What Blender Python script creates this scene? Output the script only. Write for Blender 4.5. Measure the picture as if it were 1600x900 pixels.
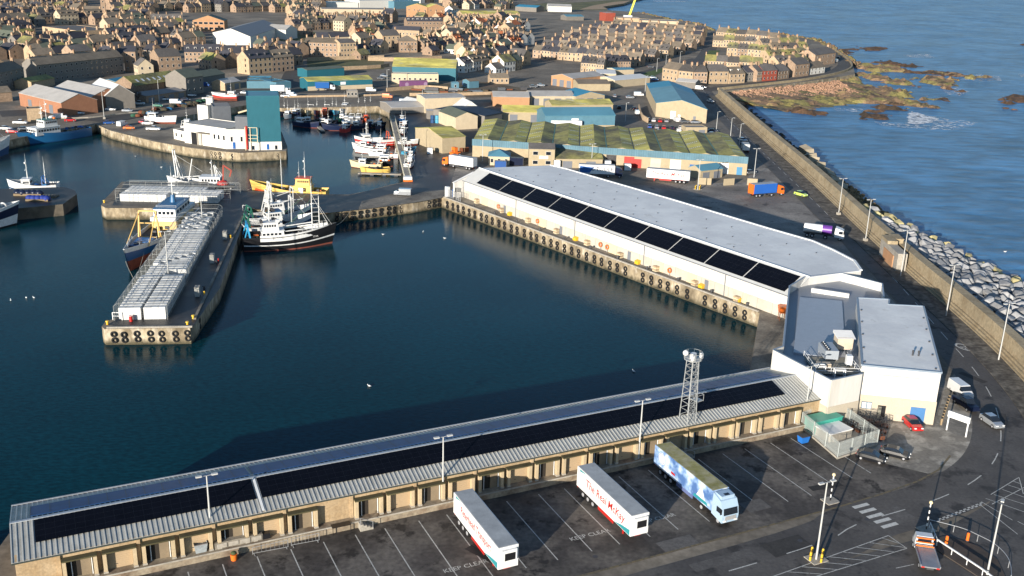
import bpy, math, random
from mathutils import Vector, Matrix, noise as mnoise
R = math.radians
rnd = random.Random(7)
for o in list(bpy.data.objects): bpy.data.objects.remove(o, do_unlink=True)
scn = bpy.context.scene
COL = scn.collection
# ------------------------------------------------------------------ camera
FPX, PITCH, ROLL, CAMH = 1567.0, R(18.68), R(1.69), 69.0
_F = Vector((0, math.cos(PITCH), -math.sin(PITCH)))
_R0 = Vector((1, 0, 0)); _U0 = _R0.cross(_F)
_R = _R0 * math.cos(ROLL) + _U0 * math.sin(ROLL)
_U = -_R0 * math.sin(ROLL) + _U0 * math.cos(ROLL)
cam_d = bpy.data.cameras.new('camera'); cam = bpy.data.objects.new('camera', cam_d); COL.objects.link(cam)
cam_d.sensor_width = 36; cam_d.lens = FPX / 1600 * 36
cam_d.clip_start = 1; cam_d.clip_end = 20000
cam.matrix_world = Matrix(((_R.x, _U.x, -_F.x, 0), (_R.y, _U.y, -_F.y, 0), (_R.z, _U.z, -_F.z, CAMH), (0, 0, 0, 1)))
scn.camera = cam
# ------------------------------------------------------------------ sky and sun
SUN_EL, SHADOW_AZ = R(11.3), R(62.8)
world = bpy.data.worlds.new('World'); scn.world = world; world.use_nodes = True
nt = world.node_tree; bg = nt.nodes['Background']
sky = nt.nodes.new('ShaderNodeTexSky'); sky.sky_type = 'NISHITA'; sky.sun_disc = False
sky.sun_elevation = SUN_EL
sky.air_density = 1.0; sky.dust_density = 0.15; sky.ozone_density = 3.0
_sd = Vector((-math.cos(SHADOW_AZ) * math.cos(SUN_EL), -math.sin(SHADOW_AZ) * math.cos(SUN_EL), math.sin(SUN_EL)))
sky.sun_rotation = math.atan2(_sd.x, _sd.y)
nt.links.new(sky.outputs[0], bg.inputs[0]); bg.inputs[1].default_value = 0.105
sl = bpy.data.lights.new('sun', 'SUN'); so = bpy.data.objects.new('sun', sl); COL.objects.link(so)
sl.energy = 5.0; sl.angle = R(0.53); sl.color = (1.0, 0.915, 0.80)
so.rotation_euler = (-_sd).to_track_quat('-Z', 'Y').to_euler(); so.location = (-200, -200, 200)
scn.view_settings.view_transform = 'Standard'; scn.view_settings.look = 'None'
scn.view_settings.gamma = 1; scn.view_settings.exposure = 0.72
scn.view_settings.use_curve_mapping = False
scn.cycles.max_bounces = 6; scn.cycles.diffuse_bounces = 2; scn.cycles.glossy_bounces = 3
scn.cycles.transparent_max_bounces = 6

# ------------------------------------------------------------------ survey helpers
WZ = -3.2                                              # water level below the quay
def G(x, y, z=0.0):                                    # photograph pixel (1600 wide) of a point at height z -> world point
    r = _F + _R * ((x - 800) / FPX) - _U * ((y - 450) / FPX)
    t = (z - CAMH) / r.z
    return Vector((r.x * t, r.y * t, z))
def V2(p): return Vector((p[0], p[1]))
# ------------------------------------------------------------------ materials
_M = {}
def mat(name, col, rough=0.8, metal=0.0, var=0.12, scale=0.6, fine=0.08, fscale=7.0, bump=0.0, bscale=8.0,
        alt=None, altscale=0.2, altpos=0.5, altw=0.12, spec=0.4, objvar=0.0, emit=None, coat=0.0, stretch=None, alt2=None, alt2scale=.4, alt2pos=.6, alt2w=.05, tide=None):
    if name in _M: return _M[name]
    m = bpy.data.materials.new(name); m.use_nodes = True; t = m.node_tree; n = t.nodes; L = t.links.new
    b = n['Principled BSDF']; b.inputs['Roughness'].default_value = rough; b.inputs['Metallic'].default_value = metal
    b.inputs['Specular IOR Level'].default_value = spec
    if coat: b.inputs['Coat Weight'].default_value = coat
    geo = n.new('ShaderNodeNewGeometry'); vec = geo.outputs['Position']
    if stretch:
        mp = n.new('ShaderNodeMapping'); mp.inputs['Scale'].default_value = stretch; L(vec, mp.inputs['Vector']); vec = mp.outputs[0]
    def nz(s, d=3.0, r=0.6):
        x = n.new('ShaderNodeTexNoise'); x.inputs['Scale'].default_value = s; x.inputs['Detail'].default_value = d
        x.inputs['Roughness'].default_value = r; L(vec, x.inputs['Vector']); return x.outputs[0]
    def mr(src, a, b_, lo=0.25, hi=0.75):
        x = n.new('ShaderNodeMapRange'); x.inputs[1].default_value = lo; x.inputs[2].default_value = hi
        x.inputs[3].default_value = a; x.inputs[4].default_value = b_; L(src, x.inputs[0]); return x.outputs[0]
    c = None
    if alt:
        mx = n.new('ShaderNodeMix'); mx.data_type = 'RGBA'
        L(mr(nz(altscale, 4), 0, 1, altpos - altw, altpos + altw), mx.inputs[0])
        mx.inputs[6].default_value = (*col, 1); mx.inputs[7].default_value = (*alt, 1); c = mx.outputs[2]
    if alt2:
        mx = n.new('ShaderNodeMix'); mx.data_type = 'RGBA'; ma_ = n.new('ShaderNodeMapping'); ma_.inputs['Location'].default_value = (37, 11, 5); L(vec, ma_.inputs[0])
        x = n.new('ShaderNodeTexNoise'); x.inputs['Scale'].default_value = alt2scale; x.inputs['Detail'].default_value = 5; x.inputs['Roughness'].default_value = .65; L(ma_.outputs[0], x.inputs['Vector'])
        L(mr(x.outputs[0], 0, 1, alt2pos - alt2w, alt2pos + alt2w), mx.inputs[0])
        if c is not None: L(c, mx.inputs[6])
        else: mx.inputs[6].default_value = (*col, 1)
        mx.inputs[7].default_value = (*alt2, 1); c = mx.outputs[2]
    if tide:                                         # weed and tide staining below a level
        sp = n.new('ShaderNodeSeparateXYZ'); L(geo.outputs['Position'], sp.inputs[0]); ad = n.new('ShaderNodeMath'); ad.operation = 'MULTIPLY_ADD'; L(nz(.8), ad.inputs[0]); ad.inputs[1].default_value = 1.6; L(sp.outputs['Z'], ad.inputs[2])
        mx = n.new('ShaderNodeMix'); mx.data_type = 'RGBA'; L(mr(ad.outputs[0], 1, 0, tide[0], tide[1]), mx.inputs[0]); L(c, mx.inputs[6]); mx.inputs[7].default_value = (*tide[2], 1); c = mx.outputs[2]
    v = mr(nz(scale), 1 - var, 1 + var)
    if fine:
        mu = n.new('ShaderNodeMath'); mu.operation = 'MULTIPLY'; L(v, mu.inputs[0]); L(mr(nz(fscale, 2), 1 - fine, 1 + fine), mu.inputs[1]); v = mu.outputs[0]
    if objvar:
        oi = n.new('ShaderNodeObjectInfo'); mu = n.new('ShaderNodeMath'); mu.operation = 'MULTIPLY'
        L(v, mu.inputs[0]); L(mr(oi.outputs['Random'], 1 - objvar, 1 + objvar, 0, 1), mu.inputs[1]); v = mu.outputs[0]
    vm = n.new('ShaderNodeVectorMath'); vm.operation = 'SCALE'
    if c is not None: L(c, vm.inputs[0])
    else: vm.inputs[0].default_value = col
    L(v, vm.inputs['Scale']); L(vm.outputs[0], b.inputs['Base Color'])
    if bump:
        bp = n.new('ShaderNodeBump'); bp.inputs['Strength'].default_value = bump; bp.inputs['Distance'].default_value = 0.15
        L(nz(bscale, 3), bp.inputs['Height']); L(bp.outputs[0], b.inputs['Normal'])
    if emit:
        b.inputs['Emission Color'].default_value = (*emit[0], 1); b.inputs['Emission Strength'].default_value = emit[1]
    _M[name] = m; return m
def paint(name, col, rough=0.4, metal=0.0, **k):
    k.setdefault('var', 0.06); k.setdefault('fine', 0.04); k.setdefault('spec', 0.5)
    return mat(name, col, rough, metal, **k)

WHITE = paint('white_paint', (0.72, 0.72, 0.70), 0.45, var=0.1, scale=1.5)
WHITEB = paint('white_boat_paint', (0.66, 0.66, 0.64), 0.4, var=0.16, scale=2)
GLASS = paint('dark_glass', (0.015, 0.02, 0.028), 0.08, spec=0.8)
BLACK = paint('black_paint', (0.012, 0.012, 0.014), 0.4)
RUBBER = mat('black_rubber', (0.012, 0.012, 0.013), 0.85, var=.25)
STEEL = mat('galvanised_steel', (0.42, 0.43, 0.44), 0.45, 0.35, var=.15)
DSTEEL = mat('dark_steel', (0.06, 0.06, 0.065), 0.6, 0.2)
RUST = mat('rusty_steel', (0.16, 0.055, 0.025), 0.85, var=.4, scale=3)
REDP = paint('red_paint', (0.42, 0.02, 0.015)); BLUEP = paint('blue_paint', (0.015, 0.10, 0.33)); YELP = paint('yellow_paint', (0.68, 0.42, 0.03))
ORANGEP = paint('orange_paint', (0.75, 0.16, 0.02)); GREENP = paint('green_paint', (0.02, 0.16, 0.10)); CREAM = paint('cream_paint', (0.62, 0.52, 0.34))
CONC = mat('quay_concrete', (0.26, 0.23, 0.185), 0.9, var=.3, scale=.35, fine=.25, fscale=2.5, alt=(0.14, 0.125, 0.10), altscale=.25, bump=.2)
CONCL = mat('light_concrete', (0.34, 0.31, 0.26), 0.9, var=.2, scale=.5, fine=.2, fscale=3)
ASPH = mat('asphalt', (0.060, 0.052, 0.046), 0.75, var=.35, scale=.12, fine=.3, fscale=1.6, alt=(0.13, 0.114, 0.097), altscale=.10, altw=.07, bump=.15, bscale=12, alt2=(.028, .024, .021), alt2scale=.33, alt2pos=.60, alt2w=.04)
YARDA = mat('yard_asphalt', (0.25, 0.225, 0.195), 0.8, var=.25, scale=.1, fine=.25, fscale=1.6, alt=(0.17, 0.15, 0.13), altscale=.09, altw=.07, alt2=(.08, .07, .06), alt2scale=.22, alt2pos=.62, alt2w=.04)
ROADM = mat('road_asphalt', (0.070, 0.063, 0.058), 0.72, var=.2, scale=.15, fine=.2, fscale=2.2, alt2=(.038, .034, .031), alt2scale=.28, alt2pos=.6, alt=(0.105, 0.095, 0.086), altscale=.09, altw=.12, bump=.1, bscale=14)
LINE = mat('road_line_paint', (0.50, 0.49, 0.45), 0.8, var=.25, scale=2.5, fine=.3, fscale=9, alt=(0.2, 0.19, 0.17), altscale=2.2, altpos=.64, altw=.05)
YLINE = mat('yellow_road_line', (0.16, 0.125, 0.07), 0.8, var=.3, scale=2.5, alt=(0.1, 0.09, 0.07), altscale=1.5, altpos=.55, altw=.08)
# ------------------------------------------------------------------ mesh builder
class MB:
    def __init__(s, M=None): s.v = []; s.f = []; s.m = []; s.sm = []; s.mi = 0; s.M = M
    def add(s, vs, fs, smooth=False, mi=None):
        o = len(s.v)
        if s.M is not None: vs = [s.M @ Vector(p) for p in vs]
        s.v += [tuple(p) for p in vs]
        for f in fs: s.f.append(tuple(i + o for i in f)); s.m.append(s.mi if mi is None else mi); s.sm.append(smooth)
        return s
    def box(s, x0, y0, z0, x1, y1, z1, mi=None):
        return s.add([(x0,y0,z0),(x1,y0,z0),(x1,y1,z0),(x0,y1,z0),(x0,y0,z1),(x1,y0,z1),(x1,y1,z1),(x0,y1,z1)],
                     [(0,3,2,1),(4,5,6,7),(0,1,5,4),(1,2,6,5),(2,3,7,6),(3,0,4,7)], False, mi)
    def cbox(s, c, sz, rz=0, mi=None):
        cs, sn = math.cos(rz), math.sin(rz); vs = []
        for dz in (0, 1):
            for dx, dy in ((-.5,-.5),(.5,-.5),(.5,.5),(-.5,.5)):
                X, Y = dx*sz[0], dy*sz[1]; vs.append((c[0]+X*cs-Y*sn, c[1]+X*sn+Y*cs, c[2]+dz*sz[2]))
        return s.add(vs, [(0,3,2,1),(4,5,6,7),(0,1,5,4),(1,2,6,5),(2,3,7,6),(3,0,4,7)], False, mi)
    def prism(s, poly, z0, z1, mi=None, top=True, bottom=True):
        n = len(poly)
        if sum(poly[i][0]*poly[(i+1)%n][1]-poly[(i+1)%n][0]*poly[i][1] for i in range(n)) < 0: poly = poly[::-1]
        zt = z1 if callable(z1) else (lambda p: z1)
        vs = [(p[0], p[1], z0) for p in poly] + [(p[0], p[1], zt(p)) for p in poly]
        fs = [(i, (i+1)%n, n+(i+1)%n, n+i) for i in range(n)]
        if top: fs.append(tuple(range(n, 2*n)))
        if bottom: fs.append(tuple(range(n-1, -1, -1)))
        return s.add(vs, fs, False, mi)
    def quad(s, *ps, mi=None): return s.add(list(ps), [tuple(range(len(ps)))], False, mi)
    def bar(s, a, b, w, h=None, mi=None):                     # square bar from a to b
        a = Vector(a); b = Vector(b); h = h or w; d = (b-a)
        if d.length < 1e-6: return s
        d.normalize(); up = Vector((0,0,1)) if abs(d.z) < .95 else Vector((0,1,0))
        x = d.cross(up).normalized(); y = x.cross(d).normalized(); vs = []
        for p in (a, b):
            for i, j in ((-.5,-.5),(.5,-.5),(.5,.5),(-.5,.5)): vs.append(p + x*(i*w) + y*(j*h))
        return s.add(vs, [(0,1,2,3),(7,6,5,4),(0,4,5,1),(1,5,6,2),(2,6,7,3),(3,7,4,0)], False, mi)
    def cyl(s, a, b, r0, r1=None, n=10, mi=None, caps=True):
        a = Vector(a); b = Vector(b); r1 = r0 if r1 is None else r1; d = (b-a).normalized()
        up = Vector((0,0,1)) if abs(d.z) < .95 else Vector((1,0,0))
        x = d.cross(up).normalized(); y = x.cross(d).normalized()
        vs = [a + (x*math.cos(t*2*math.pi/n) + y*math.sin(t*2*math.pi/n))*r0 for t in range(n)]
        vs += [b + (x*math.cos(t*2*math.pi/n) + y*math.sin(t*2*math.pi/n))*r1 for t in range(n)]
        s.add(vs, [(i, n+i, n+(i+1)%n, (i+1)%n) for i in range(n)], True, mi)
        if caps: s.add(vs, [tuple(range(n)), tuple(range(2*n-1, n-1, -1))], False, mi)
        return s
    def path(s, pts, w, mi=None):
        for a, b in zip(pts, pts[1:]): s.bar(a, b, w, mi=mi)
        return s
    def sphere(s, c, r, n=10, m=6, mi=None, sq=(1,1,1)):
        vs = []; fs = []
        for j in range(m+1):
            ph = math.pi*j/m
            for i in range(n): vs.append((c[0]+r*sq[0]*math.sin(ph)*math.cos(2*math.pi*i/n), c[1]+r*sq[1]*math.sin(ph)*math.sin(2*math.pi*i/n), c[2]+r*sq[2]*math.cos(ph)))
        for j in range(m):
            for i in range(n): fs.append((j*n+i, (j+1)*n+i, (j+1)*n+(i+1)%n, j*n+(i+1)%n))
        return s.add(vs, fs, True, mi)
    def torus(s, c, axis, R0, r, n=14, m=6, mi=None):
        d = Vector(axis).normalized(); up = Vector((0,0,1)) if abs(d.z) < .95 else Vector((1,0,0))
        x = d.cross(up).normalized(); y = x.cross(d); c = Vector(c); vs = []; fs = []
        for i in range(n):
            t = 2*math.pi*i/n; e = x*math.cos(t)+y*math.sin(t)
            for j in range(m):
                q = 2*math.pi*j/m; vs.append(c + e*(R0+r*math.cos(q)) + d*(r*math.sin(q)))
        for i in range(n):
            for j in range(m): fs.append((i*m+j, ((i+1)%n)*m+j, ((i+1)%n)*m+(j+1)%m, i*m+(j+1)%m))
        return s.add(vs, fs, True, mi)
    def mesh(s, name, mats):
        me = bpy.data.meshes.new(name); me.from_pydata(s.v, [], s.f); 
        for m in (mats if isinstance(mats, (list, tuple)) else [mats]): me.materials.append(m)
        me.polygons.foreach_set('material_index', s.m); me.polygons.foreach_set('use_smooth', s.sm)
        me.update(); return me
    def build(s, name, mats, parent=None, **k):
        o = bpy.data.objects.new(name, s.mesh(name, mats)); COL.objects.link(o); o.parent = parent
        for a, b in k.items(): o[a] = b
        return o
def tag(o, label, cat, group=None, kind=None):
    if label: o['label'] = label
    if cat: o['category'] = cat
    if group: o['group'] = group
    if kind: o['kind'] = kind
    return o
def thing(name, label, cat, loc=(0,0,0), rz=0.0, group=None, sc=None):
    o = bpy.data.objects.new(name, None); COL.objects.link(o); o.empty_display_size = .5
    o.location = loc; o.rotation_euler = (0, 0, rz)
    if sc: o.scale = sc
    return tag(o, label, cat, group)
def ang(a, b): return math.atan2(b[1]-a[1], b[0]-a[0])
def copy_tree(o, parent=None):
    c = o.copy(); COL.objects.link(c); c.parent = parent
    for ch in KIDS(o): copy_tree(ch, c)
    return c
_kc = {}
def KIDS(o):
    if o.name not in _kc: _kc[o.name] = [x for x in bpy.data.objects if x.parent is o]
    return _kc[o.name]
def clone(o, loc, rz, label, group=None, sc=None):
    c = copy_tree(o); c.location = loc; c.rotation_euler = (0, 0, rz); c['label'] = label
    if group: c['group'] = group
    if sc: c.scale = sc
    return c
def remat(o, name, m, slot=0):                       # give children called name of o their own paint
    for ch in KIDS(o):
        if ch.name.split('.')[0] == name:
            ch.material_slots[slot].link = 'OBJECT'; ch.material_slots[slot].material = m
        remat(ch, name, m, slot)
_fr = {}
def struct(name, mb, m): o = mb.build(name, m); o['kind'] = 'structure'; return o
def strip(pts, w, z, mb):                             # flat ribbon of width w along points
    pts = [V2(p) for p in pts]; L_, R_ = [], []
    for i, p in enumerate(pts):
        d = (pts[min(i+1, len(pts)-1)] - pts[max(i-1, 0)]).normalized(); nn = Vector((-d.y, d.x))
        L_.append(p + nn*w/2); R_.append(p - nn*w/2)
    for i in range(len(pts)-1):
        mb.quad((*R_[i], z), (*R_[i+1], z), (*L_[i+1], z), (*L_[i], z))
    return mb
def resample(pts, step):
    pts = [V2(p) for p in pts]; out = [pts[0]]
    for a, b in zip(pts, pts[1:]):
        n = max(1, int((b-a).length/step)); out += [a.lerp(b, (i+1)/n) for i in range(n)]
    return out
def smooth_pts(pts, k=2):
    pts = [V2(p) for p in pts]
    for _ in range(k):
        q = [pts[0]]
        for a, b in zip(pts, pts[1:]): q += [a.lerp(b, .25), a.lerp(b, .75)]
        pts = q + [pts[-1]]
    return pts
def arc_points(P, step):
    P = [V2(p) for p in P]; out = [P[0]]; acc = 0
    for a, b in zip(P, P[1:]):
        L_ = (b-a).length; d = step-acc
        while d <= L_: out.append(a.lerp(b, d/L_)); d += step
        acc = L_-(d-step)
    return out
def offset_line(pts, d):                             # shift a polyline sideways (left positive)
    pts = [V2(p) for p in pts]; out = []
    for i, p in enumerate(pts):
        e = (pts[min(i+1, len(pts)-1)] - pts[max(i-1, 0)]).normalized(); out.append(p + Vector((-e.y, e.x))*d)
    return out
def loft(mb, line, prof, mi=None, closed=False):      # extrude a profile [(offset_left, z)...] along a polyline
    rows = [offset_line(line, o) for o, z in prof]; n = len(line)
    vs = []
    for (o, z), r in zip(prof, rows): vs += [(p.x, p.y, z) for p in r]
    k = len(prof); fs = []
    for j in range(k if closed else k-1):
        a, b = j*n, ((j+1) % k)*n
        for i in range(n-1): fs.append((a+i, a+i+1, b+i+1, b+i))
    if closed: fs += [tuple(j*n for j in range(k)), tuple(j*n+n-1 for j in range(k-1, -1, -1))]
    return mb.add(vs, fs, False, mi)
# ================================================================== WATER
def water_mat(name, col, rough, s1, s2, st, ss=0.03, cap=.3):
    m = bpy.data.materials.new(name); m.use_nodes = True; t = m.node_tree; n = t.nodes; L = t.links.new
    n.remove(n['Principled BSDF']); out = [x for x in n if x.type == 'OUTPUT_MATERIAL'][0]
    df = n.new('ShaderNodeBsdfDiffuse'); gl = n.new('ShaderNodeBsdfGlossy'); gl.inputs['Roughness'].default_value = rough; mxs = n.new('ShaderNodeMixShader')
    L(df.outputs[0], mxs.inputs[1]); L(gl.outputs[0], mxs.inputs[2]); L(mxs.outputs[0], out.inputs[0])
    geo = n.new('ShaderNodeNewGeometry'); mp = n.new('ShaderNodeMapping'); mp.inputs['Rotation'].default_value = (0, 0, R(-20)); mp.inputs['Scale'].default_value = (1, 2.2, 1)
    L(geo.outputs['Position'], mp.inputs[0])
    def nz(s, d, vec=mp.outputs[0]):
        x = n.new('ShaderNodeTexNoise'); x.inputs['Scale'].default_value = s; x.inputs['Detail'].default_value = d; L(vec, x.inputs['Vector']); return x.outputs[0]
    a = nz(s1, 5); c = nz(s2, 3)
    gust = nz(0.012, 4, geo.outputs['Position'])
    gr = n.new('ShaderNodeMapRange'); gr.inputs[1].default_value = .38; gr.inputs[2].default_value = .62; gr.inputs[3].default_value = .4; gr.inputs[4].default_value = 1.2; L(gust, gr.inputs[0])
    ad = n.new('ShaderNodeMath'); ad.operation = 'MULTIPLY_ADD'; L(a, ad.inputs[0]); ad.inputs[1].default_value = ss * 30; L(c, ad.inputs[2])
    mu = n.new('ShaderNodeMath'); mu.operation = 'MULTIPLY'; mu.inputs[1].default_value = st; L(gr.outputs[0], mu.inputs[0])
    bp = n.new('ShaderNodeBump'); bp.inputs['Distance'].default_value = 0.3; L(mu.outputs[0], bp.inputs['Strength']); L(ad.outputs[0], bp.inputs['Height']); L(bp.outputs[0], gl.inputs['Normal']); L(bp.outputs[0], df.inputs['Normal'])
    fr = n.new('ShaderNodeFresnel'); fr.inputs[0].default_value = 1.33; L(bp.outputs[0], fr.inputs['Normal'])
    fm = n.new('ShaderNodeMapRange'); fm.inputs[1].default_value = .03; fm.inputs[2].default_value = .6; fm.inputs[3].default_value = .006; fm.inputs[4].default_value = cap; L(fr.outputs[0], fm.inputs[0]); L(fm.outputs[0], mxs.inputs[0])
    v = n.new('ShaderNodeMapRange'); v.inputs[1].default_value = .3; v.inputs[2].default_value = .7; v.inputs[3].default_value = .75; v.inputs[4].default_value = 1.25; L(nz(.02, 5, geo.outputs['Position']), v.inputs[0])
    v2 = n.new('ShaderNodeMapRange'); v2.inputs[1].default_value = .35; v2.inputs[2].default_value = .65; v2.inputs[3].default_value = .72; v2.inputs[4].default_value = 1.28; L(a, v2.inputs[0])
    vm_ = n.new('ShaderNodeMath'); vm_.operation = 'MULTIPLY'; L(v.outputs[0], vm_.inputs[0]); L(v2.outputs[0], vm_.inputs[1])
    sc_ = n.new('ShaderNodeVectorMath'); sc_.operation = 'SCALE'; sc_.inputs[0].default_value = col; L(vm_.outputs[0], sc_.inputs['Scale']); L(sc_.outputs[0], df.inputs[0])
    return m
HARB = water_mat('harbour_water', (0.0015, 0.030, 0.041), 0.03, 0.9, 3.2, 0.10, .03, .5)
SEA = water_mat('sea_water', (0.065, 0.19, 0.35), 0.2, 0.09, 0.5, 1.0, .12, .26)
hw = MB().quad((-900, -80, WZ), (100, -80, WZ), (100, 900, WZ), (-900, 900, WZ)); struct('harbour_water', hw, HARB)

# ================================================================== LAND
near_a = R(25.8); NO = Vector((-55.4, 97.8)); NU = Vector((math.cos(near_a), math.sin(near_a))); NN = Vector((-NU.y, NU.x))
def NP(u, n, z=0.0): p = NO + NU*u + NN*n; return Vector((p.x, p.y, z))
def pts(*q): return [V2(G(x, y)) for x, y in q]
coast = pts((0, 853), (14, 834)) + [V2(NP(2, 9.0)), V2(NP(116.3, 9.0)), V2(NP(116.3, 16.2))]
coast += pts((1187, 489), (690, 307.5), (676, 310), (645, 316), (612, 320), (575, 324.5), (550, 327), (515, 331), (455, 332), (388, 323.5),
             (342, 450), (304, 505), (297, 512.5), (163, 514), (159, 510), (165, 502), (184, 496))
JR0, JR1 = V2(G(304, 505)), V2(G(388, 323.5)); JD = (JR1-JR0).normalized(); JL0 = V2(G(184, 496))
coast += [JL0 + JD*84]
coast += pts((303, 325.5), (165, 325), (158, 321), (162, 313), (190, 284), (322, 284), (334, 294), (365, 297), (400, 298.5), (500, 303.5), (545, 304), (575, 298),
             (612, 288), (634, 284), (640, 279), (630, 262), (624, 240), (618, 225), (611, 180), (605, 172), (590, 166), (525, 167.5), (440, 169), (392, 163), (300, 179), (268, 187), (392, 190), (440, 206),
             (449, 229), (447, 236), (375, 239), (345, 236.5), (300, 231.5), (240, 221), (172, 204), (150, 194), (130, 199), (60, 209), (0, 222), (-60, 236))
land_in = coast[:]
sea_edge = pts((1660, 640), (1600, 566), (1545, 523), (1490, 478), (1430, 432), (1375, 387), (1320, 320), (1250, 245), (1200, 195), (1160, 165), (1125, 143),
               (1200, 135.5), (1300, 122), (1336, 116), (1332, 98), (1300, 76), (1272, 62), (1215, 53), (1107, 47), (1087, 36), (1045, 30), (997, 19), (950, 16), (940, 10.5), (975, 5), (990, 0))
west = [Vector((-900, 200)), Vector((-3000, 300)), Vector((-3000, 6000)), Vector((-600, 6000)), Vector((250, 2600)), Vector((230, 1800))]
south = [V2(NP(150, -200)), V2(NP(-120, -200)), V2(G(-250, 905))]
# sea_edge runs from near to far; land ring: coast (…west) + west + reversed sea edge + south
sea_wall_base = V2(NP(162, 2))
ring = coast + west + sea_edge[::-1] + [Vector((95, 130)), Vector((110, 60))] + south
GROUND = mat('town_ground', (0.23, 0.195, 0.15), 0.95, var=.35, scale=.05, fine=.3, fscale=.8, alt=(0.14, 0.12, 0.095), altscale=.03, bump=0)
def land(name, poly, z, m, side=CONC, depth=7.0):
    mb = MB(); mb.prism(poly, z-depth, z, mi=1, top=False, bottom=False)
    n = len(poly); P = poly if sum(poly[i][0]*poly[(i+1)%n][1]-poly[(i+1)%n][0]*poly[i][1] for i in range(n)) > 0 else poly[::-1]
    mb.add([(p[0], p[1], z) for p in P], [tuple(range(n))], False, 0)
    return struct(name, mb, [m, side])
QUAYW = mat('quay_wall', (0.33, 0.27, 0.18), 0.9, var=.35, scale=.3, fine=.3, fscale=1.5, alt=(0.17, 0.13, 0.08), altscale=.35, altpos=.52, bump=.3, bscale=2, stretch=(1, 1, .5), alt2=(.42, .36, .27), alt2scale=.5, alt2pos=.58, tide=(-2.2, -1.3, (.07, .06, .035)))
land('ground', ring, 0.0, GROUND, QUAYW)
# sea : one sheet outside the sea wall out to the horizon, higher only by millimetres than nothing (same level as the harbour)
se = sea_edge
sea_poly = [Vector((92, -400)), Vector((9000, -400)), Vector((14000, 14000)), Vector((-800, 14000)), Vector((-600, 6000)), Vector((250, 2600)), Vector((230, 1800))] + [p + Vector((-3, 0)) for p in sea_edge[::-1]] + [Vector((92, 120))]
mb = MB(); n_ = len(sea_poly); mb.add([(p.x, p.y, WZ) for p in sea_poly], [tuple(range(n_))]); struct('sea', mb, SEA)
# ---- surface sheets (each a few mm above the one below; far ones a few cm)
def sheet(name, poly, z, m):
    mb = MB(); n = len(poly); poly = [V2(p) for p in poly]
    if sum(poly[i][0]*poly[(i+1)%n][1]-poly[(i+1)%n][0]*poly[i][1] for i in range(n)) < 0: poly = poly[::-1]
    mb.add([(p[0], p[1], z) for p in poly], [tuple(range(n))]); return struct(name, mb, m)
QSURF = mat('quay_surface', (0.25, 0.22, 0.175), 0.85, var=.25, scale=.25, fine=.25, fscale=2, alt=(0.15, 0.13, 0.105), altscale=.12, altpos=.5, altw=.08)
WETQ = mat('wet_dark_quay', (0.035, 0.032, 0.03), 0.5, var=.3, scale=.15, fine=.2, fscale=1.5, alt=(0.10, 0.09, 0.075), altscale=.11, altpos=.6, altw=.08)
Q0 = V2(G(690, 307.5)); Q1 = V2(G(1187, 489)); QD = (Q1-Q0).normalized(); QN = Vector((-QD.y, QD.x))
def QP(a, m, z=0.0): p = Q0 + QD*a + QN*m; return Vector((p.x, p.y, z))
sheet('market_quay', [QP(.4, .6), QP(116.6, .6), QP(116.6, 9), QP(0, 9)], .008, QSURF)
sheet('corner_quay', [V2(G(1187, 489)), V2(G(1174, 575)), V2(NP(116, 9.6)), V2(NP(128, 9.6)), V2(G(1260, 500)), QP(122, 12)], .012, QSURF)
sheet('causeway', pts((690, 309), (645, 317), (575, 326), (515, 332.5), (460, 334), (389, 325), (343, 451), (303, 508), (168, 508), (188, 494)) + [JL0+JD*83 + Vector((.6, 0))] +
      pts((303, 322), (175, 321), (195, 285), (322, 286), (365, 299), (500, 305), (545, 305.5), (612, 289.5), (640, 284), (632, 258), (622, 225), (650, 175), (665, 180), (690, 245), (712, 262), (700, 300)), .006, WETQ)
sheet('market_yard', pts((690, 262), (700, 245), (860, 245), (960, 290), (1165, 285), (1180, 255), (1212, 255), (1350, 420), (1440, 520), (1500, 640), (1480, 740), (1300, 790), (1180, 640), (1230, 470), (720, 300)), .004, YARDA)
sheet('causeway_lit', pts((690, 309), (645, 317), (600, 323), (560, 327), (565, 315), (610, 303), (660, 300), (700, 296)), .012, QSURF)  # paler sheet: the sunlit stretch of the causeway put in as colour
yard = [NP(-40, -6.2), NP(112.2, -6.2), NP(118, -2), NP(124, -14), NP(128, -22), NP(126.5, -25.8), NP(-40, -25.8)]
sheet('block_forecourt', [V2(G(1338, 648)), V2(G(1460, 668)), V2(G(1478, 600)), V2(G(1510, 560)), V2(G(1545, 640)), V2(G(1548, 690)), V2(G(1520, 730)), V2(G(1450, 740)), V2(G(1372, 722)), V2(G(1310, 660))], .020,
      mat('worn_forecourt', (.21, .19, .16), .85, var=.25, scale=.3, fine=.2, fscale=2, alt=(.36, .33, .28), altscale=.22, altpos=.52, altw=.04))
sheet('lorry_park', yard, .016, ASPH)
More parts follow.
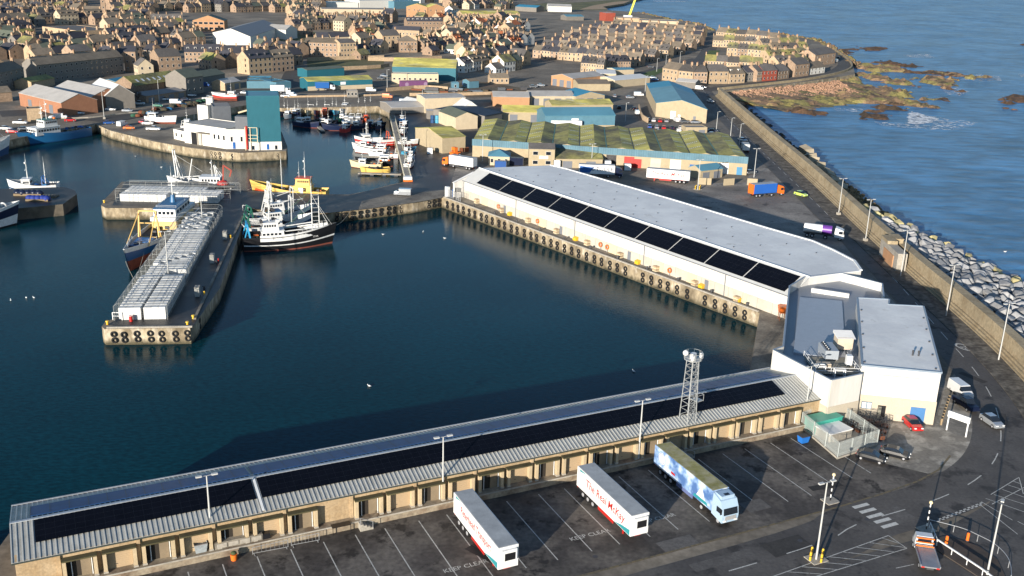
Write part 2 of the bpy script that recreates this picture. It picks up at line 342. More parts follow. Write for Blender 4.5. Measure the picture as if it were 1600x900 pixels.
# ---- roads
sw_in = pts((1117, 150), (1150, 181), (1200, 226), (1252, 271), (1300, 317), (1345, 361), (1390, 402), (1440, 447), (1490, 490), (1545, 540), (1600, 597), (1640, 645), (1665, 690))   # foot of the sea wall, town side
road_c = pts((1098, 140), (1120, 168), (1145, 195), (1185, 232), (1225, 270), (1262, 305), (1300, 342), (1350, 388), (1392, 430), (1435, 478), (1478, 528), (1515, 568), (1542, 605), (1558, 640), (1566, 680), (1558, 717), (1530, 748), (1480, 775), (1420, 795), (1330, 820), (1260, 839), (1200, 854), (1054, 895)) 
p_ = NP(30, -33.2); road_c = road_c[:-3] + [V2(NP(92, -31.8)), V2(NP(60, -32.2)), V2(NP(-30, -32.6))]
road_c = smooth_pts(road_c, 2)
mb = MB(); strip(road_c, 8.2, .022, mb); struct('harbour_road', mb, ROADM)
sheet('junction', [V2(NP(50, -36.2)), V2(NP(106, -35.6)), V2(NP(118, -33)), V2(NP(128, -26)), V2(NP(136, -15)), V2(G(1600, 640)), V2(G(1720, 760)), V2(NP(140, -70)), V2(NP(40, -70))], .018, ROADM)
# road kerbs and lines
def dashes(name_mb, line, on, off, w, z, start=0.0):
    line = [V2(p) for p in line]; d = start; seg = []; acc = 0
    L = [0]
    for a, b in zip(line, line[1:]): L.append(L[-1] + (b-a).length)
    def at(s):
        for i in range(len(L)-1):
            if L[i+1] >= s: return line[i].lerp(line[i+1], (s-L[i])/max(1e-6, L[i+1]-L[i]))
        return line[-1]
    while d + on < L[-1]:
        strip([at(d), at(d+on/2), at(d+on)], w, z, name_mb); d += on+off
    return name_mb
mb = MB(); dashes(mb, road_c, 4.2, 4.6, .16, .030, 2.0)
struct('road_centre_line', mb, LINE)
mb = MB(); m_ = [i for i, p in enumerate(road_c) if p.y > 175]
k_ = max(m_) if road_c[0].y > road_c[-1].y else 0
strip(offset_line(road_c[:k_], 4.0), .13, .030, mb); strip(offset_line(road_c[:k_], -3.9), .12, .030, mb)
struct('road_edge_lines', mb, YLINE)
kl = [NP(-40, -26.0), NP(60, -26.0), NP(98, -25.8), NP(106, -25.5), NP(113.5, -24.8), NP(119, -23.5), NP(124, -21)]
mb = MB(); strip([V2(p) for p in kl], .3, .030, mb); struct('lorry_park_kerb', mb, YLINE)
# bay lines, drawn from the dock outwards
mb = MB()
for u in [1.5, 5.6, 9.7, 13.6, 17.5, 21.4, 25.4, 29.4, 33.4, 37.4, 41.2, 45.7, 49.5, 53.8, 58, 62.7, 66.6, 71, 75.2, 80, 84.2, 88.5, 92.8, 96.8, 101.6, 105.5, 109]:
    strip([NP(u, -7.6), NP(u, -15), NP(u, -22.1 if u < 100 else -20.5)], .13, .024, mb)
struct('parking_bay_lines', mb, LINE)
# zebra crossing, give-way dashes, hatching
mb = MB()
for (x, y) in ((1345, 790.5), (1356, 798), (1367.5, 805.8), (1379, 813.5), (1390, 821)):
    c = G(x, y); a = near_a; mb.cbox((c.x, c.y, .028), (2.6, .62, .004), a)
struct('zebra_crossing', mb, paint('zebra_paint', (.55, .54, .5), .8, var=.2, scale=3))
mb = MB()
A, B = V2(G(1190, 907)), V2(G(1388, 838)); 
H0, H1 = V2(NP(40, -37.6)), V2(G(1388, 837))
strip([H0, H1], .12, .030, mb); H2 = V2(G(1417, 857)); strip([H1, H2], .12, .030, mb)
H3 = V2(G(1262, 905)); strip([H2, H3 + (H3-H2)*.6], .12, .030, mb)
H3 = H3 + (H3-H2)*.6
for i in range(14):
    a = H1 + (H0-H1).normalized()*(1.2 + i*2.3); b = H2 + (H3-H2).normalized()*(i*2.3 - 2.6)
    if i < 2: b = H2.lerp(H1, .35 - .3*i)
    strip([a, b], .1, .030, mb)
J0 = V2(G(1465, 815)); J1 = V2(G(1535, 788)); 
dashes(mb, [J0, J1], .5, .35, .22, .030); dashes(mb, [J0 + Vector((.3, .5)), J1 + Vector((.3, .5))], .5, .35, .22, .030)
for (x0, y0, x1, y1) in ((1550, 788, 1600, 762), (1548, 773, 1592, 746), (1592, 746, 1599, 772), (1553, 773, 1600, 788), (1566, 765, 1600, 777), (1575, 758, 1600, 766), (1583, 752, 1597, 757), (1540, 779, 1600, 800), (1533, 784, 1582, 813), (1590, 815, 1600, 820), (1400, 888, 1428, 882), (1533, 790, 1590, 835)):
    strip([V2(G(x0, y0)), V2(G(x1, y1))], .11, .030, mb)
struct('junction_markings', mb, LINE)
mb = MB(); c = V2(G(1508, 543))                       # speed roundel painted on the road
ring_o = 1.5
def annulus(mb, c, r0, r1, z, n=28, sx=1.0, sy=1.0, rz=0):
    for i in range(n):
        t0, t1 = 2*math.pi*i/n, 2*math.pi*(i+1)/n; q = []
        for r, t in ((r0, t0), (r1, t0), (r1, t1), (r0, t1)):
            X, Y = r*math.cos(t)*sx, r*math.sin(t)*sy; q.append((c[0]+X*math.cos(rz)-Y*math.sin(rz), c[1]+X*math.sin(rz)+Y*math.cos(rz), z))
        mb.quad(*q)
annulus(mb, c, 1.25, 1.6, .034, sx=.8, sy=1.35, rz=R(30)); struct('speed_roundel', mb, LINE)
for i, (q, L_, W_, a, c_) in enumerate((((1562, 655), 5, 2.2, 70, .05), ((1230, 853), 6, 3, 26, .045), ((1130, 875), 9, 1.6, 26, .10), ((1400, 806), 4, 3.2, 30, .11), ((1520, 590), 5, 1.4, -58, .045), ((1440, 505), 7, 1.4, -60, .05), ((1060, 850), 5, 2.5, 26, .12), ((760, 870), 6, 1.2, -40, .025), ((1180, 790), 3.5, 2.5, 26, .11), ((1290, 760), 5, 1.2, 20, .03))):
    c = G(*q); mb = MB(); a = R(a)
    mb.cbox((c.x, c.y, .026), (L_, W_, .003), a); struct('road_patch', mb, mat('patch_%d' % int(c_*1000), (c_, c_*.93, c_*.87), .85, var=.25, scale=.8, fine=.2, fscale=3))
for q in ((1480, 560), (1536, 650), (1250, 845), (1355, 812), (930, 870), (1120, 785), (1450, 480), (1340, 705)):
    c = G(*q); mb = MB(); mb.cyl((c.x, c.y, .031), (c.x, c.y, .036), .33, .33, 14); struct('manhole_cover', mb, DSTEEL)
# ---- text helper (mesh text, real geometry)
def text_obj(name, body, size, m, parent=None, M=None, ext=.01, align='CENTER', shear=0, bold=0.0, sx=1.0):
    cu = bpy.data.curves.new(name, 'FONT'); cu.body = body; cu.size = size; cu.extrude = ext; cu.align_x = align; cu.align_y = 'CENTER'; cu.shear = shear; cu.offset = bold
    cu.resolution_u = 2
    t = bpy.data.objects.new(name, cu); COL.objects.link(t); dg = bpy.context.evaluated_depsgraph_get()
    me = bpy.data.meshes.new_from_object(t.evaluated_get(dg)); bpy.data.objects.remove(t); bpy.data.curves.remove(cu)
    me.materials.clear(); me.materials.append(m)
    if sx != 1.0: me.transform(Matrix.Diagonal((sx, 1, 1, 1)))
    if M is not None: me.transform(M)
    o = bpy.data.objects.new(name, me); COL.objects.link(o); o.parent = parent; return o
def ground_text(body, px, size, rz, name='road_lettering'):
    c = G(*px); o = text_obj(name, body, size, LINE, None, Matrix.Translation((c.x, c.y, .03)) @ Matrix.Rotation(rz, 4, 'Z'), .001); o['kind'] = 'structure'; return o
ground_text('20', (1508, 543.5), 1.9, R(-62))
for q in ((728, 885), (922, 836), (1026, 811)): ground_text('KEEP CLEAR', q, 1.05, near_a)
# ---- roads and paved areas in town
TOWNR = mat('town_road', (0.075, 0.068, 0.06), .8, var=.2, scale=.06, fine=.15, fscale=.8)
DIRT = mat('bare_earth', (0.17, 0.115, 0.075), .95, var=.3, scale=.08, fine=.3, fscale=.9, alt=(.10, .085, .05), altscale=.05)
DRYG = mat('rough_grass', (0.16, 0.135, 0.06), .95, var=.3, scale=.06, fine=.3, fscale=.7, alt=(.07, .085, .03), altscale=.04)
GRASSM = mat('mown_grass', (0.07, 0.11, 0.025), .95, var=.25, scale=.1, fine=.25, fscale=1)
SLABM = mat('yard_concrete', (0.26, 0.225, 0.175), .9, var=.25, scale=.06, fine=.2, fscale=.8, alt=(.12, .105, .085), altscale=.05)
def town_road(p, w, z=.03, name='town_street', m=None):
    mb = MB(); strip(smooth_pts(pts(*p), 2), w, z, mb); return struct(name, mb, m or TOWNR)
town_road([(1098, 140), (1068, 116), (1080, 105), (1105, 88), (1112, 62), (1120, 50)], 11, .06, 'sea_road')
town_road([(1098, 140), (1040, 135), (990, 118), (1030, 108), (1090, 92)], 9, .05)
town_road([(1100, 141), (1180, 131), (1250, 124), (1300, 115), (1322, 103), (1318, 90), (1300, 80)], 9, .07, 'coast_road')
town_road([(0, 178), (120, 172), (200, 158), (330, 146), (420, 142), (560, 142), (620, 135)], 16, .04, 'quay_street')
town_road([(150, 190), (330, 158), (460, 145), (460, 120), (470, 106)], 14, .05, 'quay_street')
town_road([(655, 270), (652, 200), (635, 170), (625, 150), (640, 140), (760, 130)], 13, .014, 'inner_quay_road', mat('wet_dark_road', (0.035, 0.035, 0.038), .5, var=.3, scale=.1, fine=.2, fscale=1))
sheet('peninsula_quay', pts((152, 193), (172, 202), (240, 219), (300, 230), (345, 235), (440, 235), (445, 229), (438, 208), (390, 193), (268, 190), (225, 186)), .012, SLABM)
sheet('estate_yard', pts((650, 200), (700, 255), (860, 262), (1010, 262), (1165, 275), (1190, 240), (1130, 190), (1100, 150), (1060, 140), (1000, 138), (930, 165), (640, 172)), .010, mat('estate_asphalt', (0.17, 0.15, 0.125), .85, var=.3, scale=.08, fine=.2, fscale=1, alt=(.13, .115, .095), altscale=.06))
sheet('goods_ground', pts((600, 135), (760, 128), (830, 140), (870, 152), (740, 152), (650, 152), (600, 150)), .02, DIRT)
sheet('terrace_bank', pts((480, 110), (480, 95), (600, 90), (600, 108)), .03, DRYG)
sheet('waste_ground', pts((410, 75), (415, 63), (452, 48), (495, 50), (490, 66), (450, 78)), .03, DRYG)
sheet('green_verge', pts((1002, 118), (1010, 113), (1045, 104), (1065, 98), (1040, 110), (1020, 120)), .09, GRASSM)
sheet('green_verge', pts((1100, 90), (1108, 79), (1125, 79), (1118, 90)), .09, GRASSM)
sheet('bay_beach', pts((800, 12), (850, 16), (905, 16), (950, 16), (940, 10.5), (975, 5), (990, 0), (960, 0), (900, 4), (850, 5)), .06, DRYG)
sheet('beach_sand', pts((905, 15), (950, 14.5), (942, 10.5), (975, 5.5), (985, 1), (960, 3), (925, 9)), .12, mat('sand', (.34, .24, .15), .95))
# ================================================================== SEA WALL (breakwater parapet)
SWM = mat('sea_wall_concrete', (0.36, 0.29, 0.185), .9, var=.25, scale=.15, fine=.25, fscale=1.6, alt=(.26, .20, .12), altscale=.3, altpos=.55, altw=.1, bump=.2, bscale=1.5)
swl = smooth_pts(sw_in, 2)                             # direction far -> near; sea lies to the left
swl = resample(swl, 6)
mb = MB(); loft(mb, swl, [(0, -6), (0, .35), (.45, .35), (.45, .75), (.9, .75), (.9, 1.15), (1.35, 1.15), (1.5, 3.9), (3.6, 3.9), (4.3, -6)], closed=True)
tag(mb.build('sea_wall', SWM), 'long pale concrete sea wall curving between harbour road and open sea', 'sea wall')
SEAWARD = offset_line(swl, 4.2)
mb = MB(); loft(mb, swl, [(-4.6, .03), (-4.6, .13), (0.05, .13), (.05, .03)], closed=True); struct('sea_wall_footway', mb, mat('footway', (.15, .135, .11), .9, var=.35, scale=.3, fine=.4, fscale=1.2, alt=(.07, .06, .05), altscale=.4))
# low wall round the north bay
cw = smooth_pts(pts((1122, 141), (1200, 132.5), (1260, 126), (1310, 116), (1332, 108), (1330, 98), (1318, 88), (1305, 79)), 2)
mb = MB(); loft(mb, cw, [(0, -5), (0, 1.2), (1.0, 1.2), (1.3, -5)][::-1] if False else [(-.5, -5), (-.4, 1.3), (.5, 1.3), (.6, -5)], closed=True)
tag(mb.build('coast_wall', SWM), 'low concrete wall edging the coast road above the rocky bay', 'wall')
# ================================================================== NEAR STORE (long brick dock building)
BRICK = mat('buff_brick', (0.41, 0.305, 0.185), .9, var=.12, scale=.35, fine=.22, fscale=3.5, bump=.15, bscale=10, alt=(.35, .245, .135), altscale=.5)
PIER = mat('pale_brick_pier', (0.46, 0.36, 0.225), .9, var=.1, fine=.15)
CORR = mat('corrugated_roof', (0.40, 0.40, 0.37), .5, .25, var=.14, scale=.3, fine=.1, alt=(.30, .30, .27), altscale=.35, altpos=.6, altw=.1)
SEAM = mat('roof_rib', (0.50, 0.50, 0.47), .5, .25, var=.1)
PVM = mat('solar_panel', (0.0035, 0.004, 0.007), .22, var=.25, scale=.8, fine=0, spec=.16)
PVLINE = mat('panel_frame', (0.008, 0.009, 0.013), .4, var=.1)
PVSKY = mat('solar_panel_sky_tint', (0.022, 0.07, 0.19), .4, var=.15, scale=.5, fine=0, spec=.12)  # reflected blue sky put into the rear panels' base colour
MOSSEDGE = mat('mossy_lintel', (0.075, 0.065, 0.03), .95, var=.3)
ROLLER = mat('roller_shutter', (0.42, 0.31, 0.19), .7, var=.06, fine=.05)
st = thing('dock_warehouse', 'long low buff brick dock warehouse with ribbed roof and two rows of solar panels', 'warehouse', NP(0, 0), near_a)
E0, E1, RN, EZ, RZ_ = -5.0, 7.3, .8, 4.32, 5.85; LEN = 113.2
mb = MB(); mb.prism([(0, E0), (LEN, E0), (LEN, E1), (0, E1)], 0, EZ-.03, bottom=False)
for x in (0.02, LEN-.3): mb.add([(x, E0, EZ-.03), (x, E1, EZ-.03), (x, RN, RZ_-.08), (x+.28, E0, EZ-.03), (x+.28, E1, EZ-.03), (x+.28, RN, RZ_-.08)], [(0, 2, 1), (3, 4, 5), (0, 3, 5, 2), (2, 5, 4, 1)])
for k in range(-10, 17): 
    x = 44.0 + 4.18*k + 2.09
    if 0 < x < LEN-1 and k % 2 == 0: mb.box(x-.2, E0-.22, 1.0, x+.2, E0, EZ-.15)
wall = mb.build('brick_wall', BRICK, st)
mb = MB(); mb.add([(-.3, E0-.12, EZ-.08), (LEN, E0-.12, EZ-.08), (LEN, RN, RZ_), (-.3, RN, RZ_), (LEN, E1+.3, EZ-.08), (-.3, E1+.3, EZ-.08),
   (-.3, E0-.12, EZ-.2), (LEN, E0-.12, EZ-.2), (LEN, RN, RZ_-.12), (-.3, RN, RZ_-.12), (LEN, E1+.3, EZ-.2), (-.3, E1+.3, EZ-.2)],
   [(0, 1, 2, 3), (3, 2, 4, 5), (7, 6, 9, 8), (8, 9, 11, 10), (0, 6, 7, 1), (4, 10, 11, 5), (0, 3, 9, 6), (3, 5, 11, 9), (1, 7, 8, 2), (2, 8, 10, 4)])
roof = mb.build('metal_roof', CORR, st)
def slope_z(n): return EZ-.08 + (RZ_-EZ+.08)*((n-E0+.12)/(RN-E0+.12)) if n <= RN else RZ_ + (EZ-.08-RZ_)*((n-RN)/(E1+.3-RN))
mb = MB(); x = -.25
while x < LEN-.1:
    a, b = E0-.12, RN-.12; mb.bar((x, a, slope_z(a)+.03), (x, b, slope_z(b)+.03), .13, .09)
    a, b = RN+.12, E1+.3; mb.bar((x, a, slope_z(a)+.03), (x, b, slope_z(b)+.03), .13, .09); x += .56
mb.build('roof_ribs', SEAM, roof)
mb = MB(); mb.bar((-.3, RN, RZ_+.06), (LEN, RN, RZ_+.06), .34, .1); mb.build('ridge_cap', mat('ridge_cap', (.42, .45, .48), .4, .3), roof)
mb = MB(); mb.bar((-.3, E1+.38, EZ+.0), (LEN, E1+.38, EZ+.0), .2, .16); mb.bar((-.3, E0-.2, EZ-.16), (LEN, E0-.2, EZ-.16), .14, .12, mi=1)
mb.build('gutter', [STEEL, mat('dark_gutter', (.05, .06, .05), .6)], roof)
for (x0, x1) in ((2.2, 26.6), (27.3, 107.5)):
    a, b = -2.9, .45; k = PVM
    mb = MB(); mb.add([(x0, a, slope_z(a)+.12), (x1, a, slope_z(a)+.12), (x1+.0, b, slope_z(b)+.12), (x0, b, slope_z(b)+.12), (x0, a, slope_z(a)+.17), (x1, a, slope_z(a)+.17), (x1, b, slope_z(b)+.17), (x0, b, slope_z(b)+.17)],
        [(4, 5, 6, 7), (0, 4, 7, 3), (1, 2, 6, 5), (0, 1, 5, 4), (2, 3, 7, 6)]); pv = mb.build('solar_array', PVM, st)
    mb = MB(); x = x0 + 1.05
    while x < x1-.3: mb.bar((x, a, slope_z(a)+.172), (x, b, slope_z(b)+.172), .025, .008); x += 1.05
    for f in (.25, .5, .75): n_ = a+(b-a)*f; mb.bar((x0, n_, slope_z(n_)+.172), (x1, n_, slope_z(n_)+.172), .02, .008)
    mb.build('panel_joints', PVLINE, pv)
for (x0, x1) in ((1.8, 26.8), (27.2, 112)):
    a, b = 1.8, 5.7; x1 = min(x1, 110.5)
    mb = MB(); mb.add([(x0, a, slope_z(a)+.16), (x1, a, slope_z(a)+.16), (x1, b, slope_z(b)+.16), (x0, b, slope_z(b)+.16), (x0, a, slope_z(a)+.08), (x1, a, slope_z(a)+.08), (x1, b, slope_z(b)+.08), (x0, b, slope_z(b)+.08)],
        [(0, 1, 2, 3), (4, 5, 1, 0), (5, 6, 2, 1), (6, 7, 3, 2), (7, 4, 0, 3)]); pv = mb.build('solar_array', PVSKY, st)
    mb = MB(); x = x0
    while x < x1: mb.bar((x, a, slope_z(a)+.17), (x, b, slope_z(b)+.17), .05, .012); x += 2.1
    mb.build('panel_joints', PVLINE, pv)
mb = MB(); mb.box(26.75, -3.9, 0, 26.76, -3.9, 0) if False else mb.bar((26.95, -4.9, slope_z(-4.9)+.1), (26.95, .6, slope_z(.6)+.1), .3, .06); mb.build('roof_cable_tray', WHITE, roof)
# dock bays
for k in range(-10, 17):
    c = 44.0 + 4.18*k
    if k == -2: continue
    opening = (k % 2 == 0) != (k > -2)      # open and shuttered bays alternate; the rhythm shifts at the blank bay
    opening = not opening if k < -2 else opening
    if c < 3 or c > LEN-2.5: continue
    mb = MB(); W = 1.6
    for s in (-1, 1): mb.box(c+s*W-.2, E0-.85, 1.0, c+s*W+.2, E0+.02, 3.45)
    mb.box(c-W-.22, E0-.87, 3.45, c+W+.22, E0-.02, 3.62, mi=1)
    mb.box(c-W+.32, E0-.0, 3.45, c+W-.32, E0+.02, 3.75) if False else None
    for s in (-1, 1): mb.box(c+s*W-.25, E0-.9, .99, c+s*W+.25, E0-.1, 1.2, mi=2)
    bay = mb.build('dock_bay', [PIER, MOSSEDGE, CONCL], st)
    if opening:
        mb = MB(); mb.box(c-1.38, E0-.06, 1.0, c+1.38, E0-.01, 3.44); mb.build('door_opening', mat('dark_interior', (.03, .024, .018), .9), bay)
        mb = MB(); mb.box(c+.1, E0-.2, 1.0, c+1.15, E0-.1, 3.3); mb.build('door_leaf', mat('dull_tan_door', (.22, .17, .11), .85, var=.15), bay)
        for x_ in (c-.9, c+1.2): MB().box(x_, E0-.3, 1.0, x_+.09, E0-.2, 3.3).build('door_frame', WHITE, bay)
    else:
        mb = MB(); mb.box(c-1.38, E0-.12, 1.0, c+1.38, E0-.03, 3.44)
        for i in range(8): mb.box(c-1.38, E0-.145, 1.15+i*.28, c+1.38, E0-.12, 1.2+i*.28)
        mb.box(c-.5, E0-.17, 1.5, c-.3, E0-.14, 1.56, mi=1); mb.build('roller_shutter', [ROLLER, DSTEEL], bay)
# dock platform
mb = MB(); mb.prism([(-6, -6.2), (LEN-.2, -6.2), (LEN+2, -5.1), (-6, -5.02)], 0, 1.0); mb.box(-6, -6.28, .82, LEN-.2, -6.2, 1.0, mi=1)
dp = mb.build('dock_platform', [mat('dock_concrete', (.30, .25, .18), .9, var=.25, scale=.4, fine=.25, fscale=2.5, alt=(.17, .12, .08), altscale=.45, altpos=.55), CONCL])
dp.matrix_world = Matrix.Translation(NP(0, 0)) @ Matrix.Rotation(near_a, 4, 'Z'); dp['kind'] = 'structure'
def NT(u, n, z=0): return NP(u, n, z)
# steps, table frame, barriers, skip ...
def steps(u, label):
    t = thing('dock_steps', label, 'steps', NT(u, -6.2), near_a, 'steps up to the dock platform')
    mb = MB()
    for i in range(4): mb.box(i*.42, -1.0, 0, i*.42+.42, -.02, 1.0-.22*(i+0)-.05)
    mb.build('treads', CONCL, t)
    mb = MB(); mb.path([(0, -1.0, 1.0), (0, -1.0, 1.95), (1.6, -1.0, 1.1), (1.6, -1, .1)], .05); mb.build('handrail', STEEL, t)
steps(38.2, 'concrete steps with a rail beside the black table on the dock platform'); steps(86.5, 'wide shaded concrete steps between the lattice tower and the painted lorry')
t = thing('work_table', 'black table frame standing by the dock platform steps', 'table', NT(34.8, -6.7), near_a)
MB().box(0, 0, .98, 2.4, .9, 1.05).build('table_top', BLACK, t)
for x, y in ((.05, .05), (2.3, .05), (.05, .8), (2.3, .8)): MB().box(x, y, 0, x+.07, y+.07, .98).build('leg', BLACK, t)
t = thing('waste_skip', 'pale grey tapered steel skip on the dock platform next to the long bench', 'skip', NT(18.6, -5.95, 1.0), near_a)
mb = MB(); mb.add([(.15, .15, 0), (1.35, .15, 0), (1.35, 1.1, 0), (.15, 1.1, 0), (0, -.05, 1.15), (1.5, -.05, 1.15), (1.5, 1.2, 1.15), (0, 1.2, 1.15)], [(0, 3, 2, 1), (0, 1, 5, 4), (1, 2, 6, 5), (2, 3, 7, 6), (3, 0, 4, 7)])
mb.add([(.1, .05, .9), (1.4, .05, .9), (1.4, 1.1, .9), (.1, 1.1, .9)], [(0, 1, 2, 3)]); mb.build('body', mat('grey_skip', (.3, .33, .34), .7, var=.25, scale=2), t)
mb = MB(); mb.bar((0, -.05, 1.15), (1.5, -.05, 1.15), .1); mb.bar((0, 1.2, 1.15), (1.5, 1.2, 1.15), .1); mb.build('rim', STEEL, t)
t = thing('sorting_bench', 'long grey concrete bench with four recessed panels on the dock platform', 'bench', NT(20.9, -5.85, 1.0), near_a)
mb = MB(); mb.box(0, 0, 0, 5.6, .8, .85); mb.build('bench_body', CONC, t)
for i in range(4): MB().box(.25+i*1.35, -.06, .15, 1.4+i*1.35, -.002, .7).build('front_panel', CONCL, t)
MB().box(5.62, 0, 0, 6.5, .8, .7).build('end_box', BLACK, t)
t = thing('waste_bin', 'small orange bin with plants on the asphalt below the dock platform', 'bin', NT(22.8, -7.2), near_a)
MB().cyl((0, 0, 0), (0, 0, .8), .35, .42, 12).build('tub', ORANGEP, t); MB().sphere((0, 0, .95), .36, 8, 5, sq=(1, 1, .6)).build('contents', mat('dull_green', (.06, .08, .03), .9), t)
for i, (u0, u1, lb) in enumerate(((25.0, 29.2, 'steel crowd barrier lying left of the bay lines below the platform'), (29.6, 33.0, 'steel crowd barrier standing just left of the black table'))):
    t = thing('crowd_barrier', lb, 'barrier', NT(u0, -7.1), near_a, 'barriers below the dock platform')
    L_ = u1-u0; mb = MB(); mb.path([(0, 0, .1), (0, 0, 1.05), (L_, 0, 1.05), (L_, 0, .1), (0, 0, .25)], .05)
    for j in range(1, 8): mb.bar((L_*j/8, 0, .2), (L_*j/8, 0, 1.05), .02)
    mb.build('frame', STEEL, t)
    for x in (.2, L_-.2): MB().bar((x, -.35, .04), (x, .35, .04), .06).build('foot', STEEL, t)

# ================================================================== MARKET HALL
CLAD = mat('white_cladding', (0.60, 0.58, 0.54), .55, var=.07, scale=.9, fine=.04, stretch=(1, 1, .12), alt=(.53, .50, .44), altscale=.5, altpos=.6, altw=.1)
PRECAST = mat('precast_panel', (0.46, 0.42, 0.35), .85, var=.12, scale=.5, fine=.08)
MEMB = mat('grey_roof_membrane', (0.80, 0.79, 0.755), .55, bump=.35, bscale=.35, var=.06, scale=.06, fine=.04, fscale=1.5, alt=(.66, .65, .63), altscale=.12, altw=.12, alt2=(.58, .56, .52), alt2scale=.25, alt2pos=.66, alt2w=.04, stretch=(1, 1, 1))
TRIM = paint('grey_trim', (.16, .17, .19), .5)
MO = QP(3.5, 5.3); ME = QP(118, 1.8); ma = ang(MO, ME)
MU = Vector((math.cos(ma), math.sin(ma))); MN = Vector((-MU.y, MU.x))
def Mloc(x, y, z):                                    # pixel at height z -> market frame
    p = G(x, y, z); d = V2(p)-V2(MO); return (d.dot(MU), d.dot(MN))
hall = thing('market_hall', 'very long white market hall with ten black solar arrays along its front roof slope', 'market hall', MO, ma)
HL = 119.2
right_end = [Mloc(1257.5, 431, 8.0), Mloc(1313.7, 425, 8.3), Mloc(1346, 421, 8.3), Mloc(1335, 408, 8.0), Mloc(1302, 391, 8.0), Mloc(1270, 377, 8.0), Mloc(1200, 357, 8.0), Mloc(1050, 312, 8.0), Mloc(886, 264.5, 8.0), Mloc(860, 258.5, 8.0), Mloc(746, 262, 8.0)]
# walls
mb = MB()
SO, SZ0, SZ1 = 5.3, 5.0, 8.0
poly = [(0, 0), (HL, 0), (HL, SO)] + right_end[1:-1] + [(-.5, SO)]
mb.prism([(0, 0), (HL, 0), (HL, SO), (0, SO)], 0, 4.9, bottom=False)
mb.add([(.01, 0, 4.9), (.01, SO, 4.9), (.01, SO, 7.9), (HL, 0, 4.9), (HL, SO, 4.9), (HL, SO, 7.9)], [(0, 2, 1), (3, 4, 5)])
up = [(0, SO)] + [(HL, SO)] + [(x, y) for x, y in right_end[1:-1]]
mb.prism(up, 0, 7.85, bottom=False); mb.build('cladding_wall', CLAD, hall)
mb = MB(); 
for i in range(30):
    x0 = .1+i*HL/30; mb.box(x0, -.1, 0, x0+HL/30-.08, -.003, 2.3)
mb.build('precast_base', PRECAST, hall)
mb = MB(); mb.add([(-.1, -.35, SZ0), (HL+.1, -.35, SZ0), (HL+.1, SO, SZ1+.05), (-.1, SO, SZ1+.05), (-.1, -.35, SZ0-.14), (HL+.1, -.35, SZ0-.14), (HL+.1, SO, SZ1-.09), (-.1, SO, SZ1-.09)],
    [(0, 1, 2, 3), (4, 7, 6, 5), (0, 4, 5, 1), (1, 5, 6, 2), (2, 6, 7, 3), (3, 7, 4, 0)]); fs = mb.build('front_slope', mat('pale_roof_sheet', (.52, .52, .50), .5, var=.05, fine=.03), hall)
mb = MB(); mb.bar((-.1, -.42, SZ0-.06), (HL+.1, -.42, SZ0-.06), .16, .16); mb.build('gutter', TRIM, fs)
# main roof with gentle crown
mb = MB(); n = len(up); P_ = up
mb.prism([(0, SO)] + [(HL, SO)] + right_end[1:-1], 7.86, 8.06, bottom=False); mr_ = mb.build('flat_roof', MEMB, hall)
mb = MB(); mb.bar((0, SO+.1, 8.17), (HL, SO+.1, 8.17), .35, .22)
re_ = right_end
for a, b in zip(re_[2:-2], re_[3:-1]): mb.bar((a[0], a[1], 8.14), (b[0], b[1], 8.14), .5, .2)
mb.build('roof_edge_trim', WHITE, mr_)
# narrow rear slope along the back of the roof
a, b = re_[6], re_[8]
dv = (V2(b)-V2(a)).normalized(); nv = Vector((dv.y, -dv.x)); nv = nv if nv.y > 0 else -nv
mb = MB(); a = V2(re_[5]); b = V2(re_[8])
mb.add([(a.x, a.y, 8.02), (b.x, b.y, 8.02), (b.x+nv.x*2.2, b.y+nv.y*2.2, 7.1), (a.x+nv.x*2.2, a.y+nv.y*2.2, 7.1)], [(0, 1, 2, 3)]); mb.build('rear_roof_edge', mat('pale_roof_sheet'  , (.5, .5, .5)), hall)
mb = MB(); mb.add([(a.x+nv.x*2.15, a.y+nv.y*2.15, 0), (b.x+nv.x*2.15, b.y+nv.y*2.15, 0), (b.x+nv.x*2.15, b.y+nv.y*2.15, 7.1), (a.x+nv.x*2.15, a.y+nv.y*2.15, 7.1)], [(0, 1, 2, 3)]); mb.build('rear_wall', CLAD, hall)
for i in range(4):
    for j in range(14):
        x = 6 + j*8.2 + i*2.2; y = SO + 3 + i*6.2
        if y < 25 and x < 112 and x > y*.6: mb = MB(); mb.box(x-.08, y-.08, 8.06, x+.08, y+.08, 8.22); mb.bar((x-.1, y, 8.22), (x+.25, y, 8.28), .05); mb.build('roof_anchor', DSTEEL, mr_)
x = 6.3
for i in range(10):
    x0, x1 = x+i*11.15, x+i*11.15+10.85
    f = lambda y: SZ0 + (SZ1+.05-SZ0)*((y+.35)/(SO+.35)); a, b = .3, 4.75
    mb = MB(); mb.add([(x0, a, f(a)+.1), (x1, a, f(a)+.1), (x1, b, f(b)+.1), (x0, b, f(b)+.1), (x0, a, f(a)+.02), (x1, a, f(a)+.02), (x1, b, f(b)+.02), (x0, b, f(b)+.02)], [(0, 1, 2, 3), (4, 5, 1, 0), (5, 6, 2, 1), (6, 7, 3, 2), (7, 4, 0, 3)])
    for j in range(1, 4): yy = a+(b-a)*j/4; mb.bar((x0, yy, f(yy)+.104), (x1, yy, f(yy)+.104), .035, .008, mi=1)
    for j in range(1, 10): xx = x0+(x1-x0)*j/10; mb.bar((xx, a, f(a)+.104), (xx, b, f(b)+.104), .025, .008, mi=1)
    mb.build('solar_array', [PVM, PVLINE], hall)
mb = MB()
for i in range(1, 40): mb.box(i*HL/40-.02, -.02, 2.35, i*HL/40+.02, -.002, 4.85)
mb.build('cladding_joints', mat('joint_grey', (.38, .37, .34), .7), hall)
